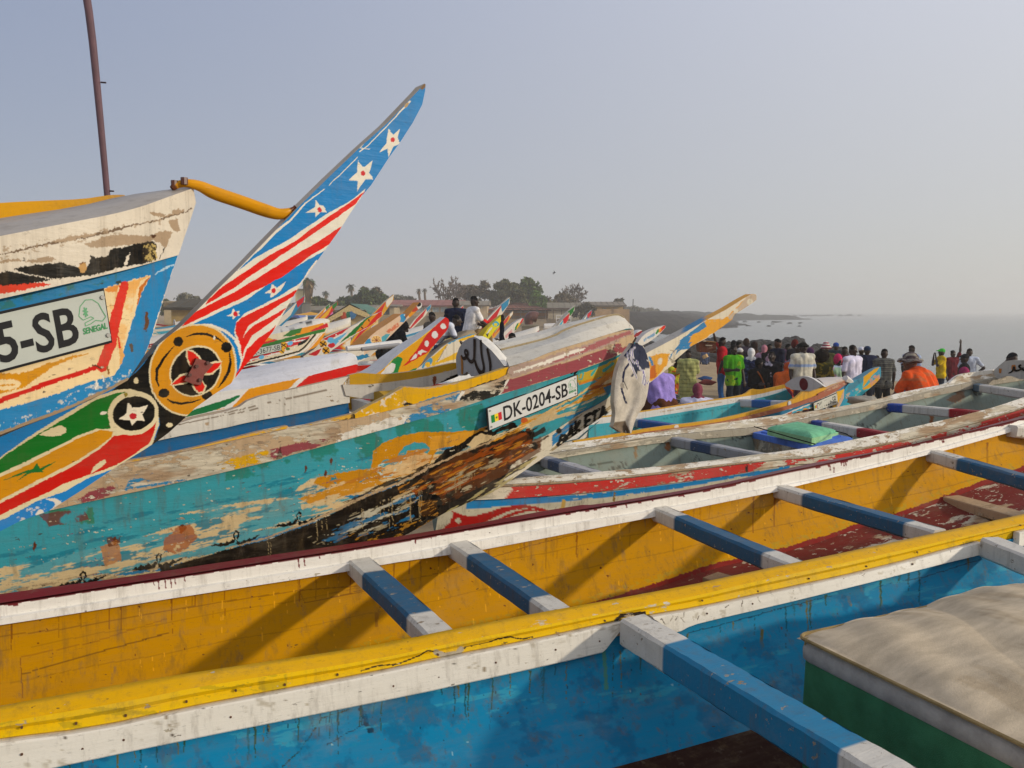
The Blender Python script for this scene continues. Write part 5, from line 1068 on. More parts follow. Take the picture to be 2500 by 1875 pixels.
# thickness tapering to the tip: the top face is the wide weathered back
wl_=np.interp(np.arange(1100)/1099.,[0,.45,.62,.8,1],[.16,.16,.22,.16,.05])[:,None,None]
mb=MB(); C=paint(rr,W2,hl,1.4,.08); mb.grid(HH,C,.5)
Bk=HH-en*wl_; s1=np.unique(np.r_[np.arange(0,1100,5),1099]); mb.grid(Bk[np.ix_(s1,[0,30,59])],W2,flip=True)
topf=np.stack([HH[s1,0]*(1-f)+Bk[s1,0]*f for f in np.linspace(0,1,6)],1); pc=proj(topf.reshape(-1,3)); tc_=np.tile(lin('#a9a39b'),(len(pc),1)); tc_[pc[:,0]>1668]=lin('#2f76a3'); tc_[pc[:,0]>1722]=OR
mb.grid(topf,tc_,.5,flip=True); mb.grid(np.stack([HH[s1,-1],Bk[s1,-1]],1),W2); mb.grid(np.stack([HH[-1,::6],Bk[-1,::6]],1),lin('#8d775e')); mb.build('prow','aged',Eb)
# deck and arch board
sd=np.linspace(0,1,60)
n0=resample(smooth(on(T('k5',(712,940),(900,885),(1100,800),(1400,710),(1700,620),(1790,592),(1838,610)),Ep),1),60)+en*.0
offE=lambda d:[(x-en[0]*d,y-en[1]*d) for x,y in [tuple((b0-ed*t)[:2]) for t in (4,-1)]]
n1=resample(smooth(on(T('k5',(640,795),(860,742),(1100,680),(1240,600),(1450,535),(1640,478),(1725,480),(1800,570)),offE(.0)),1),60)
n2=resample(smooth(on(T('k5',(560,722),(760,680),(1000,620),(1200,552),(1450,500),(1630,474),(1720,478),(1800,568)),offE(.12)),1),60)
n3=np.array([n2[i]-en*(.17*(1-(i/59.))**.6)-ez*.10*(1-i/59.) for i in range(60)])
G=np.stack([n0,n0*.55+n1*.45+ez*.012,n1,n1*.5+n2*.5+ez*.006,n2,n2*.5+n3*.5+ez*.01,n3],1)
G=np.stack([resample(G[:,j],240,by=sd) for j in range(7)],1)
mb=MB(); mb.grid(G,lin('#c3beb3'),.46); mb.grid(np.stack([G[:,-1],G[:,-1]-ez*.12+en*.05],1),TL); mb.build('deck','aged',Eb)
n1s=n1+ez*.004-en*.004
mb=MB(); mb.tube(n1s[:-4],.006,lin('#9c8c6c'),seg=5); mb.build('deck_seam','worn',Eb)
pa_=np.array(pplan(*T('k5',(700,950))[0],Ep)); edv=Vector(ed)
arch=[(232,880),(236,840),(262,770),(300,715),(350,682),(400,668),(450,668),(510,690),(560,725),(620,775),(690,860),(745,945),(760,985),(720,960),(690,935),(620,965),(560,985),(520,1012),(490,1022),(455,1012),(430,1020),(400,1026),(370,1028),(345,998),(330,985),(310,1005),(285,1022),(250,1020),(238,960)]
inner_=[(232,880),(236,840),(262,770),(300,715),(350,682),(400,672),(440,690),(500,745),(560,800),(620,870),(672,935),(620,965),(560,985),(520,1012),(490,1022),(455,1012),(430,1020),(400,1026),(370,1028),(345,998),(330,985),(310,1005),(285,1022),(250,1020),(238,960)]
mb=MB(); mb.prism([pplane(*p,pa_,edv) for p in T('k5',*inner_)],ed*.03,lin('#a8a8aa'),wear=.42)  # shade on the board face put into its grey; rim stays white
rimf=[(400,672),(440,690),(500,745),(560,800),(620,870),(672,935)]; rimb=[(400,664),(470,665),(525,690),(600,755),(690,860),(750,960)]
A_=resample(np.array([pplane(*p,pa_,edv) for p in T('k5',*rimf)]),30); B_=resample(np.array([pplane(*p,pa_+ed*.06,edv) for p in T('k5',*rimb)]),30)
mb.grid(np.stack([A_-ed*.002,A_*.5+B_*.5+ez*.006,B_,B_-ez*.04],1),lin('#d8d4cc'),.35)
strokes(mb,'k5',[([(285,835),(300,870),(330,860),(345,830),(345,800),(320,790),(315,815),(335,850),(365,900),(400,890),(405,800),(405,690)],[.3,.8,1,.9,.8,.8,.8,.9,1,1,1.1,1.2]),([(405,880),(430,960),(460,1000),(485,990),(490,940),(470,850),(462,760),(462,700)],[.8,1,1.3,1.2,.9,.9,1,1.1]),([(518,775),(535,850),(548,920),(545,990)],[.9,1,1.1,.8])],pa_,tuple(ed),.010,lin('#2b1c16'))
strokes(mb,'k5',[([(285,840),(292,900),(292,1010)],[.8,.9,.6])],pa_,tuple(ed),.012,lin('#a8702f'),.003)
mb.build('arch_board','fresh',Eb)
# far side: yellow washstrake, white inwale, blue inside
def ef(d): return [tuple((eC(t)-en*(d*(1-math.exp(-max(t,0)/.75))))[:2]) for t in (8,6,4.5,3.5,2.8,2.2,1.7,1.3,1.,.8,.6,.45,.3,.2,.1,0)]
Fp=ef(.42)
ft=smooth(np.array(T('k4',(960,870),(1040,853),(1150,862),(1250,866),(1480,838),(1730,782),(1780,775))),1); fm=smooth(np.array(T('k4',(905,945),(1100,945),(1250,928),(1500,893),(1740,838),(1790,820))),1)
px,G=quadgrid(Fp,ft,fm,160,14); mb=MB(); mb.slab(G,-en*.03,lin('#c09218'),TAN,wear=.5)
px2,G2=quadgrid(ef(.41),np.array(fm),smooth(np.array(T('k4',(930,1030),(1100,1060),(1250,1050),(1500,985),(1740,905),(1800,880))),1),160,14)
gl=[('s',T('k4',(1615,895),(1612,950)),[10,5],lin('#7b3a1c')),('p',T('k4',(1540,1000),(1640,935),(1740,880),(1830,845),(1830,910),(1560,1030)),BLK),('p',T('k4',(1080,965),(1130,955),(1120,970)),BLK)]  # larger black polygon paints the shaded opening under the arch as colour
mb.slab(G2,-en*.02,pts2col(G2,lin('#c4beb4'),gl,1.),TAN,wear=.5); mb.build('far_washstrake','aged',Eb)
ft=smooth(np.array(T('k3',(-900,1200),(800,1050),(1300,960),(1390,880),(1820,790))+T('k4',(200,1050),(500,985),(850,905),(960,880))),1)
fm=smooth(np.array(T('k3',(-900,1330),(800,1130),(1290,1010),(1700,940))+T('k4',(200,1230),(500,1180),(840,1105),(960,1085))),1)
px,G=quadgrid(ef(.42),ft,fm,400,16); mb=MB()
gl=[('s',T('k3',(1000,980),(1400,900),(2212,740)),2,lin('#7a6a58')),('s',T('k4',(0,1165),(500,1050),(840,970)),2,lin('#7a6a58')),('e',T('k3',(1600,900))[0],(5,4),0,TAN)]
mb.slab(G,-en*.04,pts2col(G,LWHT,gl,1.),TAN,wear=.52); mb.build('far_inwale','aged',Eb)
t7=np.linspace(0,1,8)[None,:,None]; a=resample(G[:,-1],200)-en*.02; b=a-ez*.40+en*.10; mb=MB(); mb.grid(a[:,None]*(1-t7)+b[:,None]*t7,lin('#1d5f8f'),.5); 
G3=np.stack([b+en*(s_*.46)-ez*.03*math.sin(s_*3) for s_ in np.linspace(0,1,6)],1); mb.grid(G3,lin('#24506e'),.5); mb.build('inner_lining','inner',Eb)
# rowlock thwart: yellow ended block pair with white board
def blk(name,k,fr,y,dep,col,mat='aged',nrm=None):
    n_=Vector(nrm) if nrm is not None else edv
    m=MB(); p0=py(*T(k,fr[0])[0],y); m.prism([pplane(*q,p0,n_) for q in T(k,*fr)],np.array(n_)*dep,col,wear=.6); return m.build(name,mat,Eb)
blk('thwart_knee','k4',[(830,985),(850,960),(880,952),(900,1000),(930,1050),(935,1140),(905,1130),(840,1105)],4.62,.10,lin('#b98c1c'))
blk('thwart_board','k4',[(935,1045),(1100,1090),(1130,1110),(990,1160),(935,1145)],4.55,.05,LWHT)
blk('rowlock_block','k4',[(1105,1090),(1150,1000),(1185,995),(1245,1045),(1200,1070),(1150,1105)],4.45,.08,lin('#a9862c'))
number_plate(Eb,[np.array(pplan(*p,eplan(.322,.75))) for p in T('k5',(530,1510),(1318,1195),(1312,1020),(513,1320))],'DK-0204-SB',(.155,.14,.885,.85),bold=.015,flag=(.025,.28,.135,.64),logo=(.89,.12,.99,.9),col=lin('#c4c4c0'))
EXT=0
# ------------------------------------------------------------------ beach, sea, and the pirogues behind
CR.update({'m1':(380,650,.18083),'m2':(720,640,.13562),'m3':(940,680,.16275),'m4':(1500,820,.13562),'m5':(1780,810,.15371),'m6':(1250,650,.27125)})
COAST=[(400,-300),(90,-60),(44,5),(33,24),(25.5,38),(20,50),(15.5,66),(14.5,88),(17,114),(30,150),(56,205),(80,290),(100,365),(146,400),(150,412),(110,440),(40,520),(-200,800),(-1500,1200),(-3000,1200),(-3000,-1500),(400,-1500)]
def sdist(P):
    P=np.asarray(P,float); C=np.array(COAST,float); d=np.full(len(P),1e9)
    for a,b in zip(C,np.roll(C,-1,0)):
        v=b-a; t=np.clip(((P-a)@v)/(v@v),0,1); d=np.minimum(d,np.linalg.norm(P-a-t[:,None]*v,axis=1))
    ins=inpoly(P,C); return np.where(ins,d,-d)
def gz(P):
    P=np.asarray(P,float).reshape(-1,2); d=sdist(P); n1_=vnoise(P*.35+50); n2_=vnoise(P*.06+9,3)
    beach=-4+2.42*(1-np.exp(-np.maximum(d,0)/19))
    rocky=-4.2+np.minimum(np.maximum(d,0)*.16,3.6)*(.75+.5*n2_)+(n1_-.4)*2.2
    far=np.clip((P[:,1]-96)/25,0,1)*np.clip((P[:,0]+20)/40,0,1)
    h=beach*(1-far)+rocky*far+ .10*(n1_-.5)*(1-far)
    h=np.where(d<0,np.maximum(-4+d*.12+.0*n1_,-6),h)
    return h+CAMZ,far,d
def g1(x,y): return float(gz([(x,y)])[0][0])
def polar(rs,na,a0=0.,a1=2*math.pi):
    A=np.linspace(a0,a1,na); return np.stack([np.outer(rs,np.cos(A)),np.outer(rs,np.sin(A))],-1)
rs=np.geomspace(.4,2600,230); Pxy=np.concatenate([polar(rs,300,R_(30),R_(150)),polar(rs,80,R_(150),R_(390))[:,1:]],1)
h_,far_,dd=gz(Pxy.reshape(-1,2)); V=np.c_[Pxy.reshape(-1,2),h_]
sand=np.array(lin('#9b876a')); wet=np.array(lin('#5d5245')); rock_=np.array(lin('#26211c')); scrub=np.array(lin('#5f5038'))
n_=vnoise(Pxy.reshape(-1,2)*.8)
C=sand*(.75+.5*n_)[:,None]; w=np.clip(1-(dd-1)/5,0,1)[:,None]; C=C*(1-w)+wet*w
rk=rock_*(.6+.9*vnoise(Pxy.reshape(-1,2)*1.3))[:,None]; sc2=np.clip((dd-40)/20,0,1)[:,None]; rk=rk*(1-sc2)+scrub*(.7+.6*n_)[:,None]*sc2
C=C*(1-far_[:,None])+rk*far_[:,None]
plainmat('sand',rough=.95,var=.3,scale=2.5,bump=.6,bscale=9,dist=.04,spec=.1)
mb=MB(); mb.keepn=True; n,m=Pxy.shape[:2]; F=[]
for i in range(n-1):
    for j in range(m-1): a=i*m+j; F.append((a,a+m,a+m+1,a+1))
mb.add(V,F,C); mb.V[0]-=0
gr=mb.build('ground','sand'); gr['kind']='structure'
def seamat():
    m,t,b=newmat('sea'); tc=nd(t,'ShaderNodeTexCoord').outputs['Object']
    b.inputs['Base Color'].default_value=(.16,.16,.135,1); b.inputs['Roughness'].default_value=.22; b.inputs['Specular IOR Level'].default_value=.5; b.inputs['IOR'].default_value=1.33
    a=noise(t,tc,.55,(.5,1.5,1),5,.6); c=noise(t,tc,.09,(.6,2.2,1),4,.6); e=noise(t,tc,2.2,(.6,1.4,1),3,.6)
    h=mth(t,'ADD',mth(t,'ADD',a,mth(t,'MULTIPLY',c,2.2)),mth(t,'MULTIPLY',e,.3))
    bp=nd(t,'ShaderNodeBump'); bp.inputs['Strength'].default_value=.35; bp.inputs['Distance'].default_value=.22
    t.links.new(h,bp.inputs['Height']); t.links.new(bp.outputs[0],b.inputs['Normal']); MAT['sea']=m
seamat()
rs=np.geomspace(8,14000,60); Px=polar(rs,120); V=np.c_[Px.reshape(-1,2),np.zeros(60*120)]
mb=MB(); n,m=60,120; mb.keepn=True; mb.add(V,[(i*m+j,(i+1)*m+j,(i+1)*m+j+1,i*m+j+1) for i in range(n-1) for j in range(m-1)],(.05,.05,.05))
se=mb.build('sea','sea'); se['kind']='structure'
# ---- helpers for traced boats
def qp(name,par,plan,top,bot,base,lay=(),th=.03,nrm=None,mat='aged',n=200,m=24,right=None,wear=.48,back=None,amp=1.,sm=1,mk=True,mb=None):
    px,G=quadgrid(plan,smooth(np.array(top,float),sm),smooth(np.array(bot,float),sm),n,m,right)
    mb=mb or MB(); mb.slab(G,-np.asarray(nrm)*th,paint(px.reshape(-1,2),base,list(lay),amp,.1),back if back is not None else base,wear=wear)
    return (mb.build(name,mat,par) if mk else mb),G
def deckstrip(name,par,A,B,Cc,base,lay=(),mat='fresh',camber=.03,skirt=.25,scol=None,nr=None,wear=.45):
    """deck between near edge A and far crest B (3D curves), falling away behind crest"""
    A=resample(A,80);B=resample(B,80); D=B-np.asarray(nr)*Cc-ez*.05
    G=np.stack([A,A*.66+B*.34+ez*camber,A*.33+B*.67+ez*camber,B,D],1); mb=MB(); mb.grid(G,pts2col(G,base,list(lay),.8,.1),wear)
    mb.grid(np.stack([D,D-ez*skirt],1),scol if scol is not None else base); return mb.build(name,mat,par,smooth=False)
def frame(x,y,a):
    c=np.array([x,y,0.]); d=np.array([*AX(a),0]); nr=np.array([math.sin(R_(a)),-math.cos(R_(a)),0]); return c,d,nr
def straight(c,d,nr,w,L=12):
    return [tuple((c-d*t+nr*w*(1-math.exp(-max(t,0)/.7)))[:2]) for t in (L,6,4,3,2,1.4,1,.7,.5,.3,.15,0,-4)]
def hornslab(name,par,c,nr,up,lo,base,lay,th0,th1,topcol,mat='fresh',n=240,m=40,wear=.42,toplay=None,off=.03):
    up=resample(smooth(np.array(up,float),1),n); lo=resample(smooth(np.array(lo,float),1),n); t=np.linspace(0,1,m)[None,:,None]
    PX=up[:,None]*(1-t)+lo[:,None]*t; rr=PX.reshape(-1,2); H=np.array([pplane(u,v,c+nr*off,Vector(nr)) for u,v in rr]).reshape(n,m,3)
    th=np.linspace(th0,th1,n)[:,None,None]; B=H-nr*th; mb=MB(); mb.grid(H,paint(rr,base,lay,.8,.12),wear); s1=np.unique(np.r_[np.arange(0,n,6),n-1])
    mb.grid(B[np.ix_(s1,[0,m//2,m-1])],topcol,flip=True)
    tg=np.stack([H[:,0]*(1-f)+B[:,0]*f for f in np.linspace(0,1,5)],1); mb.grid(tg,pts2col(tg,topcol,toplay or [],.8,.1),.4,flip=True); mb.grid(np.stack([H[s1,-1],B[s1,-1]],1),base); mb.grid(np.stack([H[-1,[0,m//2,m-1]],B[-1,[0,m//2,m-1]]],1),topcol)
    return mb.build(name,mat,par)
WW=lin('#d0cdc9')
# ---- pirogue with white bow, red and ochre sides and a polka dot prow
c,d,nr=frame(-1.18,6.2,33); P=straight(c,d,nr,.40)
Fb=thing('pirogue','freshly painted white pirogue bow with red and ochre sides and a red polka dot prow','boat',(-2.6,5.3,2.2),R_(33))
e0=T('k4',(-500,1080),(0,990),(170,978),(420,925),(570,893),(640,878),(1000,788),(1022,790)); e1b=T('k4',(-500,1240),(0,1128),(460,1046),(830,940),(985,868),(1012,850))
lay=[('p',T('k4',(-300,1150),(45,1127),(180,978),(330,945),(578,893),(410,1055),(100,1130)),lin('#cf8609')),('p',T('k4',(462,1048),(560,950),(640,878),(1030,780),(1030,850),(840,945)),lin('#bf1712')),
 ('p',T('k4',(-400,1190),(0,1060),(110,1025),(108,1042),(0,1115),(-400,1240)),lin('#13693a')),('s',T('k4',(180,980),(330,945)),2,lin('#e0a828'))]
_,G=qp('hull',Fb,P,e0,e1b,WW,lay,.03,nr,'fresh',260,40,right=T('k4',(1022,790),(1026,815),(1012,850)))
cf=[tuple((c-d*t-nr*.18*(1-math.exp(-max(t,0)/.5)))[:2]) for t in (8,4,2,1,.5,.2,0,-.5)]
crest=on(smooth(np.array(T('k4',(-500,930),(0,828),(90,838),(300,793),(500,750),(700,722),(940,694),(1000,710),(1022,750),(1022,790))),1),cf)
deckstrip('deck',Fb,G[:,0],crest,.25,lin('#c6c5c9'),[('s',T('k4',(600,880),(640,830),(960,735),(1000,745)),2,lin('#b9b6b4'))],nr=nr,camber=.015)
ip=T('k4',(-500,1250),(0,1140),(460,1060),(850,945)); ib=T('k4',(-500,1300),(0,1175),(460,1085),(850,970))
qp('rub_rail',Fb,straight(c,d,nr,.42),ip,ib,lin('#b5a48c'),[],.03,nr,'worn')
lay=[('p',T('m3',(905,575),(958,600),(962,650),(945,760),(820,900),(690,1050),(640,1110),(255,1330),(350,1230),(480,1060),(650,800)),lin('#be1a1a')),
 ('e',T('m3',(873,716))[0],(6.8,7.4),-20,WW),('e',T('m3',(748,845))[0],(7.6,8.8),0,WW),('e',T('m3',(625,977))[0],(5.6,8.),0,WW),
 ('p',T('m3',(385,1232),(420,1170),(460,1120),(480,1155),(500,1090),(560,1068),(640,1100),(560,1110),(540,1150),(500,1130),(470,1190)),WW),
 ('p',T('m3',(60,1260),(130,1200),(200,1168),(268,1205),(190,1425),(70,1440)),lin('#157a3a')),('p',T('m3',(-60,1430),(0,1350),(100,1262),(155,1285),(150,1330),(120,1410),(0,1450)),WW),('p',T('m3',(320,1405),(470,1335),(495,1370),(400,1440)),lin('#157a3a')),
 ('s',T('m3',(0,1345),(150,1175),(400,985),(660,795),(760,700)),1.6,lin('#e9c33a'))]
hornslab('prow',Fb,c,nr,T('m3',(-350,1560),(-150,1440),(0,1340),(150,1172),(660,792),(905,578)),T('m3',(-350,1700),(-100,1560),(200,1440),(340,1430),(500,1350),(670,1090),(820,900),(945,765),(965,650),(950,605)),lin('#d3950a'),lay,.34,.09,lin('#cfcdcb'))
# interior of it between bow and us: lining strip seen as white inwale is boat DK-0204's
# ---- pirogue DK-1229 on the lower beach
c,d,nr=frame(5.35,13.1,28); P=straight(c,d,nr,.42,14)
Db=thing('pirogue','pirogue with turquoise inside, white arch board bearing a red oval, and plate DK-1229-SB','boat',(3.5,12.3,1.6),R_(28))
Y2=lin('#c9982a'); BR=lin('#9a5d48')
top=T('k6',(-1100,1640),(-500,1545),(0,1452),(600,1385),(1000,1318),(1500,1190),(1850,1092),(1930,1030),(1995,968))+T('m5',(1190,965),(1290,960),(1400,915),(1530,885)); mid=T('k6',(-1100,1690),(-500,1590),(0,1500),(600,1430),(1000,1365),(1500,1245),(1850,1150),(2212,1020))+T('m5',(1400,985),(1650,880),(1840,775)); bot=T('k6',(-1100,1760),(-500,1640),(0,1560),(600,1490),(1000,1430),(1200,1370),(1850,1200),(2100,1110))+T('m5',(1290,1130),(1500,1050),(1700,950),(1910,800))
qp('gunwale',Db,P,top,mid,Y2,[('p',T('m5',(1540,880),(1850,770),(1850,800),(1560,950)),lin('#a98873'))],.04,nr,'aged',300,10)
qp('rub_rail',Db,straight(c,d,nr,.45,14),mid+T('m5',(1900,770)),bot,BR,[('b',T('m5',(1500,800),(1920,720),(1900,820),(1500,960)),lin('#b59880'),.12,.5),('b',T('k6',(0,1450),(1500,1200),(1500,1300),(0,1560)),lin('#b98a62'),.1,.5)],.04,nr,'aged',300,12)
hb_=T('m5',(0,1560),(640,1420),(900,1330),(1290,1210),(1480,1230),(1690,1230),(1760,1180),(1800,1100))
lay=[('p',T('m5',(870,1330),(1010,1245),(1330,1135),(1335,1250),(1000,1360)),lin('#2f9ab8')),('s',T('m5',(700,1380),(900,1310),(1000,1260),(1320,1140),(1700,960)),3,WW),('p',T('m5',(940,1290),(1000,1260),(970,1330),(870,1340)),lin('#b5501c')),
 ('e',T('m5',(1215,1260))[0],(9,7),0,lin('#cf8a1c')),('e',T('m5',(1100,1290))[0],(6,5),0,lin('#cf8a1c')),('p',T('m5',(1260,1210),(1330,1190),(1290,1250)),WW),('s',T('m5',(1040,1320),(1080,1270),(1140,1290),(1180,1240)),1.6,WW),
 ('p',T('m5',(1700,960),(1830,905),(1740,1120),(1690,1230),(1640,1190)),lin('#d1a012')),('p',T('m5',(1480,1200),(1620,1160),(1660,1200),(1560,1240)),BLK),('e',T('m5',(1560,1200))[0],(5,4),0,WW),
 ('p',T('m5',(1830,905),(1900,820),(1900,1000),(1800,1150),(1690,1260)),lin('#b99c86'))]
qp('hull',Db,P,bot+T('m5',(1915,800)),T('k6',(-1100,1850),(-500,1760),(0,1690))+hb_+T('m5',(1850,1000),(1900,850)),lin('#1f6f97'),lay,.03,nr,'aged',300,30)
cfar=[(x-nr[0]*.86*min(1,max(0,-((x-c[0])*d[0]+(y-c[1])*d[1]))/1.6),y-nr[1]*.86*min(1,max(0,-((x-c[0])*d[0]+(y-c[1])*d[1]))/1.6)) for x,y in [tuple((c-d*t+nr*.42)[:2]) for t in (14,8,5,3,2,1.6,1,.5,0,-2)]]
ft=T('k6',(-900,1330),(-400,1270),(0,1208),(600,1108),(1150,1028),(1225,1000),(1300,932),(1420,952),(1520,930),(1640,905),(1745,880)); fm=T('k6',(-900,1345),(-400,1285),(0,1222),(600,1122),(1160,1045),(1400,1010),(1600,960),(1760,925))
qp('far_washstrake',Db,cfar,ft,fm,Y2,[],.03,nr,'aged',200,6)
fb2=T('k6',(-900,1430),(-400,1370),(0,1312),(600,1215),(1165,1115),(1460,1050),(1650,1000),(1775,950))
qp('far_inwale',Db,cfar,fm,fb2,WW,[('s',T('k6',(0,1262),(600,1160),(1160,1080)),1,TAN)],.03,nr,'aged',200,8)
TQ=lin('#3f9fae'); hi_=T('k6',(-900,1600),(0,1500),(500,1420),(1000,1340),(1500,1230),(2000,1090))
_,G=qp('inner_lining',Db,[(x+nr[0]*.03,y+nr[1]*.03) for x,y in cfar],fb2,T('k6',(-900,1720),(0,1560),(600,1440),(1200,1330),(1700,1200),(1900,1120)),TQ,[('p',T('k6',(1460,1050),(1700,960),(1980,950),(1990,1100),(1500,1100)),lin('#1c6a74')),('s',T('k6',(100,1340),(1100,1170)),1,lin('#2f8591'))],.02,nr,'inner',200,12)
for a_,b_,cols in ((T('k6',(1170,1075))[0],T('k6',(1830,1100))[0],[(.25,lin('#b5b9be')),(.66,lin('#1f5a9c')),(1,lin('#b5b9be'))]),(T('m4',(400,1490))[0],T('m4',(1150,1600))[0],[(.12,lin('#9aa5b0')),(.9,lin('#1b4f94')),(1,WW)])):
    pa=pplan(*a_,cfar); pb=pplan(*b_,P); mb=MB(); mb.beam(np.array(pa)-ez*.0,np.array(pb),.14,.12,beamcol(cols),nseg=30); mb.build('crossbeam','aged',Db)
pA=np.array(pplan(*T('m5',(1500,930))[0],P)); dv=Vector(d)
ar=T('m5',(885,830),(950,780),(1020,735),(1100,712),(1180,705),(1260,718),(1340,752),(1420,810),(1480,860),(1400,900),(1350,935),(1320,948),(1150,935),(980,915),(960,890),(905,870))
mb=MB(); mb.prism([pplane(*q,pA,dv) for q in ar],d*.06,lin('#bdbab6'),edge=WW); el_=[T('m5',(1187+67*math.cos(a)+8*math.sin(a),832+98*math.sin(a)))[0] for a in np.linspace(0,2*math.pi,22)[:-1]]
mb.prism([np.array(pplane(*q,pA,dv))-d*.006 for q in el_],d*.004,lin('#5e1018')); 
mb.grid(np.stack([resample(np.array([pplane(*q,pA-d*.004,dv) for q in T('m5',(1180,703),(1260,716),(1340,750),(1430,812),(1520,875))]),12),resample(np.array([pplane(*q,pA+d*.05,dv) for q in T('m5',(1190,700),(1270,708),(1360,740),(1450,795),(1545,872))]),12)],1),WW); mb.build('arch_board','fresh',Db)
A_=on(smooth(np.array(T('m5',(1540,885),(1650,860),(1760,810),(1870,768),(1940,790))),1),P); B_=on(smooth(np.array(T('m5',(1370,740),(1500,725),(1650,716),(1780,722),(1880,760),(1945,792))),1),[(x-nr[0]*.25,y-nr[1]*.25) for x,y in straight(c,d,nr,.1,14)])
deckstrip('deck',Db,A_,B_,.3,lin('#bfb5ad'),[('b',T('m5',(1650,770),(1900,740),(1950,800),(1700,830)),lin('#b08a78'),.1,.45)],nr=nr)
tp_=[pplan(*q,straight(c,d,nr,.0,14)) for q in T('m5',(1840,745),(1900,775),(1960,805),(2025,830))]; mb=MB(); mb.tube(tp_,[.06,.05,.03,.015],WW,seg=6); mb.build('deck_tip','fresh',Db)
lay=[('p',T('m5',(2000,900),(1980,1000),(1900,1100),(1780,1200),(2100,1100),(2240,900),(2330,640),(2200,760),(2100,820)),lin('#2c9fb0')),
 ('p',T('m5',(1900,850),(2000,800),(2212,640),(2330,560),(2400,520),(2300,600),(2212,700),(2100,800),(1980,900),(1850,980)),lin('#3d7d94')),
 ('p',T('k7',(480,620),(600,530),(660,512),(560,620),(470,740)),lin('#cf9a1a')),('p',T('k7',(470,745),(560,680),(650,600),(655,650),(560,735),(480,760)),lin('#cf9a1a')),
 ('b',T('k7',(540,640),(660,560),(660,640),(560,720)),lin('#c08a78'),.15,.5),('b',T('m5',(1850,1000),(2100,850),(2150,900),(1850,1150)),lin('#c2a488'),.1,.55),('p',T('k7',(650,512),(668,512),(665,600),(640,590)),lin('#2c8fae'))]
up=T('m5',(1500,1350),(1700,1200),(1800,1050),(1830,900),(1930,800),(2060,750))+T('k7',(400,660),(520,580),(600,530),(664,511)); lo=T('m5',(1500,1450),(1700,1300),(1900,1170))+T('k7',(330,935),(400,890),(480,800),(560,735),(640,660),(668,620),(668,560))
hornslab('prow',Db,c,nr,up,lo,lin('#2c8fae'),lay,.25,.06,lin('#4f8296'))
number_plate(Db,[np.array(pplan(*p,straight(c,d,nr,.46,14))) for p in T('m5',(1345,1262),(1718,1140),(1705,975),(1335,1135))],'DK-1229-SB',(.13,.16,.93,.84),bold=.0,flag=(.02,.3,.11,.66),col=lin('#b9bab0'),th=.01)
# ---- pirogue 3677
c,d,nr=frame(-4.2,15.3,30); c=np.array([*list(pplane(*T('k8',(900,760))[0],(0,15.0,0),Vector((0,1,0))))[:2],0.]); P=straight(c,d,nr,.5,14)
Hb=thing('pirogue','pirogue with green stripe, red painted flourishes and plate DK-3677-SB behind the flag prow','boat',tuple(c-d*2+ez*2.2),R_(30))
G1=lin('#2c6a2c'); OC2=lin('#cf8616'); R2=lin('#b8202a')
top=T('k8',(-600,1060),(0,930),(330,860),(600,800),(870,735),(908,735)); bot=T('k8',(-600,1390),(0,1215),(300,1150),(500,1110),(640,1050),(760,1010),(820,930))
lay=[('p',T('k8',(-300,1060),(60,985),(250,915),(330,925),(380,950),(200,1000),(-200,1080)),R2),('p',T('k8',(60,960),(250,905),(300,925),(120,975)),OC2),
 ('p',T('k8',(500,830),(610,800),(760,765),(840,740),(840,800),(700,850),(480,890)),OC2),('p',T('k8',(690,835),(780,790),(880,745),(890,790),(860,800),(740,835)),R2),
 ('p',T('k8',(-300,1050),(150,985),(500,890),(870,800),(850,840),(640,890),(400,960),(150,1010),(-300,1100)),G1),('p',T('k8',(400,890),(520,800),(610,800),(590,850),(480,890)),G1),
 ('p',T('k8',(-300,1160),(0,1090),(380,960),(700,885),(640,960),(450,1010),(380,1060),(0,1180),(-300,1250)),R2),('s',T('k8',(150,1030),(420,960),(640,930)),3,WW),('s',T('k8',(0,1160),(300,1080),(500,1050)),3,WW),
 ('e',T('k8',(410,985))[0],(8,8),0,lin('#c9971a')),('e',T('k8',(390,1045))[0],(7,7),0,lin('#c9971a')),('s',T('k8',(385,970),(435,1005)),2.4,BLK),('s',T('k8',(430,970),(385,1003)),2.4,BLK),('s',T('k8',(370,1030),(410,1065)),2,BLK),
 ('e',T('k8',(480,965))[0],(7,4.5),-20,lin('#5aa5d0')),('e',T('k8',(455,1025))[0],(5,4),0,G1),('e',T('k8',(170,1115))[0],(7,5),-20,lin('#5aa5d0')),('p',T('k8',(570,960),(700,900),(640,960),(560,1000)),BLK),
 ('e',T('k8',(530,935))[0],(2,2),0,WW),('e',T('k8',(530,1010))[0],(2,2),0,WW),('e',T('k8',(280,1080))[0],(2,2),0,WW),('e',T('k8',(60,1150))[0],(2.5,2.5),0,WW),
 ('s',T('k8',(-300,1275),(0,1200),(380,1105),(580,1050),(640,1000),(750,870)),4,BLK),('s',T('k8',(-300,1300),(0,1222),(400,1125),(600,1065),(670,1010),(780,870)),3,WW),
 ('p',T('k8',(600,1080),(690,1010),(800,880),(900,830),(830,930),(740,1020)),OC2),('s',T('k8',(640,1060),(700,1010),(820,870)),2,WW)]
_,G=qp('hull',Hb,P,top,bot,lin('#c9bda4'),lay,.04,nr,'fresh',300,50,right=T('k8',(908,735),(895,800),(860,860),(820,930)),amp=.5)
cfh=[tuple((c-d*t-nr*.25*(1-math.exp(-max(t,0)/.5)))[:2]) for t in (14,4,2,1,.5,.2,0,-.5)]
crest=on(smooth(np.array(T('k8',(-600,940),(0,820),(330,770),(420,790),(560,740),(740,695),(880,705),(908,735))),1),cfh)
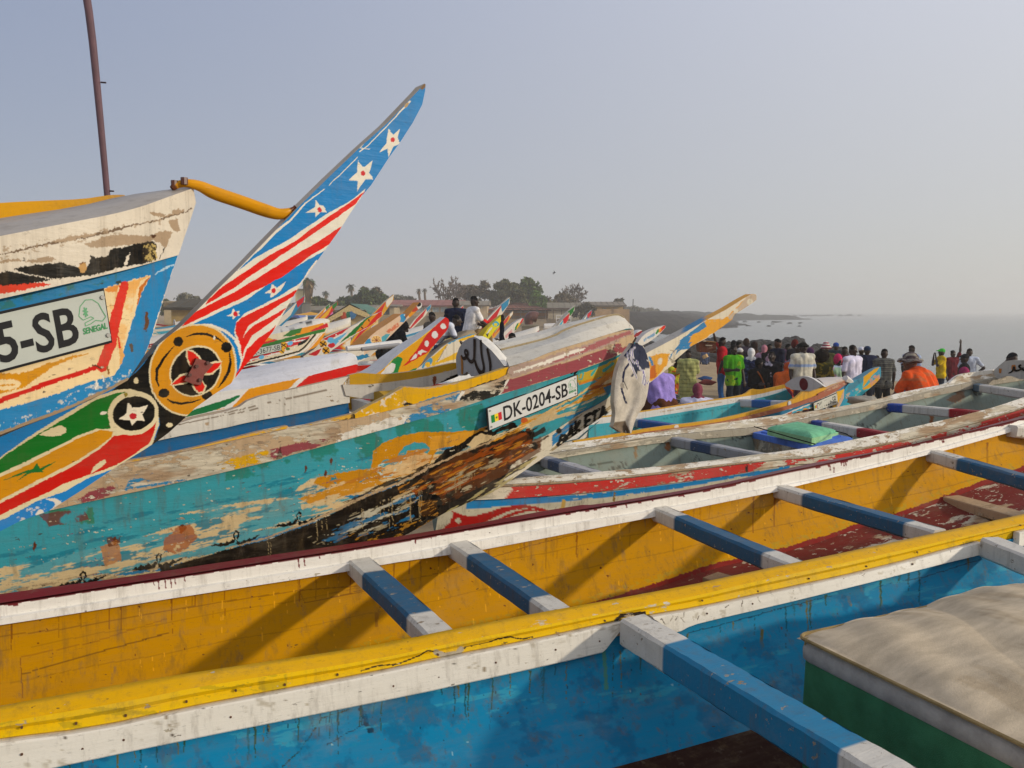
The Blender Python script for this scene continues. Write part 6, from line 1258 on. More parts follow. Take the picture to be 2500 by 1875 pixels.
deckstrip('deck',Hb,G[:,0],crest,.3,lin('#cbc6bd'),[('s',T('k8',(430,785),(520,745),(570,735),(640,740),(730,730)),[1,3,4,3,1],BLK),('e',T('k8',(565,725))[0],(4,4),0,BLK),('s',T('k8',(360,830),(430,815),(520,820),(440,845),(370,845)),1.5,lin('#7a7a72'))],nr=nr)
number_plate(Hb,[np.array(pplan(*p,straight(c,d,nr,.53,14))) for p in T('k8',(20,1120),(382,1038),(376,968),(15,1040))],'DK-3677-SB',(.03,.14,.97,.86),bold=.0,col=lin('#a5aaa2'),th=.012)
lay=[('p',T('m2',(800,1460),(1050,1210),(1310,985),(1420,950),(1300,1050),(1100,1280),(900,1400)),lin('#1f6b2c')),('p',T('m2',(900,1400),(1100,1270),(1280,1050),(1400,960),(1500,915),(1450,1010),(1300,1150),(1050,1300)),OC2),
 ('p',T('m2',(1050,1300),(1300,1150),(1400,1020),(1500,910),(1570,885),(1570,960),(1380,1130),(1200,1230)),lin('#c4261c')),('p',T('m2',(480,1400),(700,1290),(1000,1165),(850,1280),(600,1400)),R2),('p',T('m2',(620,1420),(800,1320),(950,1250),(820,1400),(700,1520),(650,1560)),lin('#5aa5cc')),
 ('s',T('m2',(560,1450),(800,1330),(1010,1200)),2,WW),('e',T('m2',(640,1400))[0],(8,6),-20,lin('#5aa5cc')),('e',T('m2',(660,1500))[0],(9,6),-20,R2),('e',T('m2',(740,1310))[0],(2,2),0,WW),('e',T('m2',(800,1410))[0],(2,2),0,WW),
 ('e',T('m2',(510,1475))[0],(11,11),0,WW),('e',T('m2',(510,1475))[0],(9.5,9.5),0,lin('#c9901a')),('e',T('m2',(560,1590))[0],(11,11),0,WW),('e',T('m2',(560,1590))[0],(9.5,9.5),0,lin('#c9901a')),
 ('s',T('m2',(460,1440),(560,1510)),3,BLK),('s',T('m2',(550,1430),(470,1520)),3,BLK),('s',T('m2',(510,1560),(610,1630)),3,BLK),('s',T('m2',(600,1545),(520,1640)),3,BLK),('p',T('m2',(240,1659),(400,1580),(480,1560),(430,1640),(380,1700)),R2),
 ('s',T('m2',(1330,1040),(1340,1060)),3,BLK),('s',T('m2',(1200,1170),(1215,1190)),3,BLK)]
hornslab('prow',Hb,c,nr,T('m2',(150,1700),(400,1530),(450,1420),(500,1370),(800,1240),(1050,1150),(1310,990),(1560,888)),T('m2',(200,1850),(450,1700),(600,1680),(640,1600),(830,1480),(1050,1320),(1380,1140),(1575,960),(1575,900)),lin('#d0cabd'),lay,.2,.05,lin('#b9b2a2'))
# ---- ochre prow with the flower
c=np.array([*list(pplane(*T('m2',(1300,1300))[0],(0,12.0,0),Vector((0,1,0))))[:2],0.]); a_=34; d=np.array([*AX(a_),0]); nr=np.array([math.sin(R_(a_)),-math.cos(R_(a_)),0])
Ib=thing('pirogue','pirogue with a tall ochre backed prow painted with a flower and blue and orange figures','boat',tuple(c-d*1+ez*2.2),R_(a_))
lay=[('p',T('m2',(2060,800),(2150,740),(2230,720),(2230,900),(2140,980),(2080,1010),(2000,900)),OC2),('p',T('m2',(2100,850),(2170,780),(2212,800),(2212,880),(2120,900)),lin('#b0381c')),('e',T('m2',(2050,885))[0],(3,3),0,WW),('p',T('k8',(1840,545),(1900,510),(1915,580),(1860,600)),WW),
 ('e',T('k8',(1872,545))[0],(5,6),30,BLK),('p',T('m2',(1890,960),(1960,905),(2020,940),(2000,1020),(1960,1080),(1890,1080),(1910,1010)),lin('#2a86b5')),('e',T('m2',(1975,955))[0],(2,2),0,WW),('b',T('m2',(1640,1250),(1850,1080),(1880,1150),(1700,1280)),lin('#c2562a'),.2,.45),
 ('e',T('m2',(1468,1405))[0],(13,12.5),0,WW),('e',T('m2',(1468,1405))[0],(12,11.5),0,lin('#d8ad68')),('p',T('m2',(1250,1480),(1290,1400),(1360,1370),(1380,1470)),lin('#2a86b5')),('p',T('m2',(1560,1350),(1640,1290),(1720,1290),(1640,1400),(1570,1450)),lin('#4a9aa8'))]
for a in range(8): lay.append(('s',T('m2',(1468,1405),(1468+75*math.cos(a*.785),1405+70*math.sin(a*.785))),1.3,lin('#7a3a2a')))
hornslab('prow',Ib,c,nr,T('m2',(1050,1640),(1230,1480),(1400,1285),(1700,1090),(2000,880))+T('k8',(1700,730),(1800,610),(1880,522)),T('m2',(1150,1750),(1400,1560),(1570,1480),(1800,1250),(2040,1010))+T('k8',(1780,680),(1850,610),(1905,570),(1900,530)),lin('#cfb194'),lay,.42,.22,OC2)
lay=[('b',T('m2',(900,1500),(1900,1450),(1900,1659),(900,1659)),lin('#c9c4ba'),.08,.4)]
P=straight(c,d,nr,.35,10)
qp('hull',Ib,P,T('m2',(-200,1760),(400,1690),(900,1590),(1250,1500),(1420,1490)),T('m2',(-200,2100),(600,2000),(1300,1750),(1500,1560)),lin('#c8c0b2'),[('s',T('m2',(600,1640),(1250,1500)),5,lin('#5b5240')),('p',T('m2',(900,1750),(1300,1640),(1350,1700),(900,1850)),lin('#1d6f97'))],.04,nr,'aged',120,20)
# long white oars/tube resting there
mb=MB(); mb.tube([py(*T('m2',(930,1560))[0],10.8),py(*T('m2',(1900,1470))[0],11.3)],[.035,.06],WW,seg=8); mb.tube([py(*T('m2',(1200,1565))[0],10.9),py(*T('m2',(1880,1490))[0],11.2)],.03,lin('#8d8d90'),seg=8)
tagp(mb.build('spar','fresh',None,smooth=True),'white painted spar lying across the boats behind the polka dot prow','spar')
# ---- yellow and blue bow where two men sit
c=np.array([*list(pplane(*T('m3',(1370,850))[0],(0,17.5,0),Vector((0,1,0))))[:2],0.]); a_=30; d=np.array([*AX(a_),0]); nr=np.array([math.sin(R_(a_)),-math.cos(R_(a_)),0]); P=straight(c,d,nr,.6,12)
Jb=thing('pirogue','yellow and peeling white pirogue on whose bow two men sit','boat',tuple(c-d*2+ez*2.2),R_(a_))
lay=[('p',T('m3',(700,1180),(960,960),(760,1260),(700,1310)),lin('#d1a312')),('p',T('m3',(760,1265),(1110,1090),(1100,1200),(700,1310),(600,1340)),lin('#d1a312')),('s',T('m3',(950,960),(1110,890),(1340,820)),7,lin('#3c86ab')),('s',T('m3',(1120,930),(1350,855)),6,lin('#d1a312')),
 ('e',T('m3',(650,1250))[0],(12,9),-40,lin('#3c86ab')),('s',T('m3',(560,1330),(640,1200),(700,1210)),5,lin('#3c86ab')),('e',T('m3',(640,1290))[0],(7,6),0,lin('#d1a312')),('s',T('m3',(780,1250),(950,980)),1.5,lin('#6a5a45'))]
_,G=qp('hull',Jb,P,T('m3',(350,1420),(520,1330),(700,1170),(900,990),(1100,895),(1330,820),(1370,850)),T('m3',(300,1700),(700,1600),(1100,1300),(1300,1050),(1370,900)),lin('#c9c0ad'),lay,.04,nr,'aged',160,40)
crest=on(T('m3',(600,1100),(900,930),(1100,860),(1230,770),(1330,775),(1375,845)),[tuple((c-d*t-nr*.45*(1-math.exp(-max(t,0)/.5)))[:2]) for t in (12,3,1,.5,.2,0,-.5)])
deckstrip('deck',Jb,G[:,0],crest,.4,lin('#8f7f66'),[('p',T('m3',(600,1000),(930,860),(1080,870),(900,930)),lin('#d8b812')),('p',T('m3',(1080,780),(1150,700),(1230,730),(1230,760)),lin('#d8b812'))],nr=nr)
lay=[('e',T('m3',(1660,680))[0],(8,7),0,lin('#3aa0b8')),('e',T('m3',(1660,690))[0],(4,4),0,lin('#d8c012')),('s',T('m3',(1530,830),(1600,740)),4,WW),('s',T('m3',(1515,830),(1540,870)),2.5,BLK),('s',T('m3',(1545,820),(1530,860)),2.5,BLK)]
hornslab('prow',Jb,c,nr,T('m3',(1400,1010),(1510,780),(1650,640),(1755,545)),T('m3',(1430,1040),(1560,905),(1640,790),(1740,690),(1790,610),(1782,560)),lin('#cfc41e'),lay,.3,.12,lin('#c9ae12'))
# ---- two small prows with red tips
def smallprow(k,up,lo,y,a_,base,lay,label,top,body=None,bcol=WW,th=.2):
    m_=T(k,up[0])[0]; c=np.array([*list(pplane(*m_,(0,y,0),Vector((0,1,0))))[:2],0.]); d=np.array([*AX(a_),0]); nr=np.array([math.sin(R_(a_)),-math.cos(R_(a_)),0])
    b=thing('pirogue',label,'boat',tuple(c-d*1.5+ez*2),R_(a_))
    hornslab('prow',b,c,nr,T(k,*up),T(k,*lo),base,lay,th,.08,top,n=80,m=20)
    L=[c-d*t for t in (0,.5,1.2,2.5,4.5,6.5)]; W=[.02,.25,.45,.6,.55,.3]; zt=pplane(*m_,c,Vector(nr))[2]-.1; gzz=g1(c[0],c[1])
    tops=[zt,zt-.12,zt-.25,zt-.35,zt-.38,zt-.25]; bots=[zt-.7,min(zt-.8,gzz+.5),gzz+.15,gzz+.05,gzz+.05,gzz+.2]
    for s_,nm in ((1,'near_side'),(-1,'far_side')):
        T_=np.array([L[i]+nr*W[i]*s_+ez*tops[i] for i in range(6)]); B_=np.array([L[i]+nr*W[i]*s_*.45+ez*bots[i] for i in range(6)]); t=np.linspace(0,1,10)[None,:,None]
        G=resample(T_,40)[:,None]*(1-t)+resample(B_,40)[:,None]*t; C=np.tile(bcol,(400,1)); jj=np.tile(np.arange(10),40); C[jj<2]=body or RED; C[(jj>4)&(jj<7)]=lin('#2b7da5'); mb=MB(); mb.slab(G,-nr*.04*s_,C,bcol); mb.build(nm,'aged',b)
    G=np.array([[L[i]+nr*W[i]*f+ez*(tops[i]+.07*(1-f*f)+.0) for f in (-1,-.5,0,.5,1)] for i in range(3)]); mb=MB(); mb.grid(G,WW); mb.build('deck','fresh',b)
    G=np.array([[L[i]+nr*W[i]*f*.6+ez*(bots[i]+.1) for f in (-1,0,1)] for i in range(6)]); mb=MB(); mb.grid(G,lin('#4a6a74')); mb.build('floor','inner',b)
    for i in (2,3,4):
        mb=MB(); mb.beam(L[i]-d*.6+nr*W[i]*.9+ez*(tops[i]-.05),L[i]-d*.6-nr*W[i]*.9+ez*(tops[i]-.05),.12,.08,lambda t:WW,nseg=2); mb.build('crossbeam','aged',b)
    return b
smallprow('m3',[(1700,900),(1800,790),(1950,650),(2070,592)],[(1760,960),(1900,850),(2000,730),(2080,620)],19,32,lin('#cfc8c2'),[('p',T('m3',(2000,700),(2060,600),(2085,600),(2060,660),(1950,790)),lin('#c01c28')),('p',T('m3',(1960,760),(2010,660),(2030,680),(1990,760)),lin('#d8a81a')),('p',T('m3',(1935,790),(1980,670),(2005,660),(1965,770)),lin('#1f7a36')),('b',T('m3',(1800,860),(1900,760),(1920,800),(1820,900)),lin('#c07a80'),.2,.4)],'pirogue with a white prow tipped in green, yellow and red, beyond the white deck',lin('#bfb8b2'))
smallprow('m6',[(1130,690),(1180,620),(1280,560),(1380,532)],[(1160,720),(1240,680),(1330,610),(1382,550)],16,34,lin('#cfcac2'),[('p',T('m6',(1330,570),(1365,528),(1385,530),(1375,560),(1330,600)),lin('#c4261c')),('p',T('m6',(1310,585),(1340,545),(1345,580),(1320,600)),lin('#d8881a')),('p',T('m6',(1290,600),(1318,560),(1322,590),(1300,612)),lin('#1f7a36')),('b',T('m6',(1180,660),(1290,590),(1290,620),(1190,680)),lin('#3c86b8'),.2,.45)],'pirogue with a slim white prow ending in a red tip near the hanging jacket',lin('#bfb8b2'))
# red-railed bow peeping right of DK-0204's deck
smallprow('m6',[(1085,640),(1110,610),(1140,580),(1165,572)],[(1095,660),(1120,640),(1150,615),(1172,590)],12,34,WW,[('p',T('m6',(1080,620),(1172,575),(1172,610),(1085,650)),lin('#8a1a2a'))],'pirogue end with red rail just right of the large white bow deck',WW,body=lin('#8a1a2a'))
# ---- filler pirogues drawn up behind, each with its own colours
def fleet(x,y,a,s,cols,label,seed):
    r=np.random.default_rng(seed); z0=g1(x,y); b=thing('pirogue',label,'boat',(x,y,z0),R_(a),'pirogues drawn up on the beach behind')
    d=np.array([*AX(a),0]); nr=np.array([math.sin(R_(a)),-math.cos(R_(a)),0]); o=np.array([x,y,z0]); L=8.5*s
    xs=np.linspace(-1,1,41); w=.62*s*np.sqrt(np.clip(1-np.abs(xs)**2.6,0,1))+.015; sh=.75*s+.42*s*np.clip(np.abs(xs)-.25,0,1)**1.6*1.5+.25*s*np.clip(xs-.4,0,1); kl=.04+.62*s*np.clip(np.abs(xs)-.55,0,1)**1.5*2.2
    base,rail,inn,f1,f2=[np.array(c) for c in cols]
    for s_,nm in ((1,'near_side'),(-1,'far_side')):
        G=np.zeros((121,15,3)); C=np.zeros((121,15,3)); xi=np.linspace(-1,1,121); wi=np.interp(xi,xs,w); si=np.interp(xi,xs,sh); ki=np.interp(xi,xs,kl)
        for j in range(15):
            t=j/14; G[:,j]=o+d*(xi*L/2)[:,None]+nr*(s_*wi*(1-.55*t**1.5))[:,None]+ez*(si*(1-t)+ki*t)[:,None]
            c=rail if t<.13 else base; C[:,j]=c
        U=np.stack([np.tile(xi[:,None]*9,(1,15)),np.tile(np.arange(15)[None]*.35,(121,1))],-1).reshape(-1,2)+seed*7; nz=vnoise(U,3).reshape(121,15); J=np.arange(15)[None]/14
        C[(nz>.56)&(J>.2)&(np.abs(xi)[:,None]>.35)]=f1; C[(nz<.40)&(J>.2)&(np.abs(xi)[:,None]>.45)]=f2; C[(J>.17)&(J<.24)&(xi[:,None]>-2)]=lin('#cfc8ba')
        mb=MB(); mb.slab(G,-nr*s_*.05,C.reshape(-1,3),inn,wear=.5); mb.build(nm,'aged',b)
    k=xi>.56; xd=xi[k]; G=np.stack([o+d*(xd*L/2)[:,None]+nr*(f*np.interp(xd,xs,w))[:,None]+ez*(np.interp(xd,xs,sh)+.13*s*(1-f*f))[:,None] for f in (-1,-.6,0,.6,1)],1)
    mb=MB(); mb.grid(G,lin('#cbc5bb')); mb.build('deck','fresh',b,smooth=True)
    x0=.56; wA=np.interp(x0,xs,w); zA=np.interp(x0,xs,sh); mb=MB(); mb.prism([o+d*(x0*L/2)+nr*(wA*math.cos(t))+ez*(zA-.05+(.30*s)*math.sin(t)) for t in np.linspace(0,math.pi,12)],d*.04,lin('#c4bfb6')); mb.build('arch_board','aged',b)
    hp=[(.86,.35),(.98,.72),(1.10,1.35),(1.24,1.9),(1.30,2.1),(1.30,1.95),(1.22,1.5),(1.08,.95),(.95,.30)]
    P_=[o+d*(hx*L/2)+ez*(hz*s*.98)+nr*.05 for hx,hz in hp]; mb=MB(); c3=f1
    mb.prism(P_,-nr*.1,base,edge=lin('#b9b0a0')); Q=[o+d*(hx*L/2)+ez*(hz*s*.98)+nr*.056 for hx,hz in ((1.0,.72),(1.12,1.38),(1.25,1.92),(1.2,1.5),(1.06,.95))]; mb.prism(Q,-nr*.004,c3); Q=[o+d*(hx*L/2)+ez*(hz*s*.98)+nr*.056 for hx,hz in ((1.24,1.9),(1.3,2.08),(1.29,1.9),(1.25,1.72))]; mb.prism(Q,-nr*.004,f2); mb.build('prow','fresh',b)
    G=np.stack([o+d*(xi*L/2)[:,None]+nr*(f*np.interp(xi,xs,w)*.5)[:,None]+ez*(np.interp(xi,xs,kl)+.12)[:,None] for f in (-1,0,1)],1); mb=MB(); mb.grid(G[10:-18],inn); mb.build('floor','inner',b)
    for t in (-.6,-.35,-.1,.15,.4):
        wA=np.interp(t,xs,w)*.96; zA=np.interp(t,xs,sh)-.04; mb=MB(); p=o+d*(t*L/2)+ez*zA; mb.beam(p+nr*wA,p-nr*wA,.12*s,.08,beamcol([(.25,lin('#c4c0b8')),(.75,f1),(1,lin('#c4c0b8'))]),nseg=8); mb.build('crossbeam','aged',b)
K_=lambda *h:tuple(lin(x) for x in h)
cs=[K_('#cfc8ba','#c4861a','#2b7d8a','#b8202a','#2b7da5'),K_('#2b7da5','#cfc8ba','#cf9a1a','#cfc8ba','#b8202a'),K_('#cfc8ba','#8a1a2a','#3c8a9a','#cf8616','#1f6b2c'),K_('#c9901a','#cfc8ba','#2b6d95','#b8202a','#cfc8ba'),K_('#b8202a','#d0c8b8','#2b7d8a','#cf9a1a','#1f6b2c'),K_('#cfc8ba','#2b7da5','#c4861a','#2f9ab8','#b8202a')]
FL2=[(-5.6,21,30,1.15,0,'white pirogue with red and blue figures, first behind the plate 3677 boat'),(-9.5,24,34,1.2,3,'ochre sided pirogue farther behind the plate 3677 boat'),(-3.2,26,28,1.1,2,'white pirogue with maroon rail behind the flower prow'),(-13.5,27,26,1.2,1,'blue pirogue in the gap left of the flag prow'),(-7.2,31,32,1.1,5,'white pirogue with blue rail in front of the gabled shed'),(-14.5,38,30,1.2,4,'red pirogue far left in the boat park'),
 (-10.5,44,28,1.2,0,'white pirogue with ochre rail near the market sheds'),(-1.5,36,30,1.1,1,'blue pirogue beyond the seated men'),(-18,52,30,1.2,2,'white and maroon pirogue near the cream house'),(-5,50,34,1.1,3,'ochre pirogue in front of the long grey shed'),(-.9,25.5,26,.9,4,'red hulled pirogue behind the raised arm'),(-22,46,28,1.2,5,'blue railed pirogue at the far left edge of the boat park'),(-2.6,19.2,38,.95,5,'white pirogue with blue rail beside the flower prow'),(-12,20.5,40,1.1,2,'maroon railed pirogue left of the plate 3677 boat')]
for i,(x,y,a,s,ci,lb) in enumerate(FL2): fleet(x,y,a,s,cs[ci],lb,i+3)
# ---- jacket hung over the bow of DK-0204
J=lambda *p:T('m4',*p)
jp=np.array(pplane(*J((300,700))[0],(0.62,4.62,0),Vector(en)))
jt=thing('jacket','grey and navy hooded jacket with purple cord trim hanging from the pirogue DK-0204','jacket',tuple(jp),R_(36))
jn=en
def drape(rows,y0,colfn,name,fold=.02,th=.02,seed=0,lay=None,base=None):
    """rows: list of (left px, right px) pairs down the cloth"""
    n,m=70,44; Lf=resample(np.array([r[0] for r in rows],float),n,by=None); Rt=resample(np.array([r[1] for r in rows],float),n,by=None)
    t=np.linspace(0,1,m); G=np.zeros((n,m,3)); PX=np.zeros((n,m,2))
    for i in range(n):
        for j in range(m):
            px=Lf[i]*(1-t[j])+Rt[i]*t[j]; PX[i,j]=px; s_=i/(n-1)
            dpt=.05+.02*math.sin(math.pi*t[j])+.030*s_*math.sin(t[j]*5.6+s_*1.6+.6)+.010*abs(math.sin(t[j]*4.3+s_*2.2))+.007*math.sin(t[j]*9-s_*7+1)*math.sin(s_*6+t[j]*3)+.004*math.sin(s_*11+t[j]*8)
            G[i,j]=pplane(px[0],px[1],jp+jn*dpt,Vector(jn))
    mb=MB(); mb.grid(G,paint(PX.reshape(-1,2),base,lay,.6,.1)); B=G-jn*th; mb.grid(B[::3,::3],base,flip=True)
    for a,b in ((G[:,0],B[:,0]),(G[:,-1],B[:,-1]),(G[-1],B[-1]),(G[0],B[0])): mb.grid(np.stack([a,b],1),base)
    return mb.build(name,'cloth',jt,smooth=True),G
NVY=lin('#34384a'); GRY=lin('#bab2a5'); PUR=lin('#6f6796'); 
rows=[J((330,130),(420,150)),J((290,200),(520,180)),J((150,380),(590,350)),J((60,600),(640,560)),J((20,800),(640,720)),J((0,1000),(620,900)),J((-10,1200),(590,1080)),J((20,1380),(540,1250)),J((0,1560),(420,1420)),J((-30,1640),(370,1540)),J((120,1740),(300,1760))]
lay=[('p',J((330,100),(500,160),(620,400),(660,560),(420,640),(400,700),(290,500),(190,370),(160,370),(200,300),(300,150)),NVY),('p',J((290,745),(350,620),(400,650),(330,720)),NVY),
 ('s',J((275,500),(215,560),(175,650),(155,740),(150,830)),[5,5,4.6,4.6],lin('#20243f')),('s',J((130,960),(160,1060),(210,1210)),4.5,lin('#20243f')),('s',J((180,830),(230,950)),2.5,lin('#2a2a30')),('e',J((140,900))[0],(5,7),-20,lin('#8d857a')),
 ('p',J((-60,1560),(190,1530),(240,1640),(300,1760),(100,1760),(-60,1680)),lin('#6d5f50')),('e',J((597,450))[0],(1.6,1.6),0,WW)]
for L in ([(235,300),(240,380),(265,450),(290,520),(330,600),(370,690),(410,765)],[(290,240),(285,310),(300,400),(330,470),(380,500),(410,450),(430,540),(470,600),(520,640)],[(370,205),(320,260),(320,330),(340,400)],[(520,640),(525,740),(510,850),(540,890),(555,850),(545,700),(520,620)],[(575,850),(600,860),(615,820)]):
    lay+=[('s',J(*L),4.2,WW),('s',J(*L),1.8,PUR)]
drape(rows,4.6,None,'jacket_body',.009,.03,1,lay,GRY)
mb=MB(); hk=[np.array(pplane(*q,jp+jn*.03,Vector(jn))) for q in J((330,150),(345,110),(370,70),(390,30))]; mb.tube(hk,.006,lin('#4a4038'),seg=6); mb.build('hanging_loop','cloth',jt)
# ------------------------------------------------------------------ far shore: buildings, trees, rocks, small things
def X_(u,Y): return float(py(u,760,Y)[0])
def Z_(v,Y): return float(py(1250,v,Y)[2])
def building(label,Y,u0,u1,v_eave,v_base,v_ridge,wall,roof,wins=(),dep=9.,roofh=None,hip=False,cat='building',name='building',awin='#8fa0a8',over=.5,rcols=None,doors=()):
    x0,x1=X_(u0,Y),X_(u1,Y); ze,zb,zr=Z_(v_eave,Y),min(Z_(v_base,Y),g1((x0+x1)/2,Y)-.2),Z_(v_ridge,Y)
    b=thing(name,label,cat,((x0+x1)/2,Y,zb)); W=MB(); H=ze-zb
    def box(mb,xa,xb,ya,yb,za,zc,col,mi=0): mb.box(Matrix.Translation(((xa+xb)/2,(ya+yb)/2,(za+zc)/2)),(xb-xa,yb-ya,zc-za),col)
    box(W,x0,x1,Y,Y+dep,zb,ze,wall); box(W,x0-.04,x1+.04,Y-.06,Y+.2,zb,zb+.5,[c*.7 for c in wall]); W.build('wall','wall',b)
    R=MB(); o=over; e=ze+.01
    if hip: pts=[(x0-o,Y-o,e),(x1+o,Y-o,e),(x1+o,Y+dep+o,e),(x0-o,Y+dep+o,e),(x0+dep*.4,Y+dep/2,zr),(x1-dep*.4,Y+dep/2,zr)]; F=[(0,1,5,4),(1,2,5),(2,3,4,5),(3,0,4),(3,2,1,0)]
    else: pts=[(x0-o,Y-o,e),(x1+o,Y-o,e),(x1+o,Y+dep+o,e),(x0-o,Y+dep+o,e),(x0-o,Y+dep/2,zr),(x1+o,Y+dep/2,zr)]; F=[(0,1,5,4),(1,2,5),(2,3,4,5),(3,0,4),(3,2,1,0)]
    R.add(pts,F,roof); n=int((x1-x0+2*o)/.9)
    for i in range(n+1):
        x=x0-o+(x1-x0+2*o)*i/max(n,1); xr=min(max(x,x0+dep*.4),x1-dep*.4) if hip else x
        R.tube([(x,Y-o,e+.03),(xr,Y+dep/2,zr+.03)],.03,[c*.85 for c in roof],seg=3,cap=False)
    box(R,x0-o,x1+o,Y-o-.05,Y-o,e-.18,e+.04,[c*.55 for c in roof]); R.build('roof','wall',b)
    for (a,t,c_,d_) in wins:
        xa,xb=X_(a,Y),X_(c_,Y); zt,zc=Z_(t,Y),Z_(d_,Y); f=MB(); fr=lin('#b9b7ae'); w=.09
        box(f,xa,xb,Y-.08,Y-.003,zt-w,zt,fr); box(f,xa,xb,Y-.08,Y-.003,zc,zc+w,fr); box(f,xa,xa+w,Y-.079,Y-.003,zc+w,zt-w,fr); box(f,xb-w,xb,Y-.079,Y-.003,zc+w,zt-w,fr); box(f,(xa+xb)/2-.04,(xa+xb)/2+.04,Y-.07,Y-.003,zc+w,zt-w,fr); fo=f.build('window','plain',b)
        g=MB(); box(g,xa+w,xb-w,Y-.04,Y-.006,zc+w,zt-w,lin(awin)); g.build('pane','metal',fo)
    for (a,t,c_,d_) in doors:
        f=MB(); box(f,X_(a,Y),X_(c_,Y),Y-.07,Y-.002,max(Z_(d_,Y),zb),Z_(t,Y),lin('#3b3a3c')); f.build('door','plain',b)
    return b
c_=lambda x,y:T('c1',(x,y))[0]
def cw_(x0,y0,x1,y1): a=c_(x0,y0);b=c_(x1,y1); return (a[0],a[1],b[0],b[1])
BG=lin('#b29c7c'); RR=lin('#8a4f48'); GRf=lin('#857b6c')
building('long beige building under a faded pink sheet roof behind the seated men',118,958,1122,746,795,731,BG,lin('#93605a'),[cw_(60,370,120,415),cw_(130,366,190,414),cw_(205,368,268,415),cw_(280,366,342,413)],dep=12)
building('beige block with one tiny window under a grey sheet roof, right of the seated men',117,1118,1189,745,800,733,lin('#b5a083'),GRf,[cw_(643,362,654,380)],dep=12,over=.3)
building('low building with navy and grey wall panels left of the pink roof',112,897,962,748,775,743,lin('#a8997c'),lin('#7c7468'),[],dep=8,doors=[(898,747,923,762),(927,749,951,768)])
building('long low grey shed with fibre cement roof behind the market stalls',105,700,893,758,776,746,lin('#9c927e'),lin('#7f7768'),[],dep=10,over=.8)
building('terracotta roofed house with an orange wall band, in the middle of the far shore',124,1188,1338,757,790,737,lin('#a88462'),lin('#7c4c3e'),[cw_(705,452,760,474),cw_(695,404,730,418),cw_(970,402,1010,416),cw_(1035,400,1075,416),cw_(1090,400,1130,416),cw_(1150,402,1190,416)],dep=14,hip=True)
b_=building('pale house with grey roof partly hidden by the leaning thorn tree',128,1330,1418,754,790,738,lin('#b5ad98'),lin('#7d7566'),[cw_(1320,392,1345,402)],dep=9)
building('sand coloured house with grey roof near the headland, rightmost on the far shore',130,1438,1521,746,790,736,lin('#c0a26c'),lin('#7c7264'),[cw_(1738,376,1772,384),cw_(1835,374,1875,381)],dep=8)
def wallthing(label,Y,u0,u1,v0,v1,col,th=.4,name='wall',cat='wall'):
    x0,x1=X_(u0,Y),X_(u1,Y); zt,zb=Z_(v0,Y),min(Z_(v1,Y),g1((x0+x1)/2,Y)-.3); mb=MB(); mb.box(Matrix.Translation(((x0+x1)/2,Y+th/2,(zt+zb)/2)),(x1-x0,th,zt-zb),col)
    for i in range(int((x1-x0)/3)+1): x=x0+i*3.; mb.box(Matrix.Translation((min(x,x1-.2),Y-.03,(zt+zb)/2+.05)),(.3,.18,zt-zb+.1),[c*.9 for c in col])
    o=mb.build(name,'wall'); return tagp(o,label,cat)
wallthing('sand brown yard wall in front of the rightmost house',126,1452,1537,755,775,lin('#a98a66'))
wallthing('rough beige sea wall under the terrace canopy',119,1190,1394,779,800,lin('#93826a'),.6)
wallthing('cement block wall left of the seated men',100,930,1075,771,800,lin('#8f8069'))
# orange band as painted wall panel, terrace canopy with posts
mb=MB(); Y=123.6; x0,x1=X_(1188,Y),X_(1334,Y); mb.box(Matrix.Translation(((x0+x1)/2,Y,(Z_(764,Y)+Z_(771,Y))/2)),(x1-x0,.1,Z_(764,Y)-Z_(771,Y)),lin('#c47a22')); tagp(mb.build('terrace_wall','wall'),'bright orange painted parapet along the terracotta roofed house','parapet')
cn=thing('canopy','thin flat terrace canopy on slender posts in front of the terracotta roofed house','canopy',(X_(1310,119),119,Z_(790,119)))
mb=MB(); Y=119; x0,x1=X_(1226,Y),X_(1396,Y); zt=Z_(753,Y); mb.box(Matrix.Translation(((x0+x1)/2,Y+2,zt)),(x1-x0,5,.12),lin('#4a3630')); mb.build('roof_sheet','plain',cn)
for i in range(9):
    x=x0+.3+(x1-x0-.6)*i/8; mb=MB(); mb.tube([(x,Y-.2,Z_(779,Y)),(x,Y-.2,zt-.05)],.06,lin('#5b5148'),seg=5); mb.build('post','plain',cn)
mb=MB(); zr=Z_(770,Y); xa,xb=X_(1358,Y),X_(1393,Y)
for z in (zr,zr-.45,zr-.9): mb.tube([(xa,Y-.4,z),(xb,Y-.4,z)],.07,WW,seg=5)
for i in range(4): x=xa+(xb-xa)*i/3; mb.tube([(x,Y-.4,zr-1.),(x,Y-.4,zr+.05)],.07,WW,seg=5)
tagp(mb.build('railing','plain'),'white painted railing at the right end of the terrace','railing')
# gabled hut
hut=thing('hut','cream gabled fish market hut with green roof edge and lettered sign','hut',(X_(850,58),58,g1(X_(850,58),58)))
Y=58; A_=[T('m2',p)[0] for p in ((585,1015),(985,770),(1320,925))]; P=[np.array(py(*a,Y)) for a in A_]; z0=g1(X_(850,Y),Y)
mb=MB(); mb.prism([P[0]+ez*-.0,P[1],P[2],P[2]-ez*.35,P[1]-ez*.45,P[0]-ez*.3],np.array([0,.15,0]),lin('#c9b27c')); mb.build('gable_board','plain',hut)
mb=MB(); mb.add([P[0]-ez*.02+[-.2,0,0],P[1]+ez*.1,P[1]+ez*.1+[0,7,0],P[0]+[-.2,7,0]],[(0,1,2,3)],lin('#8b8068')); mb.add([P[1]+ez*.1,P[2]+[.2,0,0],P[2]+[.2,7,0],P[1]+ez*.1+[0,7,0]],[(0,1,2,3)],lin('#4d6f63')); mb.build('roof','wall',hut)
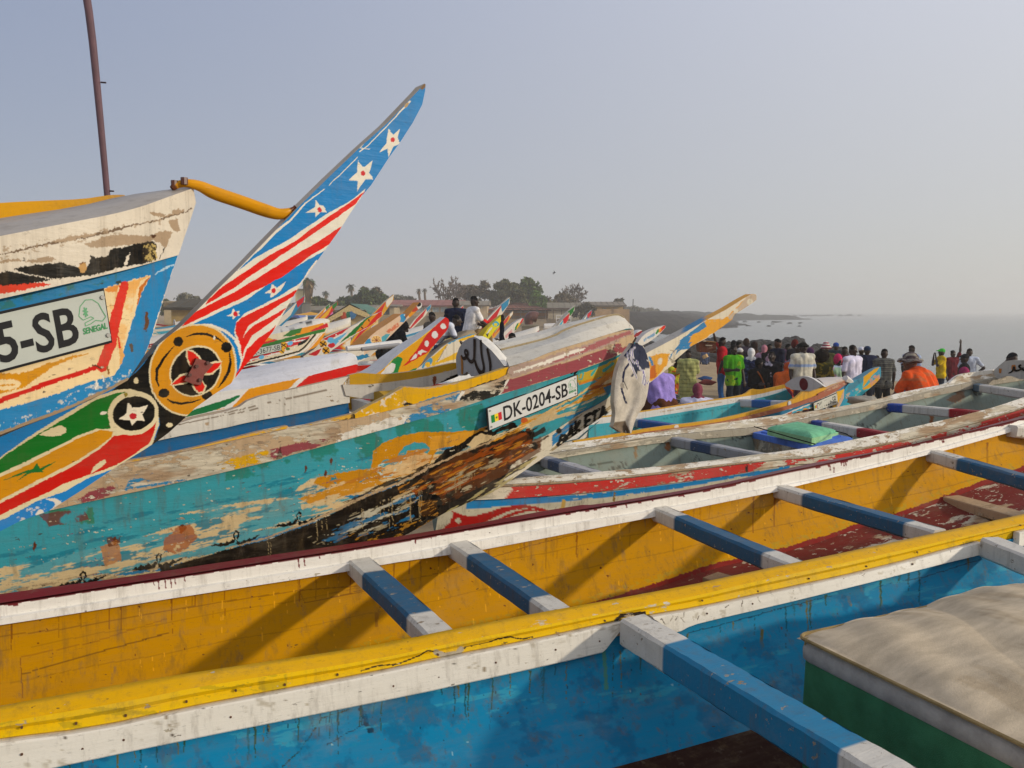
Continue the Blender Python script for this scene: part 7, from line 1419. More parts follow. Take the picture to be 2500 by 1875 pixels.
mb=MB(); w0=np.array(py(*T('m2',(690,960))[0],Y+.3)); w1=np.array(py(*T('m2',(1290,960))[0],Y+.3)); mb.prism([w0+[0,0,.0],w1,(w1[0],w1[1],z0-.2),(w0[0],w0[1],z0-.2)],np.array([0,5,0]),lin('#c2ab78')); mb.build('wall','wall',hut)
q=[np.array(py(*p,Y+.1)) for p in T('m2',(1045,950),(1260,945),(1260,890),(1045,892))]
mb=MB(); mb.prism(q,np.array([0,.1,0]),lin('#cfc9bb')); puttext(mb,'GEE S',[a-np.array([0,.02,0]) for a in q],(.08,.15,.95,.85),lin('#3a3530'),(0,-1,0),lift=.01); 
for i,(a,c) in enumerate((((890,940),'#b84a2a'),((960,935),'#1f6b4c'),((1020,930),'#3c6f9a'))): mb.ball(py(*T('m2',a)[0],Y+.05),(.35,.06,.4),lin(c),8,5)
mb.build('sign','plain',hut)
for x in (w0[0]+.1,w1[0]-.1): 
    mb=MB(); mb.tube([(x,Y+.2,z0-.2),(x,Y+.2,w0[2]+.4)],.09,lin('#6b5a40'),seg=6); mb.build('post','plain',hut)
# small houses in the gaps
building('cream flat roofed house seen left of the flag prow',95,400,442,737,765,735,lin('#b9a680'),lin('#a59372'),[(415,739,420,743)],dep=8)
building('ochre shed with sloping dark edged roof in the left gap',70,418,486,752,775,729,lin('#a3884c'),lin('#4a4436'),[],dep=7)
building('white house just right of the flag prow',92,690,718,742,776,739,lin('#c9c6bd'),lin('#b5b0a4'),[],dep=7)
building('cream tower like house beside the tall palm',108,722,741,706,760,704,lin('#cdbf94'),lin('#b5aa8c'),[],dep=5,over=.1)
building('dark grey kiosk between the white house and the shed',88,717,737,741,776,738,lin('#5c5b56'),lin('#4c4a44'),[],dep=4,over=.1)
# market stalls: parasols and bales of cloth in many colours
r=np.random.default_rng(11); stc=['#b8322a','#cf9a3a','#3c6f9a','#c9c4ba','#7a4a8a','#2f7a52','#c46a9a','#8a8f3a','#4a8fb0','#d2d0c8']
SN=['red','ochre','blue','cream','purple','green','pink','olive','sky blue','pale grey']
for i in range(26):
    u=738+ (i%13)*13.5+r.uniform(-5,5); Y=80+ (i//13)*9+r.uniform(-2,2); z0=g1(X_(u,Y),Y); x=X_(u,Y); col=lin(stc[i%10]); h=Z_(762+r.uniform(-2,9),Y)
    st=thing('market_stall','%s canvas stall at the %s of the %s market row'%(SN[i%10],('left end','middle','right end')[min(2,(i%13)//5)],('nearer','farther')[i//13]),'stall',(x,Y,z0),0,'market stalls before the grey shed'); w=r.uniform(.8,1.5)
    mb=MB(); mb.add([(x-w,Y-1,h-.35),(x+w,Y-1,h-.3),(x+w,Y+1,h-.3),(x-w,Y+1,h-.35),(x+r.uniform(-.3,.3),Y,h)],[(0,1,4),(1,2,4),(2,3,4),(3,0,4)],col); mb.build('awning','cloth',st)
    mb=MB(); mb.box(Matrix.Translation((x,Y,z0+.5)),(w*1.5,1.2,1.),lin(stc[(i*7+3)%10]),); mb.box(Matrix.Translation((x+.1,Y-.2,z0+1.2)),(w*1.0,.8,.4),lin(stc[(i*3+5)%10])); mb.build('counter','cloth',st)
    for sx in (-w*.9,w*.9):
        mb=MB(); mb.tube([(x+sx,Y-.9,z0-.1),(x+sx,Y-.9,h-.33)],.04,lin('#4a4036'),seg=4); mb.build('pole','plain',st)
# parked van glimpsed right of the flag prow
vx,vY=X_(692,50),50; vz=g1(vx,vY); van=thing('van','blue van parked behind the boats just right of the flag prow','van',(vx,vY,vz))
mb=MB(); mb.prism([(vx-1.9,vY,vz+.35),(vx+1.9,vY,vz+.35),(vx+1.95,vY,vz+.95),(vx+1.3,vY,vz+1.1),(vx+.9,vY,vz+1.75),(vx-1.8,vY,vz+1.8),(vx-1.95,vY,vz+1.2)],(0,1.7,0),lin('#4a5f9a')); mb.build('body','metal',van)
mb=MB(); mb.prism([(vx-1.6,vY-.01,vz+1.15),(vx+1.1,vY-.01,vz+1.15),(vx+.8,vY-.01,vz+1.62),(vx-1.6,vY-.01,vz+1.65)],(0,.02,0),lin('#2a3138')); mb.build('window','metal',van)
for sx in (-1.2,1.25): mb=MB(); mb.tube([(vx+sx,vY-.05,vz+.33),(vx+sx,vY+.2,vz+.33)],.33,lin('#17171a'),seg=14); mb.build('wheel','plain',van)
# ---- trees
def tubes(mb,segs,col,seg=4):
    for a,b,ra,rb in segs: mb.tube([a,b],[ra,rb],col,seg=seg,cap=False)
def branch(p,d,L,r,depth,rg2,out,tips,spread=.5,grav=0.,flat=0.,minr=.02):
    n=3; q=np.array(p,float); dd=np.array(d,float)
    for i in range(n):
        e=q+dd*L/n; out.append((q.copy(),e.copy(),r*(1-.22*i),r*(1-.22*(i+1)))); q=e
        dd=dd+rg2.normal(0,.13,3)+np.array([0,0,grav]); dd/=np.linalg.norm(dd)
    if depth==0: tips.append(q); return
    for k in range(rg2.integers(2,4)):
        nd_=dd+rg2.normal(0,spread,3); nd_[2]=nd_[2]*(1-flat)+.15; nd_/=np.linalg.norm(nd_)
        branch(q,nd_,L*rg2.uniform(.62,.85),max(r*.58,minr),depth-1,rg2,out,tips,spread,grav,flat,minr)
def leaves(mb,C,R,n,size,cols,seed,hollow=.35):
    r=np.random.default_rng(seed); V=[];F=[];Cc=[]
    C=np.array(C); k=0
    idx=r.integers(0,len(C),n); D=r.normal(0,1,(n,3)); D/=np.linalg.norm(D,axis=1)[:,None]; rad=(hollow+(1-hollow)*r.random(n))[:,None]
    P=C[idx]+D*rad*np.array(R)[idx][:,None]*np.array([1,1,.72]); a=r.normal(0,1,(n,3)); a/=np.linalg.norm(a,axis=1)[:,None]; b=np.cross(a,r.normal(0,1,(n,3))); b/=np.linalg.norm(b,axis=1)[:,None]
    s=(size*r.uniform(.5,1.3,n))[:,None]; V=np.stack([P-a*s,P-b*s*.5,P+a*s,P+b*s*.5],1).reshape(-1,3); cc=np.array([lin(c) for c in cols])[(idx*7+r.integers(0,2,n))%len(cols)]*(r.uniform(.7,1.35,n))[:,None]
    mb.add(V,[(4*i,4*i+1,4*i+2,4*i+3) for i in range(n)],np.repeat(cc,4,axis=0))
def tree(label,u,v_top,v_base,Y,width_px,kind,seed,cols=('#4b5a2a','#3f4d24','#5d6a34','#6b6a3c'),group=None):
    rg2=np.random.default_rng(seed); x=X_(u,Y); z0=min(Z_(v_base,Y),g1(x,Y)); zt=Z_(v_top,Y); H=zt-z0; W=width_px/2000*Y/2*1.12
    t=thing('tree' if kind!='palm' else 'palm_tree',label,'tree' if kind!='palm' else 'palm tree',(x,Y,z0),0,group); out=[];tips=[]; bk=lin('#5f5347')
    if kind=='palm':
        mb=MB(); P=[(x+.15*math.sin(i*.6+seed),Y,z0+(H-W*.6)*i/7) for i in range(8)]; mb.tube(P,[.32,.24,.22,.2],lin('#665a4c'),seg=7); mb.build('trunk','bark',t)
        top_=np.array(P[-1]); mb=MB()
        for k in range(46):
            a=rg2.uniform(0,6.28); el=rg2.uniform(-1.1,1.2); L=W*rg2.uniform(.75,1.1); d=np.array([math.cos(a)*math.cos(el),math.sin(a)*math.cos(el),math.sin(el)]); pts=[top_+d*L*s_+np.array([0,0,-.55*L*s_*s_]) for s_ in (0,.35,.7,1)]
            sd=np.cross(d,[0,0,1.]); sd/=max(np.linalg.norm(sd),.01); wv=[.03,.22*L,.28*L,.02]; col=lin(rg2.choice(cols if el>-.4 else ['#7a6748','#695a42'])); G=np.stack([[pts[i]+sd*wv[i]*.5,pts[i]+np.array([0,0,.05*L]),pts[i]-sd*wv[i]*.5] for i in range(4)]); mb.grid(G,np.array(col)*rg2.uniform(.6,1.3))
        if width_px>30:
            for k in range(160):
                a=rg2.uniform(0,6.28); hh=rg2.uniform(0,1); rr_=W*(.62-.42*hh)*rg2.uniform(.6,1); p=top_+np.array([math.cos(a)*rr_,math.sin(a)*rr_,-hh*W*2.3]); L=W*.55; mb.add([p+[-.12,0,0],p+[.12,0,0],p+[.06,0,-L],p+[-.06,0,-L]],[(0,1,2,3)],np.array(lin('#6f5a3c'))*rg2.uniform(.5,1.3))
        mb.build('crown','leaf',t); return t
    if kind=='bare':
        th=H*.28; mb=MB()
        for k in range(7):
            a=k*.9+rg2.uniform(-.2,.2); el=rg2.uniform(.35,1.3); branch((x,Y,z0+th*.8),(math.cos(a)*math.cos(el),math.sin(a)*math.cos(el)*.8,math.sin(el)),H*.27,W*.06,5,rg2,out,tips,.5,.02,.15,.075)
        P=np.array(tips); sc0=np.array([W/max(1e-3,np.abs(P[:,0]-x).max()),1,(zt-z0-th*.8)/max(1e-3,(P[:,2]-z0-th*.8).max())]); o0=np.array([x,Y,z0+th*.8])
        out=[(o0+(a-o0)*sc0,o0+(b-o0)*sc0,ra,rb) for a,b,ra,rb in out]
        mb.tube([(x,Y,z0-.2),(x,Y,z0+th)],[W*.14,W*.09],bk,seg=8); mb.build('trunk','bark',t); mb=MB(); tubes(mb,out,lin('#63574c'),3); mb.build('branches','bark',t); return t
    umb=kind=='umbrella'
    for k in range(6):
        a=k*1.05+rg2.uniform(-.3,.3); el=rg2.uniform(.5,1.2); branch((x,Y,z0+H*.2),(math.cos(a)*math.cos(el),math.sin(a)*math.cos(el),math.sin(el)),H*.3,.16,3 if umb else 2,rg2,out,tips,.45,.0,.3 if umb else 0,.04)
    P=np.array(tips); o0=np.array([x,Y,z0+H*.2]); mx=np.abs(P[:,0]-x).max(); mz=(P[:,2]-o0[2]).max(); sc0=np.array([W*.82/mx,W*.6/mx,(zt-o0[2])*.88/mz]); out=[(o0+(a-o0)*sc0,o0+(b-o0)*sc0,ra,rb) for a,b,ra,rb in out]; P=o0+(P-o0)*sc0
    mb=MB(); mb.tube([(x,Y,z0-.2),(x,Y,z0+H*.22)],[.3,.2],bk,seg=6); tubes(mb,out,bk,3); mb.build('trunk','bark',t)
    extra=np.array([[x+W*.75*math.cos(q)*f,Y+W*.5*math.sin(q)*f,z0+H*(.30+.5*(1-f*f)*rg2.uniform(.6,1.1))] for q in np.linspace(0,6.28,9)[:-1] for f in (.45,.85)])
    Cn=np.vstack([P,extra]) if not umb else P; mb=MB(); R0=(W*.30 if not umb else W*.22)
    dens={'bush':5200,'leafy':6500,'umbrella':3600,'thin':1500}[kind]
    leaves(mb,Cn,R0*rg2.uniform(.6,1.25,len(Cn)),dens,.20 if Y<100 else .30,cols,seed); mb.build('crown','leaf',t); return t
BRN=('#5d5240','#6a5c46','#544a3a','#5f5a3e'); DG=('#3c4a22','#475628','#56622f','#343f20')
tree('tall fan palm with a thick skirt of dead fronds right of the flag prow',752,672,742,108,38,'palm',3,('#4a5a34','#3d4a2a'))
tree('small round headed palm left of the green thicket',794,708,742,140,19,'palm',4,('#5a5f52','#4a4f42')); tree('ragged palm above the middle of the green thicket',857,690,742,135,25,'palm',5,('#53584a','#464a3c'))
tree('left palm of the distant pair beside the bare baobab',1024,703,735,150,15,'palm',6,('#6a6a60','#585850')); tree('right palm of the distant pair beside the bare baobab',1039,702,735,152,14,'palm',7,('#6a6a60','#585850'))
tree('low green bush right of the tall palm',778,722,752,112,50,'bush',8,DG); tree('flat green thicket behind the long shed, below the small palm',820,726,752,116,66,'bush',9,DG); tree('dense green thicket left of the rounded peak',866,724,754,118,70,'bush',20,DG)
tree('rounded green bush that peaks above the gabled hut',905,702,752,116,82,'bush',10,DG); tree('sparse leafless shrub over the rounded green bush',908,697,740,124,60,'thin',11,BRN); tree('green slope of bush left of the pink roof',936,716,752,117,50,'bush',12,DG)
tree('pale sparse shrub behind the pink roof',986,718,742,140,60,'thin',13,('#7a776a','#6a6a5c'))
tree('large leafless baobab above the pink roof',1092,672,745,128,84,'bare',14)
tree('brown dry tree between the baobab and the green trees',1162,681,752,134,88,'umbrella',15,BRN); tree('olive green tree left half of the tall green pair',1240,680,756,132,80,'leafy',16,('#4f5230','#454a2a','#5c5a38'))
tree('green tree with bright side, right half of the tall green pair',1292,678,756,133,84,'leafy',17,('#4a5c26','#3f5022','#5a6e2a')); tree('bright green low tree at the foot of the green pair',1312,706,762,128,38,'leafy',18,('#55751f','#4a681f'))
tree('wide flat crowned leafless tree left of the rightmost house',1392,690,756,140,76,'bare',19); tree('brown scrub tree under the flat crowned tree',1362,715,760,136,92,'umbrella',21,BRN)
tree('dark thorn tree leaning over the pale house',1424,736,790,122,56,'umbrella',22,('#4c4a34','#3f4030','#55503a'))
tree('small round tree behind the rightmost house',1508,724,750,145,30,'umbrella',23,BRN)
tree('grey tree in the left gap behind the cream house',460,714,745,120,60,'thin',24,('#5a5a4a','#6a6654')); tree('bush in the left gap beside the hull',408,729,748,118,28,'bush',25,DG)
# scrub on the headland: nobody could count it
mb=MB(); r=np.random.default_rng(5); Cn=[];Rn=[]
for i in range(260):
    Y=r.uniform(150,330); u=r.uniform(1520,1800); x=X_(u,Y); p=gz([(x,Y)]); 
    if p[2][0]<30: continue
    Cn.append((x,Y,p[0][0]+.4)); Rn.append(r.uniform(.7,1.9))
leaves(mb,Cn,np.array(Rn),16000,.34,('#6d6148','#5d5a3c','#77694c','#4d4f34'),9); sb=mb.build('scrub','leaf'); tagp(sb,'dry brown scrub covering the rocky headland','scrub',None,'stuff')
# pole on the headland
mb=MB(); mb.tube([py(1545,755,150),py(1546,730,150)],.08,lin('#4a4038'),seg=5); tagp(mb.build('utility_pole','plain'),'lone thin pole standing on the scrub headland','pole')
# ---- boulders
protos=[]
def boulder(i,x,y,z,s,label,group,col='#1a1817'):
    if len(protos)<6:
        mb=MB(); mb.ball((0,0,0),(1,.85,.7),np.array(lin(col))*(.8+.1*i),14,9,noise_=.16,seed=i+1); V=mb.V[0]; V[:,2]-=V[:,2].min(); mb.V[0]=V; o=mb.build('boulder','rock'); protos.append(o); o.location=(0,0,0)
        o.data.transform(Matrix.Translation((0,0,-.2)))
    else: o=protos[i%6].copy(); COL.objects.link(o)
    o.location=(x,y,z); o.scale=(s,s*r.uniform(.8,1.2),s*r.uniform(.7,1.1)); o.rotation_euler=(0,0,r.uniform(0,6.28)); return tagp(o,label,'boulder',group)
r=np.random.default_rng(17); k=0
tops=[(1590,835),(1620,832),(1660,830),(1700,828),(1745,826),(1780,832),(1820,838),(1846,832),(1880,834),(1910,826),(1925,822),(1945,830),(1975,835),(2000,840),(2020,844),(2045,850),(2085,858)]
for i in range(150):
    f=r.random(); u=1575+f*505; row=r.integers(0,4); Y=72-row*2.2+r.uniform(-.8,.8); vt=np.interp(u,[t[0] for t in tops],[t[1] for t in tops])+row*7+r.uniform(-3,5); s=r.uniform(.34,.62)*(1.2 if row==0 else 1)
    x=X_(u,Y); zt=Z_(vt,Y); boulder(k,x,Y,zt-.95*s,s,'dark rounded boulder of the breakwater behind the crowd','breakwater boulders'); k+=1
for i in range(50):   # rubble core below
    u=r.uniform(1575,2055); Y=r.uniform(62,74); x=X_(u,Y); zb=max(g1(x,Y),CAMZ-4.1); vt=np.interp(u,[t[0] for t in tops],[t[1] for t in tops])+22; zt=Z_(vt,Y); z=r.uniform(zb-.2,max(zb,zt-.6)); boulder(k,x,Y,z,r.uniform(.6,.95),'dark rounded boulder of the breakwater behind the crowd','breakwater boulders'); k+=1
reef=[(1640,1790,792,800,18),(1600,1760,798,812,18),(1790,1960,786,797,18),(1850,1905,771,776,10),(1930,2010,768,773,11),(1950,2100,768,772,11),(1895,1920,772,778,6),(2000,2030,768,772,4)]
for (ua,ub,va,vb,n_) in reef:
    for i in range(n_):
        u=r.uniform(ua,ub); v=r.uniform(va,vb); Y=CAMZ/max((v-760)/2000.,.003); Y=min(Y,700); x=X_(u,Y); s=.0013*Y*r.uniform(.8,2.6); o=boulder(k,x,Y,-.30*s,s,'dark low rock of the reef awash offshore','reef rocks'); o.scale=(s*1.7,s*1.2,s*.75); k+=1
# shore clutter near the terrace: rusty pipe bend, concrete block, white buoys
mb=MB(); pp=[py(*c_(*p),62) for p in ((1075,560),(1070,500),(1085,460),(1110,450),(1150,462))]; mb.tube(smooth(np.array([list(p) for p in pp]),2),[.30,.32,.42,.42,.40],lin('#5b3226'),seg=12); tagp(mb.build('outfall_pipe','metal',None,smooth=True),'rusty bent outfall pipe standing on the shore right of the prows','pipe')
mb=MB(); a=np.array(py(*c_(1010,550),60)); b2=np.array(py(*c_(1158,550),60)); mb.box(Matrix.Translation(((a[0]+b2[0])/2,60.6,a[2]-1.)),(b2[0]-a[0],1.2,2.2),lin('#77705f')); mb.box(Matrix.Translation(((a[0]+b2[0])/2,60.6,a[2]+.12)),(b2[0]-a[0]+.15,1.3,.12),lin('#867f6d')); tagp(mb.build('concrete_block','wall'),'stained concrete block below the rusty pipe','block')
mb=MB(); q=py(*c_(1262,548),70); mb.tube([np.array(q)+[-.5,0,0],np.array(q)+[.45,.1,0]],[.3,.34],WW,seg=10); mb.ball(np.array(q)+[.5,.1,0],(.3,.3,.34),lin('#b9b5ac'),10,6); tagp(mb.build('drum','fresh'),'white plastic drum on the rocks above the big white deck','drum')
# bird
mb=MB(); q=np.array(py(1353,666,60)); mb.tube([q-[.12,0,.02],q,q+[.12,0,.02]],[.015,.05,.01],lin('#33302e'),seg=6); mb.add([q+[0,0,.02],q+[-.05,-.1,.2],q+[.06,-.1,.02]],[(0,1,2)],lin('#33302e')); mb.add([q+[0,0,.02],q+[-.1,.15,-.16],q+[.06,.1,.0]],[(0,1,2)],lin('#33302e')); tagp(mb.build('bird','plain'),'tiny dark bird flying above the flat crowned tree','bird')
# ---- dusty air
mh=bpy.data.materials.new('haze'); mh.use_nodes=True; t=mh.node_tree; t.nodes.clear(); o_=t.nodes.new('ShaderNodeOutputMaterial'); pv=t.nodes.new('ShaderNodeVolumePrincipled')
pv.inputs['Color'].default_value=(.96,.95,.92,1); pv.inputs['Density'].default_value=.0015; pv.inputs['Anisotropy'].default_value=.35; t.links.new(pv.outputs[0],o_.inputs['Volume'])
bpy.ops.mesh.primitive_cube_add(size=1); hz=bpy.context.object; hz.name='haze'; hz.scale=(7000,7000,27); hz.location=(0,2400,-3.4+13.5); hz.data.materials.append(mh); hz['kind']='stuff'; hz['label']='pale dusty air over the whole beach and sea'; hz['category']='haze'
# ------------------------------------------------------------------ people
def capsule(a,b,ra,rb,seg=10,flat=None):
    """tapered round-ended limb from a to b; returns V,F"""
    a=Vector(a);b=Vector(b);d=b-a;L=max(d.length,1e-5);d=d/L; x=d.orthogonal().normalized(); y=d.cross(x); V=[];F=[]
    prof=[(-ra*math.cos(t),ra*math.sin(t)) for t in (0,.5,1.05)]+[(0,ra),(L,rb)]+[(L+rb*math.cos(t),rb*math.sin(t)) for t in (1.05,.5,0)]
    for h,r_ in prof:
        for j in range(seg):
            q=2*math.pi*j/seg; V.append(a+d*h+(x*math.cos(q)+y*math.sin(q))*max(r_,1e-4))
    n=len(prof)
    for i in range(n-1):
        for j in range(seg): F.append((i*seg+j,i*seg+(j+1)%seg,(i+1)*seg+(j+1)%seg,(i+1)*seg+j))
    F.append(tuple(range(seg-1,-1,-1))); F.append(tuple((n-1)*seg+j for j in range(seg))); return V,F
def ell(c,r,seg=12,rings=8):
    V=[];F=[]
    for i in range(rings+1):
        p=math.pi*i/rings
        for j in range(seg): q=2*math.pi*j/seg; V.append(Vector((c[0]+r[0]*math.sin(p)*math.cos(q),c[1]+r[1]*math.sin(p)*math.sin(q),c[2]+r[2]*math.cos(p)-1e-4*(i==0))))
    for i in range(rings):
        for j in range(seg): F.append((i*seg+j,(i+1)*seg+j,(i+1)*seg+(j+1)%seg,i*seg+(j+1)%seg))
    return V,F
def fuse(parts,voxel,name,smoothit=2):
    V=[];F=[]
    for v,f in parts:
        k=len(V); V+= [tuple(p) for p in v]; F+=[tuple(i+k for i in q) for q in f]
    me=bpy.data.meshes.new('tmp'); me.from_pydata(V,[],F); me.validate(); o=bpy.data.objects.new('tmp',me); COL.objects.link(o)
    m=o.modifiers.new('r','REMESH'); m.mode='VOXEL'; m.voxel_size=voxel; m.use_smooth_shade=True
    if smoothit: s=o.modifiers.new('s','SMOOTH'); s.iterations=smoothit; s.factor=.5
    dg=bpy.context.evaluated_depsgraph_get(); dg.update(); e=o.evaluated_get(dg).to_mesh(); P=np.empty(len(e.vertices)*3); e.vertices.foreach_get('co',P); P=P.reshape(-1,3).copy(); Fc=[tuple(p.vertices) for p in e.polygons]
    o.to_mesh_clear(); bpy.data.objects.remove(o); bpy.data.meshes.remove(me); return P,Fc
def lerp(a,b,t): return Vector(a)*(1-t)+Vector(b)*t
def person(u,v,Y,label,face=0,pose='stand',arms=('down','down'),skin='#2e1f18',shirt=('#888888','short'),legs=('#2a3140','long'),head=('hair','#100d0c'),extra=None,H=1.75,voxel=.014,group=None,lean=0.,pattern=None,turn=0,pat2=None,wide=1.):
    """(u,v): where the crown of the head is seen; Y: distance; face: heading of the body (0 = away from us, 180 = towards us)"""
    top=py(u,v,Y); x0=float(top[0]); gzv=g1(x0,Y)
    s=H/1.75
    if pose=='stand':
        want=(float(top[2])-gzv)/1.75; s=min(max(want,.90),1.10)*1.0
        base=Vector((x0,Y,float(top[2])-1.75*s))
    else: base=None
    a=R_(-face+180) if False else R_(face)
    # local frame: +y forward, x to the right hand
    Rm=Matrix.Rotation(-R_(face),3,'Z')
    hipz=.93; J_={}
    if pose=='stand':
        bend=R_(lean); spine=Vector((0,math.sin(bend),math.cos(bend)))
        hip=Vector((0,0,hipz)); chest=hip+spine*.38; neck=hip+spine*.56; hd=neck+Vector((0,math.sin(bend*.8),math.cos(bend*.8)))*.15
        for sx in (-1,1):
            J_['hip',sx]=hip+Vector((sx*.09,0,0)); J_['knee',sx]=Vector((sx*.10,.02,.50)); J_['ank',sx]=Vector((sx*.11,-.02,.08)); J_['toe',sx]=Vector((sx*.13,.15,.035))
    elif pose=='sit':
        bend=R_(lean or 12); spine=Vector((0,math.sin(bend),math.cos(bend))); hip=Vector((0,0,.50)); chest=hip+spine*.38; neck=hip+spine*.56; hd=neck+Vector((0,.02,.15))
        for sx in (-1,1): J_['hip',sx]=hip+Vector((sx*.09,0,0)); J_['knee',sx]=Vector((sx*.14,.42,.52)); J_['ank',sx]=Vector((sx*.15,.46,.09)); J_['toe',sx]=Vector((sx*.17,.62,.05))
    elif pose=='bend':
        bend=R_(lean or 60); spine=Vector((0,math.sin(bend),math.cos(bend))); hip=Vector((0,-.12,.90)); chest=hip+spine*.38; neck=hip+spine*.56; hd=neck+Vector((0,math.sin(bend*1.05),math.cos(bend*1.05)))*.15
        for sx in (-1,1): J_['hip',sx]=hip+Vector((sx*.10,0,0)); J_['knee',sx]=Vector((sx*.12,.04,.50)); J_['ank',sx]=Vector((sx*.12,-.02,.08)); J_['toe',sx]=Vector((sx*.14,.15,.035))
    upv=spine; fw=Vector((0,upv.z,-upv.y))
    for sx,k in zip((-1,1),arms):
        sh=neck+Vector((sx*.185*wide,0,0))-upv*.05; J_['sh',sx]=sh
        if k=='down': el,wr=sh+Vector((sx*.06,-.02,-.29)),sh+Vector((sx*.07,.06,-.54))
        elif k=='front': el,wr=sh+Vector((sx*.05,.03,-.28)),sh+Vector((sx*-.06,.24,-.26))
        elif k=='lap': el,wr=sh+Vector((sx*.06,.10,-.26)),sh+Vector((sx*-.08,.32,-.34))
        elif k=='face': el,wr=sh+Vector((sx*.04,.18,-.22)),sh+Vector((sx*-.08,.20,.05))
        elif k=='up': el,wr=sh+Vector((sx*.06,.03,.28)),sh+Vector((sx*.05,.05,.54))
        elif k=='carry': el,wr=sh+Vector((sx*.16,.16,.18)),sh+Vector((sx*.06,.22,.40))
        elif k=='reach': el,wr=sh+Vector((sx*.06,.12,-.26)),sh+Vector((sx*.02,.34,-.42))
        elif k=='hip': el,wr=sh+Vector((sx*.20,-.06,-.24)),sh+Vector((sx*.02,.05,-.42))
        J_['el',sx],J_['wr',sx]=el,wr
    hr=lerp(hd,hd,0); B=[]
    w_=wide
    B.append(ell(hd,(.076,.095,.115))); B.append(capsule(hd+Vector((0,.035,-.065)),hd+Vector((0,.062,-.085)),.045,.032)); B.append(capsule(hd+Vector((0,.088,.0)),hd+Vector((0,.112,-.03)),.011,.017,6))
    for sx in (-1,1): B.append(ell(hd+Vector((sx*.078,-.005,-.01)),(.012,.022,.034),8,6)); B.append(capsule(hd+Vector((sx*.03,.078,.03)),hd+Vector((sx*.034,.08,.03)),.012,.012,6))
    B.append(capsule(neck-upv*.04,hd-Vector((0,0,.05)),.062,.052))
    torso=[]
    for sx in (-1,1):
        torso+= [(chest+Vector((sx*.085*w_,0,0))+upv*.06,hip+Vector((sx*.075*w_,0,0))+upv*.10,.108*w_,.098*w_),(hip+Vector((sx*.07*w_,0,.06)),hip+Vector((sx*.085*w_,-.01,-.02)),.10*w_,.112*w_),(neck-upv*.035+Vector((sx*.03,0,0)),J_['sh',sx],.07,.062)]
    torso.append((chest+upv*.10,hip+upv*.08,.115*w_,.11*w_))
    for t in torso: B.append(capsule(*t))
    for sx in (-1,1):
        B.append(capsule(J_['hip',sx],J_['knee',sx],.088,.058)); B.append(capsule(J_['knee',sx],lerp(J_['knee',sx],J_['ank',sx],.35),.056,.058)); B.append(capsule(lerp(J_['knee',sx],J_['ank',sx],.35),J_['ank',sx],.058,.038)); B.append(capsule(J_['ank',sx]-Vector((0,.02,.03)),J_['toe',sx],.042,.030))
        s_,e_,w2=J_['sh',sx],J_['el',sx],J_['wr',sx]; B.append(capsule(s_,e_,.056,.040)); B.append(capsule(e_,lerp(e_,w2,.35),.041,.042)); B.append(capsule(lerp(e_,w2,.35),w2,.042,.026))
        dd=(w2-e_).normalized(); sd=dd.cross(Vector((0,1,.2))).normalized() if abs(dd.y)<.9 else Vector((1,0,0)); nr_=dd.cross(sd)
        for f in (-.022,0,.022): B.append(capsule(w2+sd*f*.6,w2+dd*.075+sd*f,.020,.017,6))
        for i,(f,l) in enumerate(((-.031,.055),(-.011,.075),(.011,.07),(.031,.05))):
            p1=w2+dd*.085+sd*f; p2=p1+dd*l*.55+nr_*.008; p3=p2+dd*l*.35+nr_*.022; B.append(capsule(p1,p2,.0105,.0095,6)); B.append(capsule(p2,p3,.0095,.008,6))
        B.append(capsule(w2+dd*.03-sd*.028,w2+dd*.075-sd*.062+nr_*.01,.013,.010,6))
    if pose=='stand': off=base
    else:
        topz=max(hd.z+.115,0); topy=hd.y; loc=Rm@Vector((hd.x,hd.y,0)); off=Vector((x0-loc.x*s,Y-loc.y*s,float(top[2])-topz*s))
    if pose=='stand':
        loc=Rm@Vector((hd.x,hd.y,0)); off=Vector((x0-loc.x*s,Y-loc.y*s,float(top[2])-(hd.z+.115)*s))
    def W(P): 
        M=np.array(Rm); return np.asarray(P)@M.T*s+np.array(off)
    t=thing('person',label,'person',tuple(off),0,group)
    P,F=fuse(B,voxel*.8,'b'); sk=np.array(lin(skin)); C=np.tile(sk,(len(P),1)); h_=np.array(hd)
    C*= (1+.25*(vnoise(P[:,[0,2]]*9)-.5))[:,None]
    for sx in (-1,1):
        e_=np.linalg.norm((P-(h_+[sx*.031,.088,.018]))*[1,1,1.3],axis=1); C[e_<.016]=lin('#8f867c'); C[e_<.008]=(.01,.01,.01)
    C[np.linalg.norm((P-(h_+[0,.105,-.062]))*[.5,1,1.6],axis=1)<.014]=sk*np.array([1.3,.8,.8])
    mb=MB(); mb.keepn=True; mb.add(W(P),F,C); mb.build('body','skin',t,smooth=True)
    def cloth(parts,name,col,seed=1,amp=.009,pat=None,infl=0,vx=None):
        P,F=fuse(parts,vx or voxel,name,3); d=P-P.mean(0); n=np.sin(P[:,2]*23+seed+3*np.sin(P[:,0]*11+seed))*.6+np.sin(P[:,0]*31+P[:,2]*13+seed)*.5+np.sin(P[:,1]*27-P[:,2]*19)*.4
        nr_=d.copy(); nr_[:,2]=0; nr_/=np.maximum(np.linalg.norm(nr_,axis=1),.02)[:,None]; P2=P+nr_*(amp*n)[:,None]; C=np.tile(lin(col),(len(P),1))
        if pat is not None: C=pat(P,C)
        C=C*(.72+.56*vnoise(np.c_[P[:,0]*9+P[:,1]*7+seed*3,P[:,2]*6],4))[:,None]  # mottled tone painted over the cloth, standing in for shading in the folds
        mb=MB(); mb.keepn=True; mb.add(W(P2),F,C); return mb.build(name,'cloth',t,smooth=True)
    ink=.016
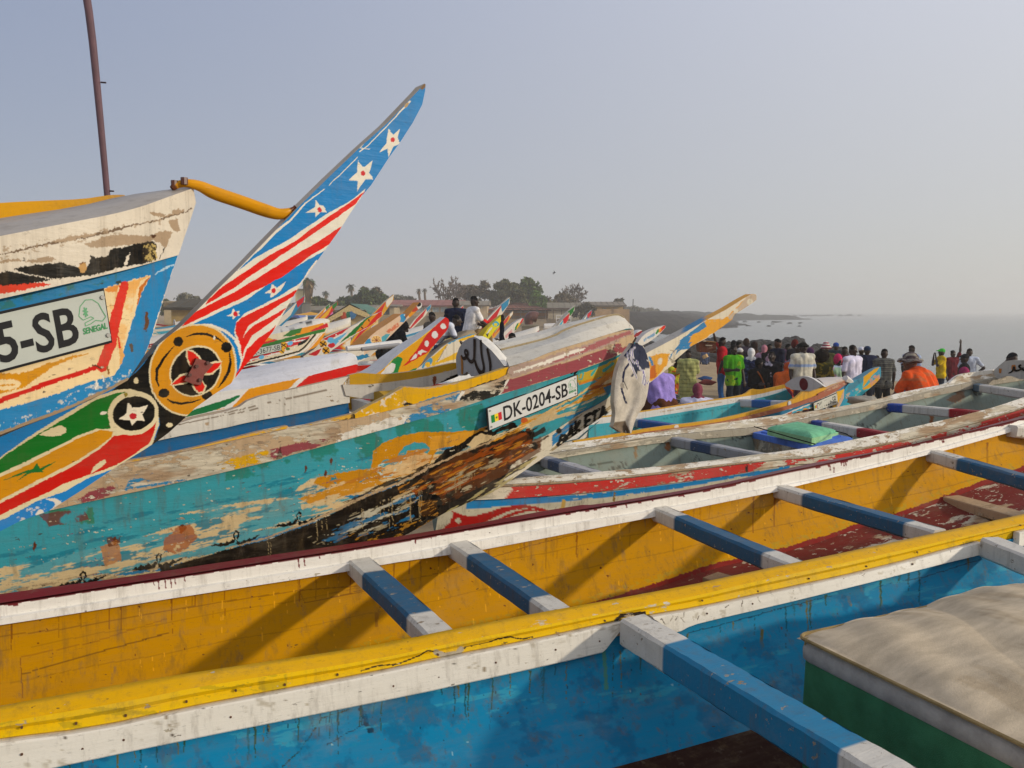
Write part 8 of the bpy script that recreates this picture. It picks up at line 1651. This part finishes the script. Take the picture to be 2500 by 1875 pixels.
    if shirt:
        sp=[capsule(a_,b_,ra+ink,rb+ink+.006) for a_,b_,ra,rb in torso]
        for sx in (-1,1):
            e2=J_['el',sx] ; f={'short':.72,'sleeveless':.12,'long':1.}[shirt[1]]; sp.append(capsule(J_['sh',sx],lerp(J_['sh',sx],e2,f),.070,.064 if f<.9 else .056))
            if shirt[1]=='long': sp.append(capsule(e2,lerp(e2,J_['wr',sx],.92),.056,.040))
        for sx in (-1,1): sp.append(capsule(hip+Vector((sx*.06,0,.06)),hip+Vector((sx*.085,0,-.06)),.125*w_,.125*w_))
        cloth(sp,'shirt',shirt[0],seed=u%7,pat=pattern)
    if legs:
        kind=legs[1]; lp=[]
        if kind=='long' or kind=='shorts':
            for sx in (-1,1):
                lp.append(capsule(hip+Vector((sx*.06,0,.04)),J_['hip',sx],.122*w_,.108)); lp.append(capsule(J_['hip',sx],J_['knee',sx],.104,.076))
                if kind=='long': lp.append(capsule(J_['knee',sx],J_['ank',sx]+Vector((0,0,.02)),.076,.058))
            cloth(lp,'trousers' if kind=='long' else 'shorts',legs[0],seed=2)
        elif kind=='skirt':
            ft=(J_['ank',1]+J_['ank',-1])/2+Vector((0,0,.06)); kn=(J_['knee',1]+J_['knee',-1])/2
            for sx in (-1,0,1): lp.append(capsule(hip+Vector((sx*.07*w_,0,.05)),kn+Vector((sx*.09*w_,0,0)),.13*w_,.14*w_)); lp.append(capsule(kn+Vector((sx*.09*w_,0,0)),ft+Vector((sx*.10,0,0)),.14*w_,.13))
            cloth(lp,'skirt',legs[0],seed=3,amp=.010,pat=pat2)
    hk,hc=head; hv=np.array(hd)
    up_=Vector((0,math.sin(0),1))
    if hk=='hair': 
        P,F=fuse([ell(hd+Vector((0,-.012,.016)),(.083,.096,.112))],voxel*.8,'h',1); k=P[:,2]-hv[2]+ .55*(P[:,1]-hv[1]); 
        P=np.where((k<.028)[:,None],hv+(P-hv)*.80,P); P+= (.003*np.sin(P*160)); mb=MB(); mb.keepn=True; mb.add(W(P),F,lin(hc)); mb.build('hair','cloth',t,smooth=True)
    elif hk=='afro': P,F=fuse([ell(hd+Vector((0,-.03,.03)),(.165,.16,.155))],voxel,'h',1); P+=.008*np.sin(P*90); mb=MB(); mb.keepn=True; mb.add(W(P),F,lin(hc)); mb.build('hair','cloth',t,smooth=True)
    elif hk in('scarf','turban'):
        pr=[ell(hd+Vector((0,-.015,.02)),(.096,.108,.118 if hk=='scarf' else .135))]
        if hk=='scarf': pr+= [capsule(hd+Vector((0,-.07,-.03)),neck+Vector((0,-.09,-.10)),.06,.035),capsule(neck+Vector((-.06,-.01,.0)),neck+Vector((.06,-.01,.0)),.075,.075)]
        cloth(pr,'head_scarf',hc,4,.004)
    elif hk=='cap':
        P,F=fuse([ell(hd+Vector((0,-.01,.045)),(.088,.100,.080)),capsule(hd+Vector((-.03,.10,.045)),hd+Vector((.03,.10,.045)),.04,.04)],voxel*.8,'h',1); bl=P[:,1]>hv[1]+.085; P[bl,2]=hv[2]+.045+(P[bl,2]-hv[2]-.045)*.25; P[bl,1]+=.03; mb=MB(); mb.keepn=True; mb.add(W(P),F,lin(hc)); mb.build('cap','cloth',t,smooth=True)
    elif hk=='hat':
        P,F=fuse([ell(hd+Vector((0,-.005,.055)),(.10,.11,.10)),ell(hd+Vector((0,0,.03)),(.165,.175,.03))],voxel,'h',1); P[:,2]+=.012*np.sin(np.arctan2(P[:,1]-hv[1],P[:,0]-hv[0])*5)*(np.hypot(P[:,0]-hv[0],P[:,1]-hv[1])>.12)
        C=np.tile(lin(hc),(len(P),1)); n=vnoise(np.c_[P[:,0]*30+P[:,1]*17,P[:,2]*30]); 
        if hc=='#banded': pass
        C[n>.55]=lin('#8d8578'); C[n<.38]=lin('#3c2e34'); mb=MB(); mb.keepn=True; mb.add(W(P),F,C); mb.build('hat','cloth',t,smooth=True)
    elif hk=='striped':
        P,F=fuse([ell(hd+Vector((0,-.005,.07)),(.10,.11,.13)),ell(hd+Vector((0,0,.03)),(.15,.16,.05))],voxel,'h',1); C=np.tile(lin('#c9c2b8'),(len(P),1)); z=P[:,2]-hv[2]; C[(z%.07)<.035]=lin('#8a1a38'); mb=MB(); mb.keepn=True; mb.add(W(P),F,C); mb.build('hat','cloth',t,smooth=True)
    if extra: extra(t,W,J_,hd,neck,hip,chest)
    t['_gap']=round(float(off[2])-g1(x0,Y),2) if pose!='sit' else 0
    return t
def strip(name,pts,w,col,mat='cloth'):
    def f(t,W,J,hd,neck,hip,chest):
        P=W(np.array([list(p(J,hd,neck,hip,chest)) for p in pts])); mb=MB(); mb.tube(smooth(P,1),w,lin(col),seg=6); mb.build(name,mat,t)
    return f
def pat_band(z0,z1,col,ax=2,x=None):
    def f(P,C):
        m=(P[:,2]>z0)&(P[:,2]<z1); C[m]=lin(col); return C
    return f
def pat_noise(cols,sc_=14,thr=.5,stripes=False):
    def f(P,C):
        if stripes: m=np.sin(P[:,2]*stripes)>.2; C[m]=lin(cols[0]); return C
        Q=np.c_[P[:,0]*sc_+P[:,1]*sc_*.7,P[:,2]*sc_]
        for i,c in enumerate(cols): C[vnoise(Q+i*31,3)>thr+.04*i]=lin(c)
        return C
    return f
def pat_print(P,C):   # orange and white figure print across chest and right side
    m=(np.abs(P[:,0]-.03)<.085)&(P[:,2]>.58)&(P[:,2]<.98)&(P[:,1]>.02); C[m]=lin('#b5512a'); q=m&(vnoise(np.c_[P[:,0]*30,P[:,2]*30])>.58); C[q]=lin('#d8c8b8'); return C
GR='people buying and selling fish at the water\'s edge'
strap=lambda col:strip('bag_strap',[lambda J,hd,neck,hip,chest:neck+Vector((.10,-.12,.0)),lambda J,hd,neck,hip,chest:chest+Vector((0,-.15,0)),lambda J,hd,neck,hip,chest:hip+Vector((-.13,-.15,.05))],.014,col)
strapf=lambda col:strip('bag_strap',[lambda J,hd,neck,hip,chest:neck+Vector((.10,.12,-.02)),lambda J,hd,neck,hip,chest:chest+Vector((0,.155,0)),lambda J,hd,neck,hip,chest:hip+Vector((-.13,.15,.05))],.014,col)
k6=lambda x,y:T('k6',(x,y))[0]; k7=lambda x,y:T('k7',(x,y))[0]; m5=lambda x,y:T('m5',(x,y))[0]; m3=lambda x,y:T('m3',(x,y))[0]
PE=[]
def pp_(uv,Y,label,**k): PE.append(person(uv[0],uv[1],Y,label,**k))
# seated on the yellow and blue bow
pp_(m3(1060,292),18.6,'person in a navy t-shirt sitting on the bow, back to us',face=-10,pose='sit',arms=('lap','lap'),shirt=('#141b33','short'),legs=('#3c4148','long'))
pp_(m3(1340,266),18.2,'person in white t-shirt with orange print and khaki trousers sitting on the bow',face=62,pose='sit',arms=('lap','lap'),shirt=('#d6d3d2','short'),legs=('#7c6644','long'),pattern=pat_print,voxel=.012)
pp_(m3(1075,548),17.2,'person in a white and grey top leaning on the bow below the navy t-shirt',face=80,pose='bend',lean=48,arms=('reach','reach'),shirt=('#c3c6d2','short'),legs=('#2a3458','long'),pattern=pat_band(.9,1.06,'#6a7080'))
pp_(m3(705,503),21.5,'person of whom only the dark head shows above the polka dot prow',face=40,shirt=('#5a5248','short'))
pp_(m3(290,640),17.,'person in black crouching between the flower prow and the white prow',face=60,pose='bend',lean=40,arms=('reach','reach'),shirt=('#0d0d12','long'),legs=('#141418','long'),head=('scarf','#101014'))
pp_(m3(1908,818),15.2,'person in dark blue raising one arm behind the white bow deck',face=20,arms=('up','down'),shirt=('#10131f','long'),legs=('#20242c','long'))
pp_(m3(1490,612),21.5,'person wearing a bright red cap behind the seated white t-shirt',face=70,shirt=('#b8a890','short'),head=('cap','#c4201c'))
# the fish market crowd
pp_(T('m4',(770,430))[0],13.4,'person in lavender blouse and brown skirt sitting behind the hanging jacket',face=-25,pose='sit',lean=20,arms=('reach','reach'),shirt=('#8f7dc0','long'),legs=('#4f2c16','skirt'),head=('scarf','#8f7dc0'),group=GR,wide=1.3,skin='#4a2c1c')
pp_(T('m4',(1500,868))[0],14.2,'person seated low in a white shawl and flowered head scarf behind the turquoise boat',face=10,pose='sit',arms=('lap','lap'),shirt=('#c9c8dc','long'),legs=('#6a3a4a','skirt'),head=('scarf','#7a3a4a'),group=GR,wide=1.2)
pp_(T('m4',(1330,262))[0],20,'person in a long yellow green checked robe under the tall prow',face=10,arms=('front','front'),shirt=('#a3a468','long'),legs=('#a3a468','skirt'),head=('hair','#100d0c'),pattern=pat_noise(['#8c8f5a'],stripes=60),pat2=pat_noise(['#8c8f5a'],stripes=60),group=GR,wide=1.15)
pp_(T('m4',(1120,400))[0],20.5,'person in yellow and orange cloth left of the checked robe',face=-20,shirt=('#b3b22e','long'),legs=('#b5561c','skirt'),pattern=pat_noise(['#c4661c'],9,.55),head=('scarf','#17140f'),group=GR)
pp_(k6(672,395),47,'person with a tan shoulder bag standing far off at the waterline',face=10,shirt=('#3c4a6a','long'),legs=('#1a2236','long'),group=GR,extra=strip('shoulder_bag',[lambda J,hd,neck,hip,chest:hip+Vector((-.05,-.2,.45)),lambda J,hd,neck,hip,chest:hip+Vector((.05,-.22,.25))],.16,'#b39468'))
def crate(t,W,J,hd,neck,hip,chest): pass
pp_(k6(905,240),18.6,'person in a red shirt and blue jeans carrying a wooden box at shoulder height',face=-75,arms=('down','carry'),shirt=('#a31420','short'),legs=('#2c5a92','long'),group=GR)
q=[py(*k6(*p),18.5) for p in ((585,300),(820,300),(820,455),(600,440))]; mb=MB(); mb.prism(q,(0,.32,0),lin('#5b2c1a')); mb.prism([np.array(py(*k6(*p),18.45)) for p in ((640,283),(820,300),(815,312),(640,296))],(0,.36,0),lin('#8d6640')); mb.prism([np.array(py(*k6(*p),18.47)) for p in ((680,340),(770,345),(765,362),(680,356))],(0,.02,0),lin('#a89886')); tagp(mb.build('wooden_box','worn'),'brown wooden box carried by the person in the red shirt','box')
pp_(k6(1063,348),17.6,'person in a bright green t-shirt holding a phone, facing us',face=165,arms=('down','front'),shirt=('#418a12','short'),legs=('#20262e','long'),pattern=pat_noise(['#7aa01e'],6,.6),group=GR,voxel=.012)
pp_(k6(1295,392),18,'person with a white head scarf hanging down the back of a navy dress',face=15,shirt=('#1a2040','long'),legs=('#1a2040','skirt'),head=('scarf','#c9c8c8'),pattern=pat_noise(['#39466e'],20,.6),group=GR)
pp_(k6(1145,385),20.5,'person in a white cap between the green t-shirt and the white scarf',face=30,shirt=('#20222a','long'),head=('cap','#b9b7b5'),group=GR)
pp_(k6(1235,265),23.,'person with orange headband silhouetted against the boulders',face=150,shirt=('#2a2430','long'),head=('turban','#3a2a20'),group=GR)
pp_(k6(1060,285),22.,'person in black in front of the boulders above the green t-shirt',face=20,shirt=('#15151a','long'),head=('scarf','#121215'),group=GR)
pp_(k6(1405,525),16.8,'person in black with a thin orange bag strap, facing us',face=170,arms=('front','front'),shirt=('#100f12','long'),legs=('#15151a','skirt'),extra=strapf('#8a4a1e'),head=('scarf','#0f0d10'),group=GR)
pp_(k6(1575,435),17,'person in a black shirt with white squiggles, looking down',face=200,arms=('front','down'),shirt=('#101018','short'),legs=('#101018','long'),pattern=pat_noise(['#a8a2b0'],11,.68),group=GR)
pp_(k6(1655,262),17.9,'tall person in dark navy seen in profile facing right',face=75,shirt=('#181a2c','short'),legs=('#181a24','long'),group=GR,skin='#4a2e20')
pp_(k6(1475,348),22,'person with a pink head scarf and lilac top behind the navy profile',face=30,shirt=('#9a7f92','long'),head=('scarf','#a8707c'),group=GR)
pp_(k6(1735,400),20,'person in grey and purple stripes right of the navy profile',face=20,shirt=('#6a6478','long'),legs=('#5a1c3a','skirt'),pattern=pat_noise(['#7a1c3a'],8,.56),head=('scarf','#3a2a3c'),group=GR)
pp_(k6(1800,585),16.6,'person in bright orange cloth bending among the crowd',face=30,pose='bend',lean=40,arms=('reach','reach'),shirt=('#c4581a','long'),legs=('#7a2a3a','skirt'),head=('scarf','#b04a1c'),group=GR)
pp_(k6(1890,282),20,'person in dark clothes with a red patterned head wrap',face=160,shirt=('#15131a','long'),head=('turban','#5a1c14'),group=GR)
pp_(m5(1180,172),15.9,'person in a cream t-shirt with a pale blue chest stripe, facing us',face=170,arms=('down','down'),shirt=('#b9b5a6','short'),legs=('#4a2a30','long'),pattern=pat_band(1.24,1.29,'#7f93b8'),head=('cap','#16130f'),group=GR,voxel=.012,wide=1.12)
pp_(m5(1300,262),20,'person with a mauve head wrap right of the cream t-shirt',face=140,shirt=('#3a1c3a','long'),head=('turban','#5a3a52'),group=GR)
pp_(m5(1470,318),16.4,'person with big rounded dark hair and an olive print dress',face=10,shirt=('#3c3a16','long'),legs=('#3c3a16','skirt'),pattern=pat_noise(['#7a6a1c'],10,.58),pat2=pat_noise(['#7a6a1c'],10,.58),head=('afro','#17100a'),group=GR)
pp_(m5(1540,200),20,'person wearing a tall hat striped in white and crimson',face=15,shirt=('#4a4a2a','long'),head=('striped','#c9c2b8'),group=GR)
pp_(m5(1700,172),22,'person wearing a blue cap against the water',face=20,shirt=('#1c2a30','long'),head=('cap','#20408a'),group=GR)
pp_(m5(1738,372),16.6,'person with a bright pink head scarf and pale rainbow shawl',face=170,shirt=('#9fb0c0','long'),legs=('#6a7a9a','skirt'),pattern=pat_noise(['#b890b0','#9ab89a'],7,.5),head=('turban','#c02a5a'),group=GR)
pp_(m5(1838,236),20,'person with dark rounded hair just left of the white polo shirt',face=10,shirt=('#5a1a2c','short'),head=('hair','#0c0a0a'),group=GR)
pp_(m5(1970,212),16,'person in a white polo shirt, facing us, looking right',face=150,arms=('down','down'),shirt=('#c3bfd2','short'),legs=('#20242e','long'),head=('hair','#15110f'),group=GR,voxel=.012,wide=1.1)
for (x,y,Y,lb,cl,hd) in ((1120,300,21,'person in deep purple behind the green t-shirt, near the boulders','#2a1830',('hair','#0c0a0a')),(1330,300,23,'person in brown under the round boulder, above the white scarf','#3a2418',('scarf','#2a1c18')),(1540,330,22,'person in black left of the tall navy profile','#111014',('hair','#0b0909')),(1790,330,21,'person in maroon left of the red patterned head wrap','#4a1420',('hair','#0c0a09')),(1430,560,18.5,'person in dark green between the orange strap and the squiggle shirt','#1c2a1c',('scarf','#141814')),(1940,330,19,'person in black close behind the cream t-shirt','#0f0e12',('hair','#0b0909')),(2090,400,19,'person in dark violet between the cream t-shirt and the rounded hair','#2a1834',('scarf','#31183a'))):
    pp_(k6(x,y),Y,lb,face=(x*7)%360,shirt=(cl,'long'),legs=('#15151a','skirt'),head=hd,group=GR)
pp_(k7(458,298),22,'person wearing a white baseball cap beside the white polo shirt',face=175,shirt=('#2a3040','short'),head=('cap','#c9c9d0'),group=GR)
pp_(k7(520,288),19,'person in a dark navy shirt seen from behind, right of the white cap',face=10,shirt=('#1a2038','short'),legs=('#1c2030','long'),head=('cap','#20304a'),group=GR)
pp_(k7(625,388),24,'short person half hidden between navy shirt and striped shirt',face=20,shirt=('#2a2c30','short'),group=GR)
pp_(k7(705,318),18,'person in a grey striped shirt seen from behind',face=5,shirt=('#37383a','short'),legs=('#15171c','long'),pattern=pat_noise(['#66665f'],stripes=130),group=GR)
pp_(k7(985,378),11.2,'large person in an orange shirt and patterned sun hat leaning left with a bag strap',face=-35,pose='bend',lean=30,arms=('reach','down'),shirt=('#cf4f1e','short'),legs=('#cf4f1e','skirt'),head=('hat','#5a5050'),extra=strap('#5a3428'),pattern=pat_noise(['#b9603a'],16,.66),group=GR,voxel=.011,skin='#6a4030',wide=1.3)
pp_(k7(1003,280),20,'person in a pale blue shirt standing behind the patterned sun hat',face=60,shirt=('#8f9db8','short'),legs=('#5a6a8a','long'),group=GR)
pp_(k7(1325,314),23.5,'person in a yellow t-shirt and green cap holding a hand to the face',face=-80,arms=('face','face'),shirt=('#c4a40a','short'),legs=('#1c2638','long'),head=('cap','#3fae3a'),group=GR)
pp_(k7(1447,334),25,'person in a dark red shirt raising a fist',face=170,arms=('up','down'),shirt=('#5a0f1c','short'),legs=('#16181e','long'),group=GR)
pp_(k7(1625,314),21.5,'person in a pale t-shirt seen from behind near the right edge',face=20,arms=('down','hip'),shirt=('#a8b0c0','short'),legs=('#1a1a20','long'),group=GR)
pp_(k7(1575,372),19,'person in black with a dark cap turned left',face=-60,shirt=('#0e0f12','short'),legs=('#15161a','long'),head=('cap','#1c1c20'),group=GR)
pp_(k7(1565,520),15.2,'person bent low with a magenta scarf behind the white washstrake',face=20,pose='bend',lean=50,shirt=('#7a2a4a','long'),head=('scarf','#8a2a52'),group=GR)
pp_(k7(1160,642),13,'person with a red patterned head scarf seated right of the orange shirt',face=40,pose='sit',shirt=('#6a3038','long'),legs=('#4a2a30','skirt'),head=('turban','#a01c34'),group=GR)
pp_(k7(2085,360),12.6,'person with dark head and white shirt peeping over the lettered board',face=-20,shirt=('#b8bcc0','short'),head=('hair','#15161c'),group=GR)
for p in PE: del p['_gap']
# heap of fish and the table under it
hx=np.array(py(*T('m4',(1150,1250))[0],14.6)); tb=thing('fish_table','low plank table with dark fish beside the lavender blouse','table',(hx[0],hx[1],g1(hx[0],hx[1])))
mb=MB(); 
for i in range(6): mb.box(Matrix.Translation((hx[0],hx[1]-.35+i*.14,hx[2]-.03)),(1.3,.125,.03),np.array(lin('#5b4630'))*(.8+.08*i))
mb.build('table_top','worn',tb)
for sx in (-.55,.55):
    for sy in (-.35,.35): mb=MB(); zg=g1(hx[0],hx[1])-.05; mb.tube([(hx[0]+sx,hx[1]+sy,zg),(hx[0]+sx,hx[1]+sy,hx[2]-.04)],.03,lin('#4a3826'),seg=5); mb.build('leg','worn',tb)
r=np.random.default_rng(23); mb=MB()
for i in range(420):
    f=r.random(); x=hx[0]-.42+r.normal(0,.22); y=hx[1]+r.uniform(-.3,.35); z=hx[2]+max(0,.42*math.exp(-((x-hx[0]+.38)/.34)**2))*r.uniform(.3,1)+.02; a=r.uniform(-.5,.5)+(0 if r.random()>.3 else 1.2); L=r.uniform(.12,.2); d=np.array([math.cos(a),math.sin(a),r.uniform(-.25,.25)]); col=np.array(lin(r.choice(['#23262a','#34383c','#16181b','#7d8184'])))
    mb.tube([(x,y,z)-d*L/2,(x,y,z),(x,y,z)+d*L*.4,(x,y,z)+d*L/2],[.004,.024,.008,.02],col,seg=5,sy=.6)
tagp(mb.build('fish_heap','metal'),'glistening heap of dark fish on the low table','fish',None,'stuff')
# odds and ends on the sand near the crowd
for (uv,Y,col,lb,sz) in ((k6(680,800),24,'#2c4a78','blue bundle lying on the sand below the far person with the bag',.22),(k6(700,850),21,'#7a3a34','red and brown bundle on a crate left of the blue jeans',.22),(k7(470,870),12.5,'#8f8a80','heap of pale net lying past the turquoise prow',.22)):
    q=np.array(py(*uv,Y)); mb=MB(); mb.ball(q,(sz,sz*.6,sz*.32),lin(col),14,8,noise_=.2,seed=int(Y)); tagp(mb.build('bundle','cloth',None,smooth=True),lb,'bundle')
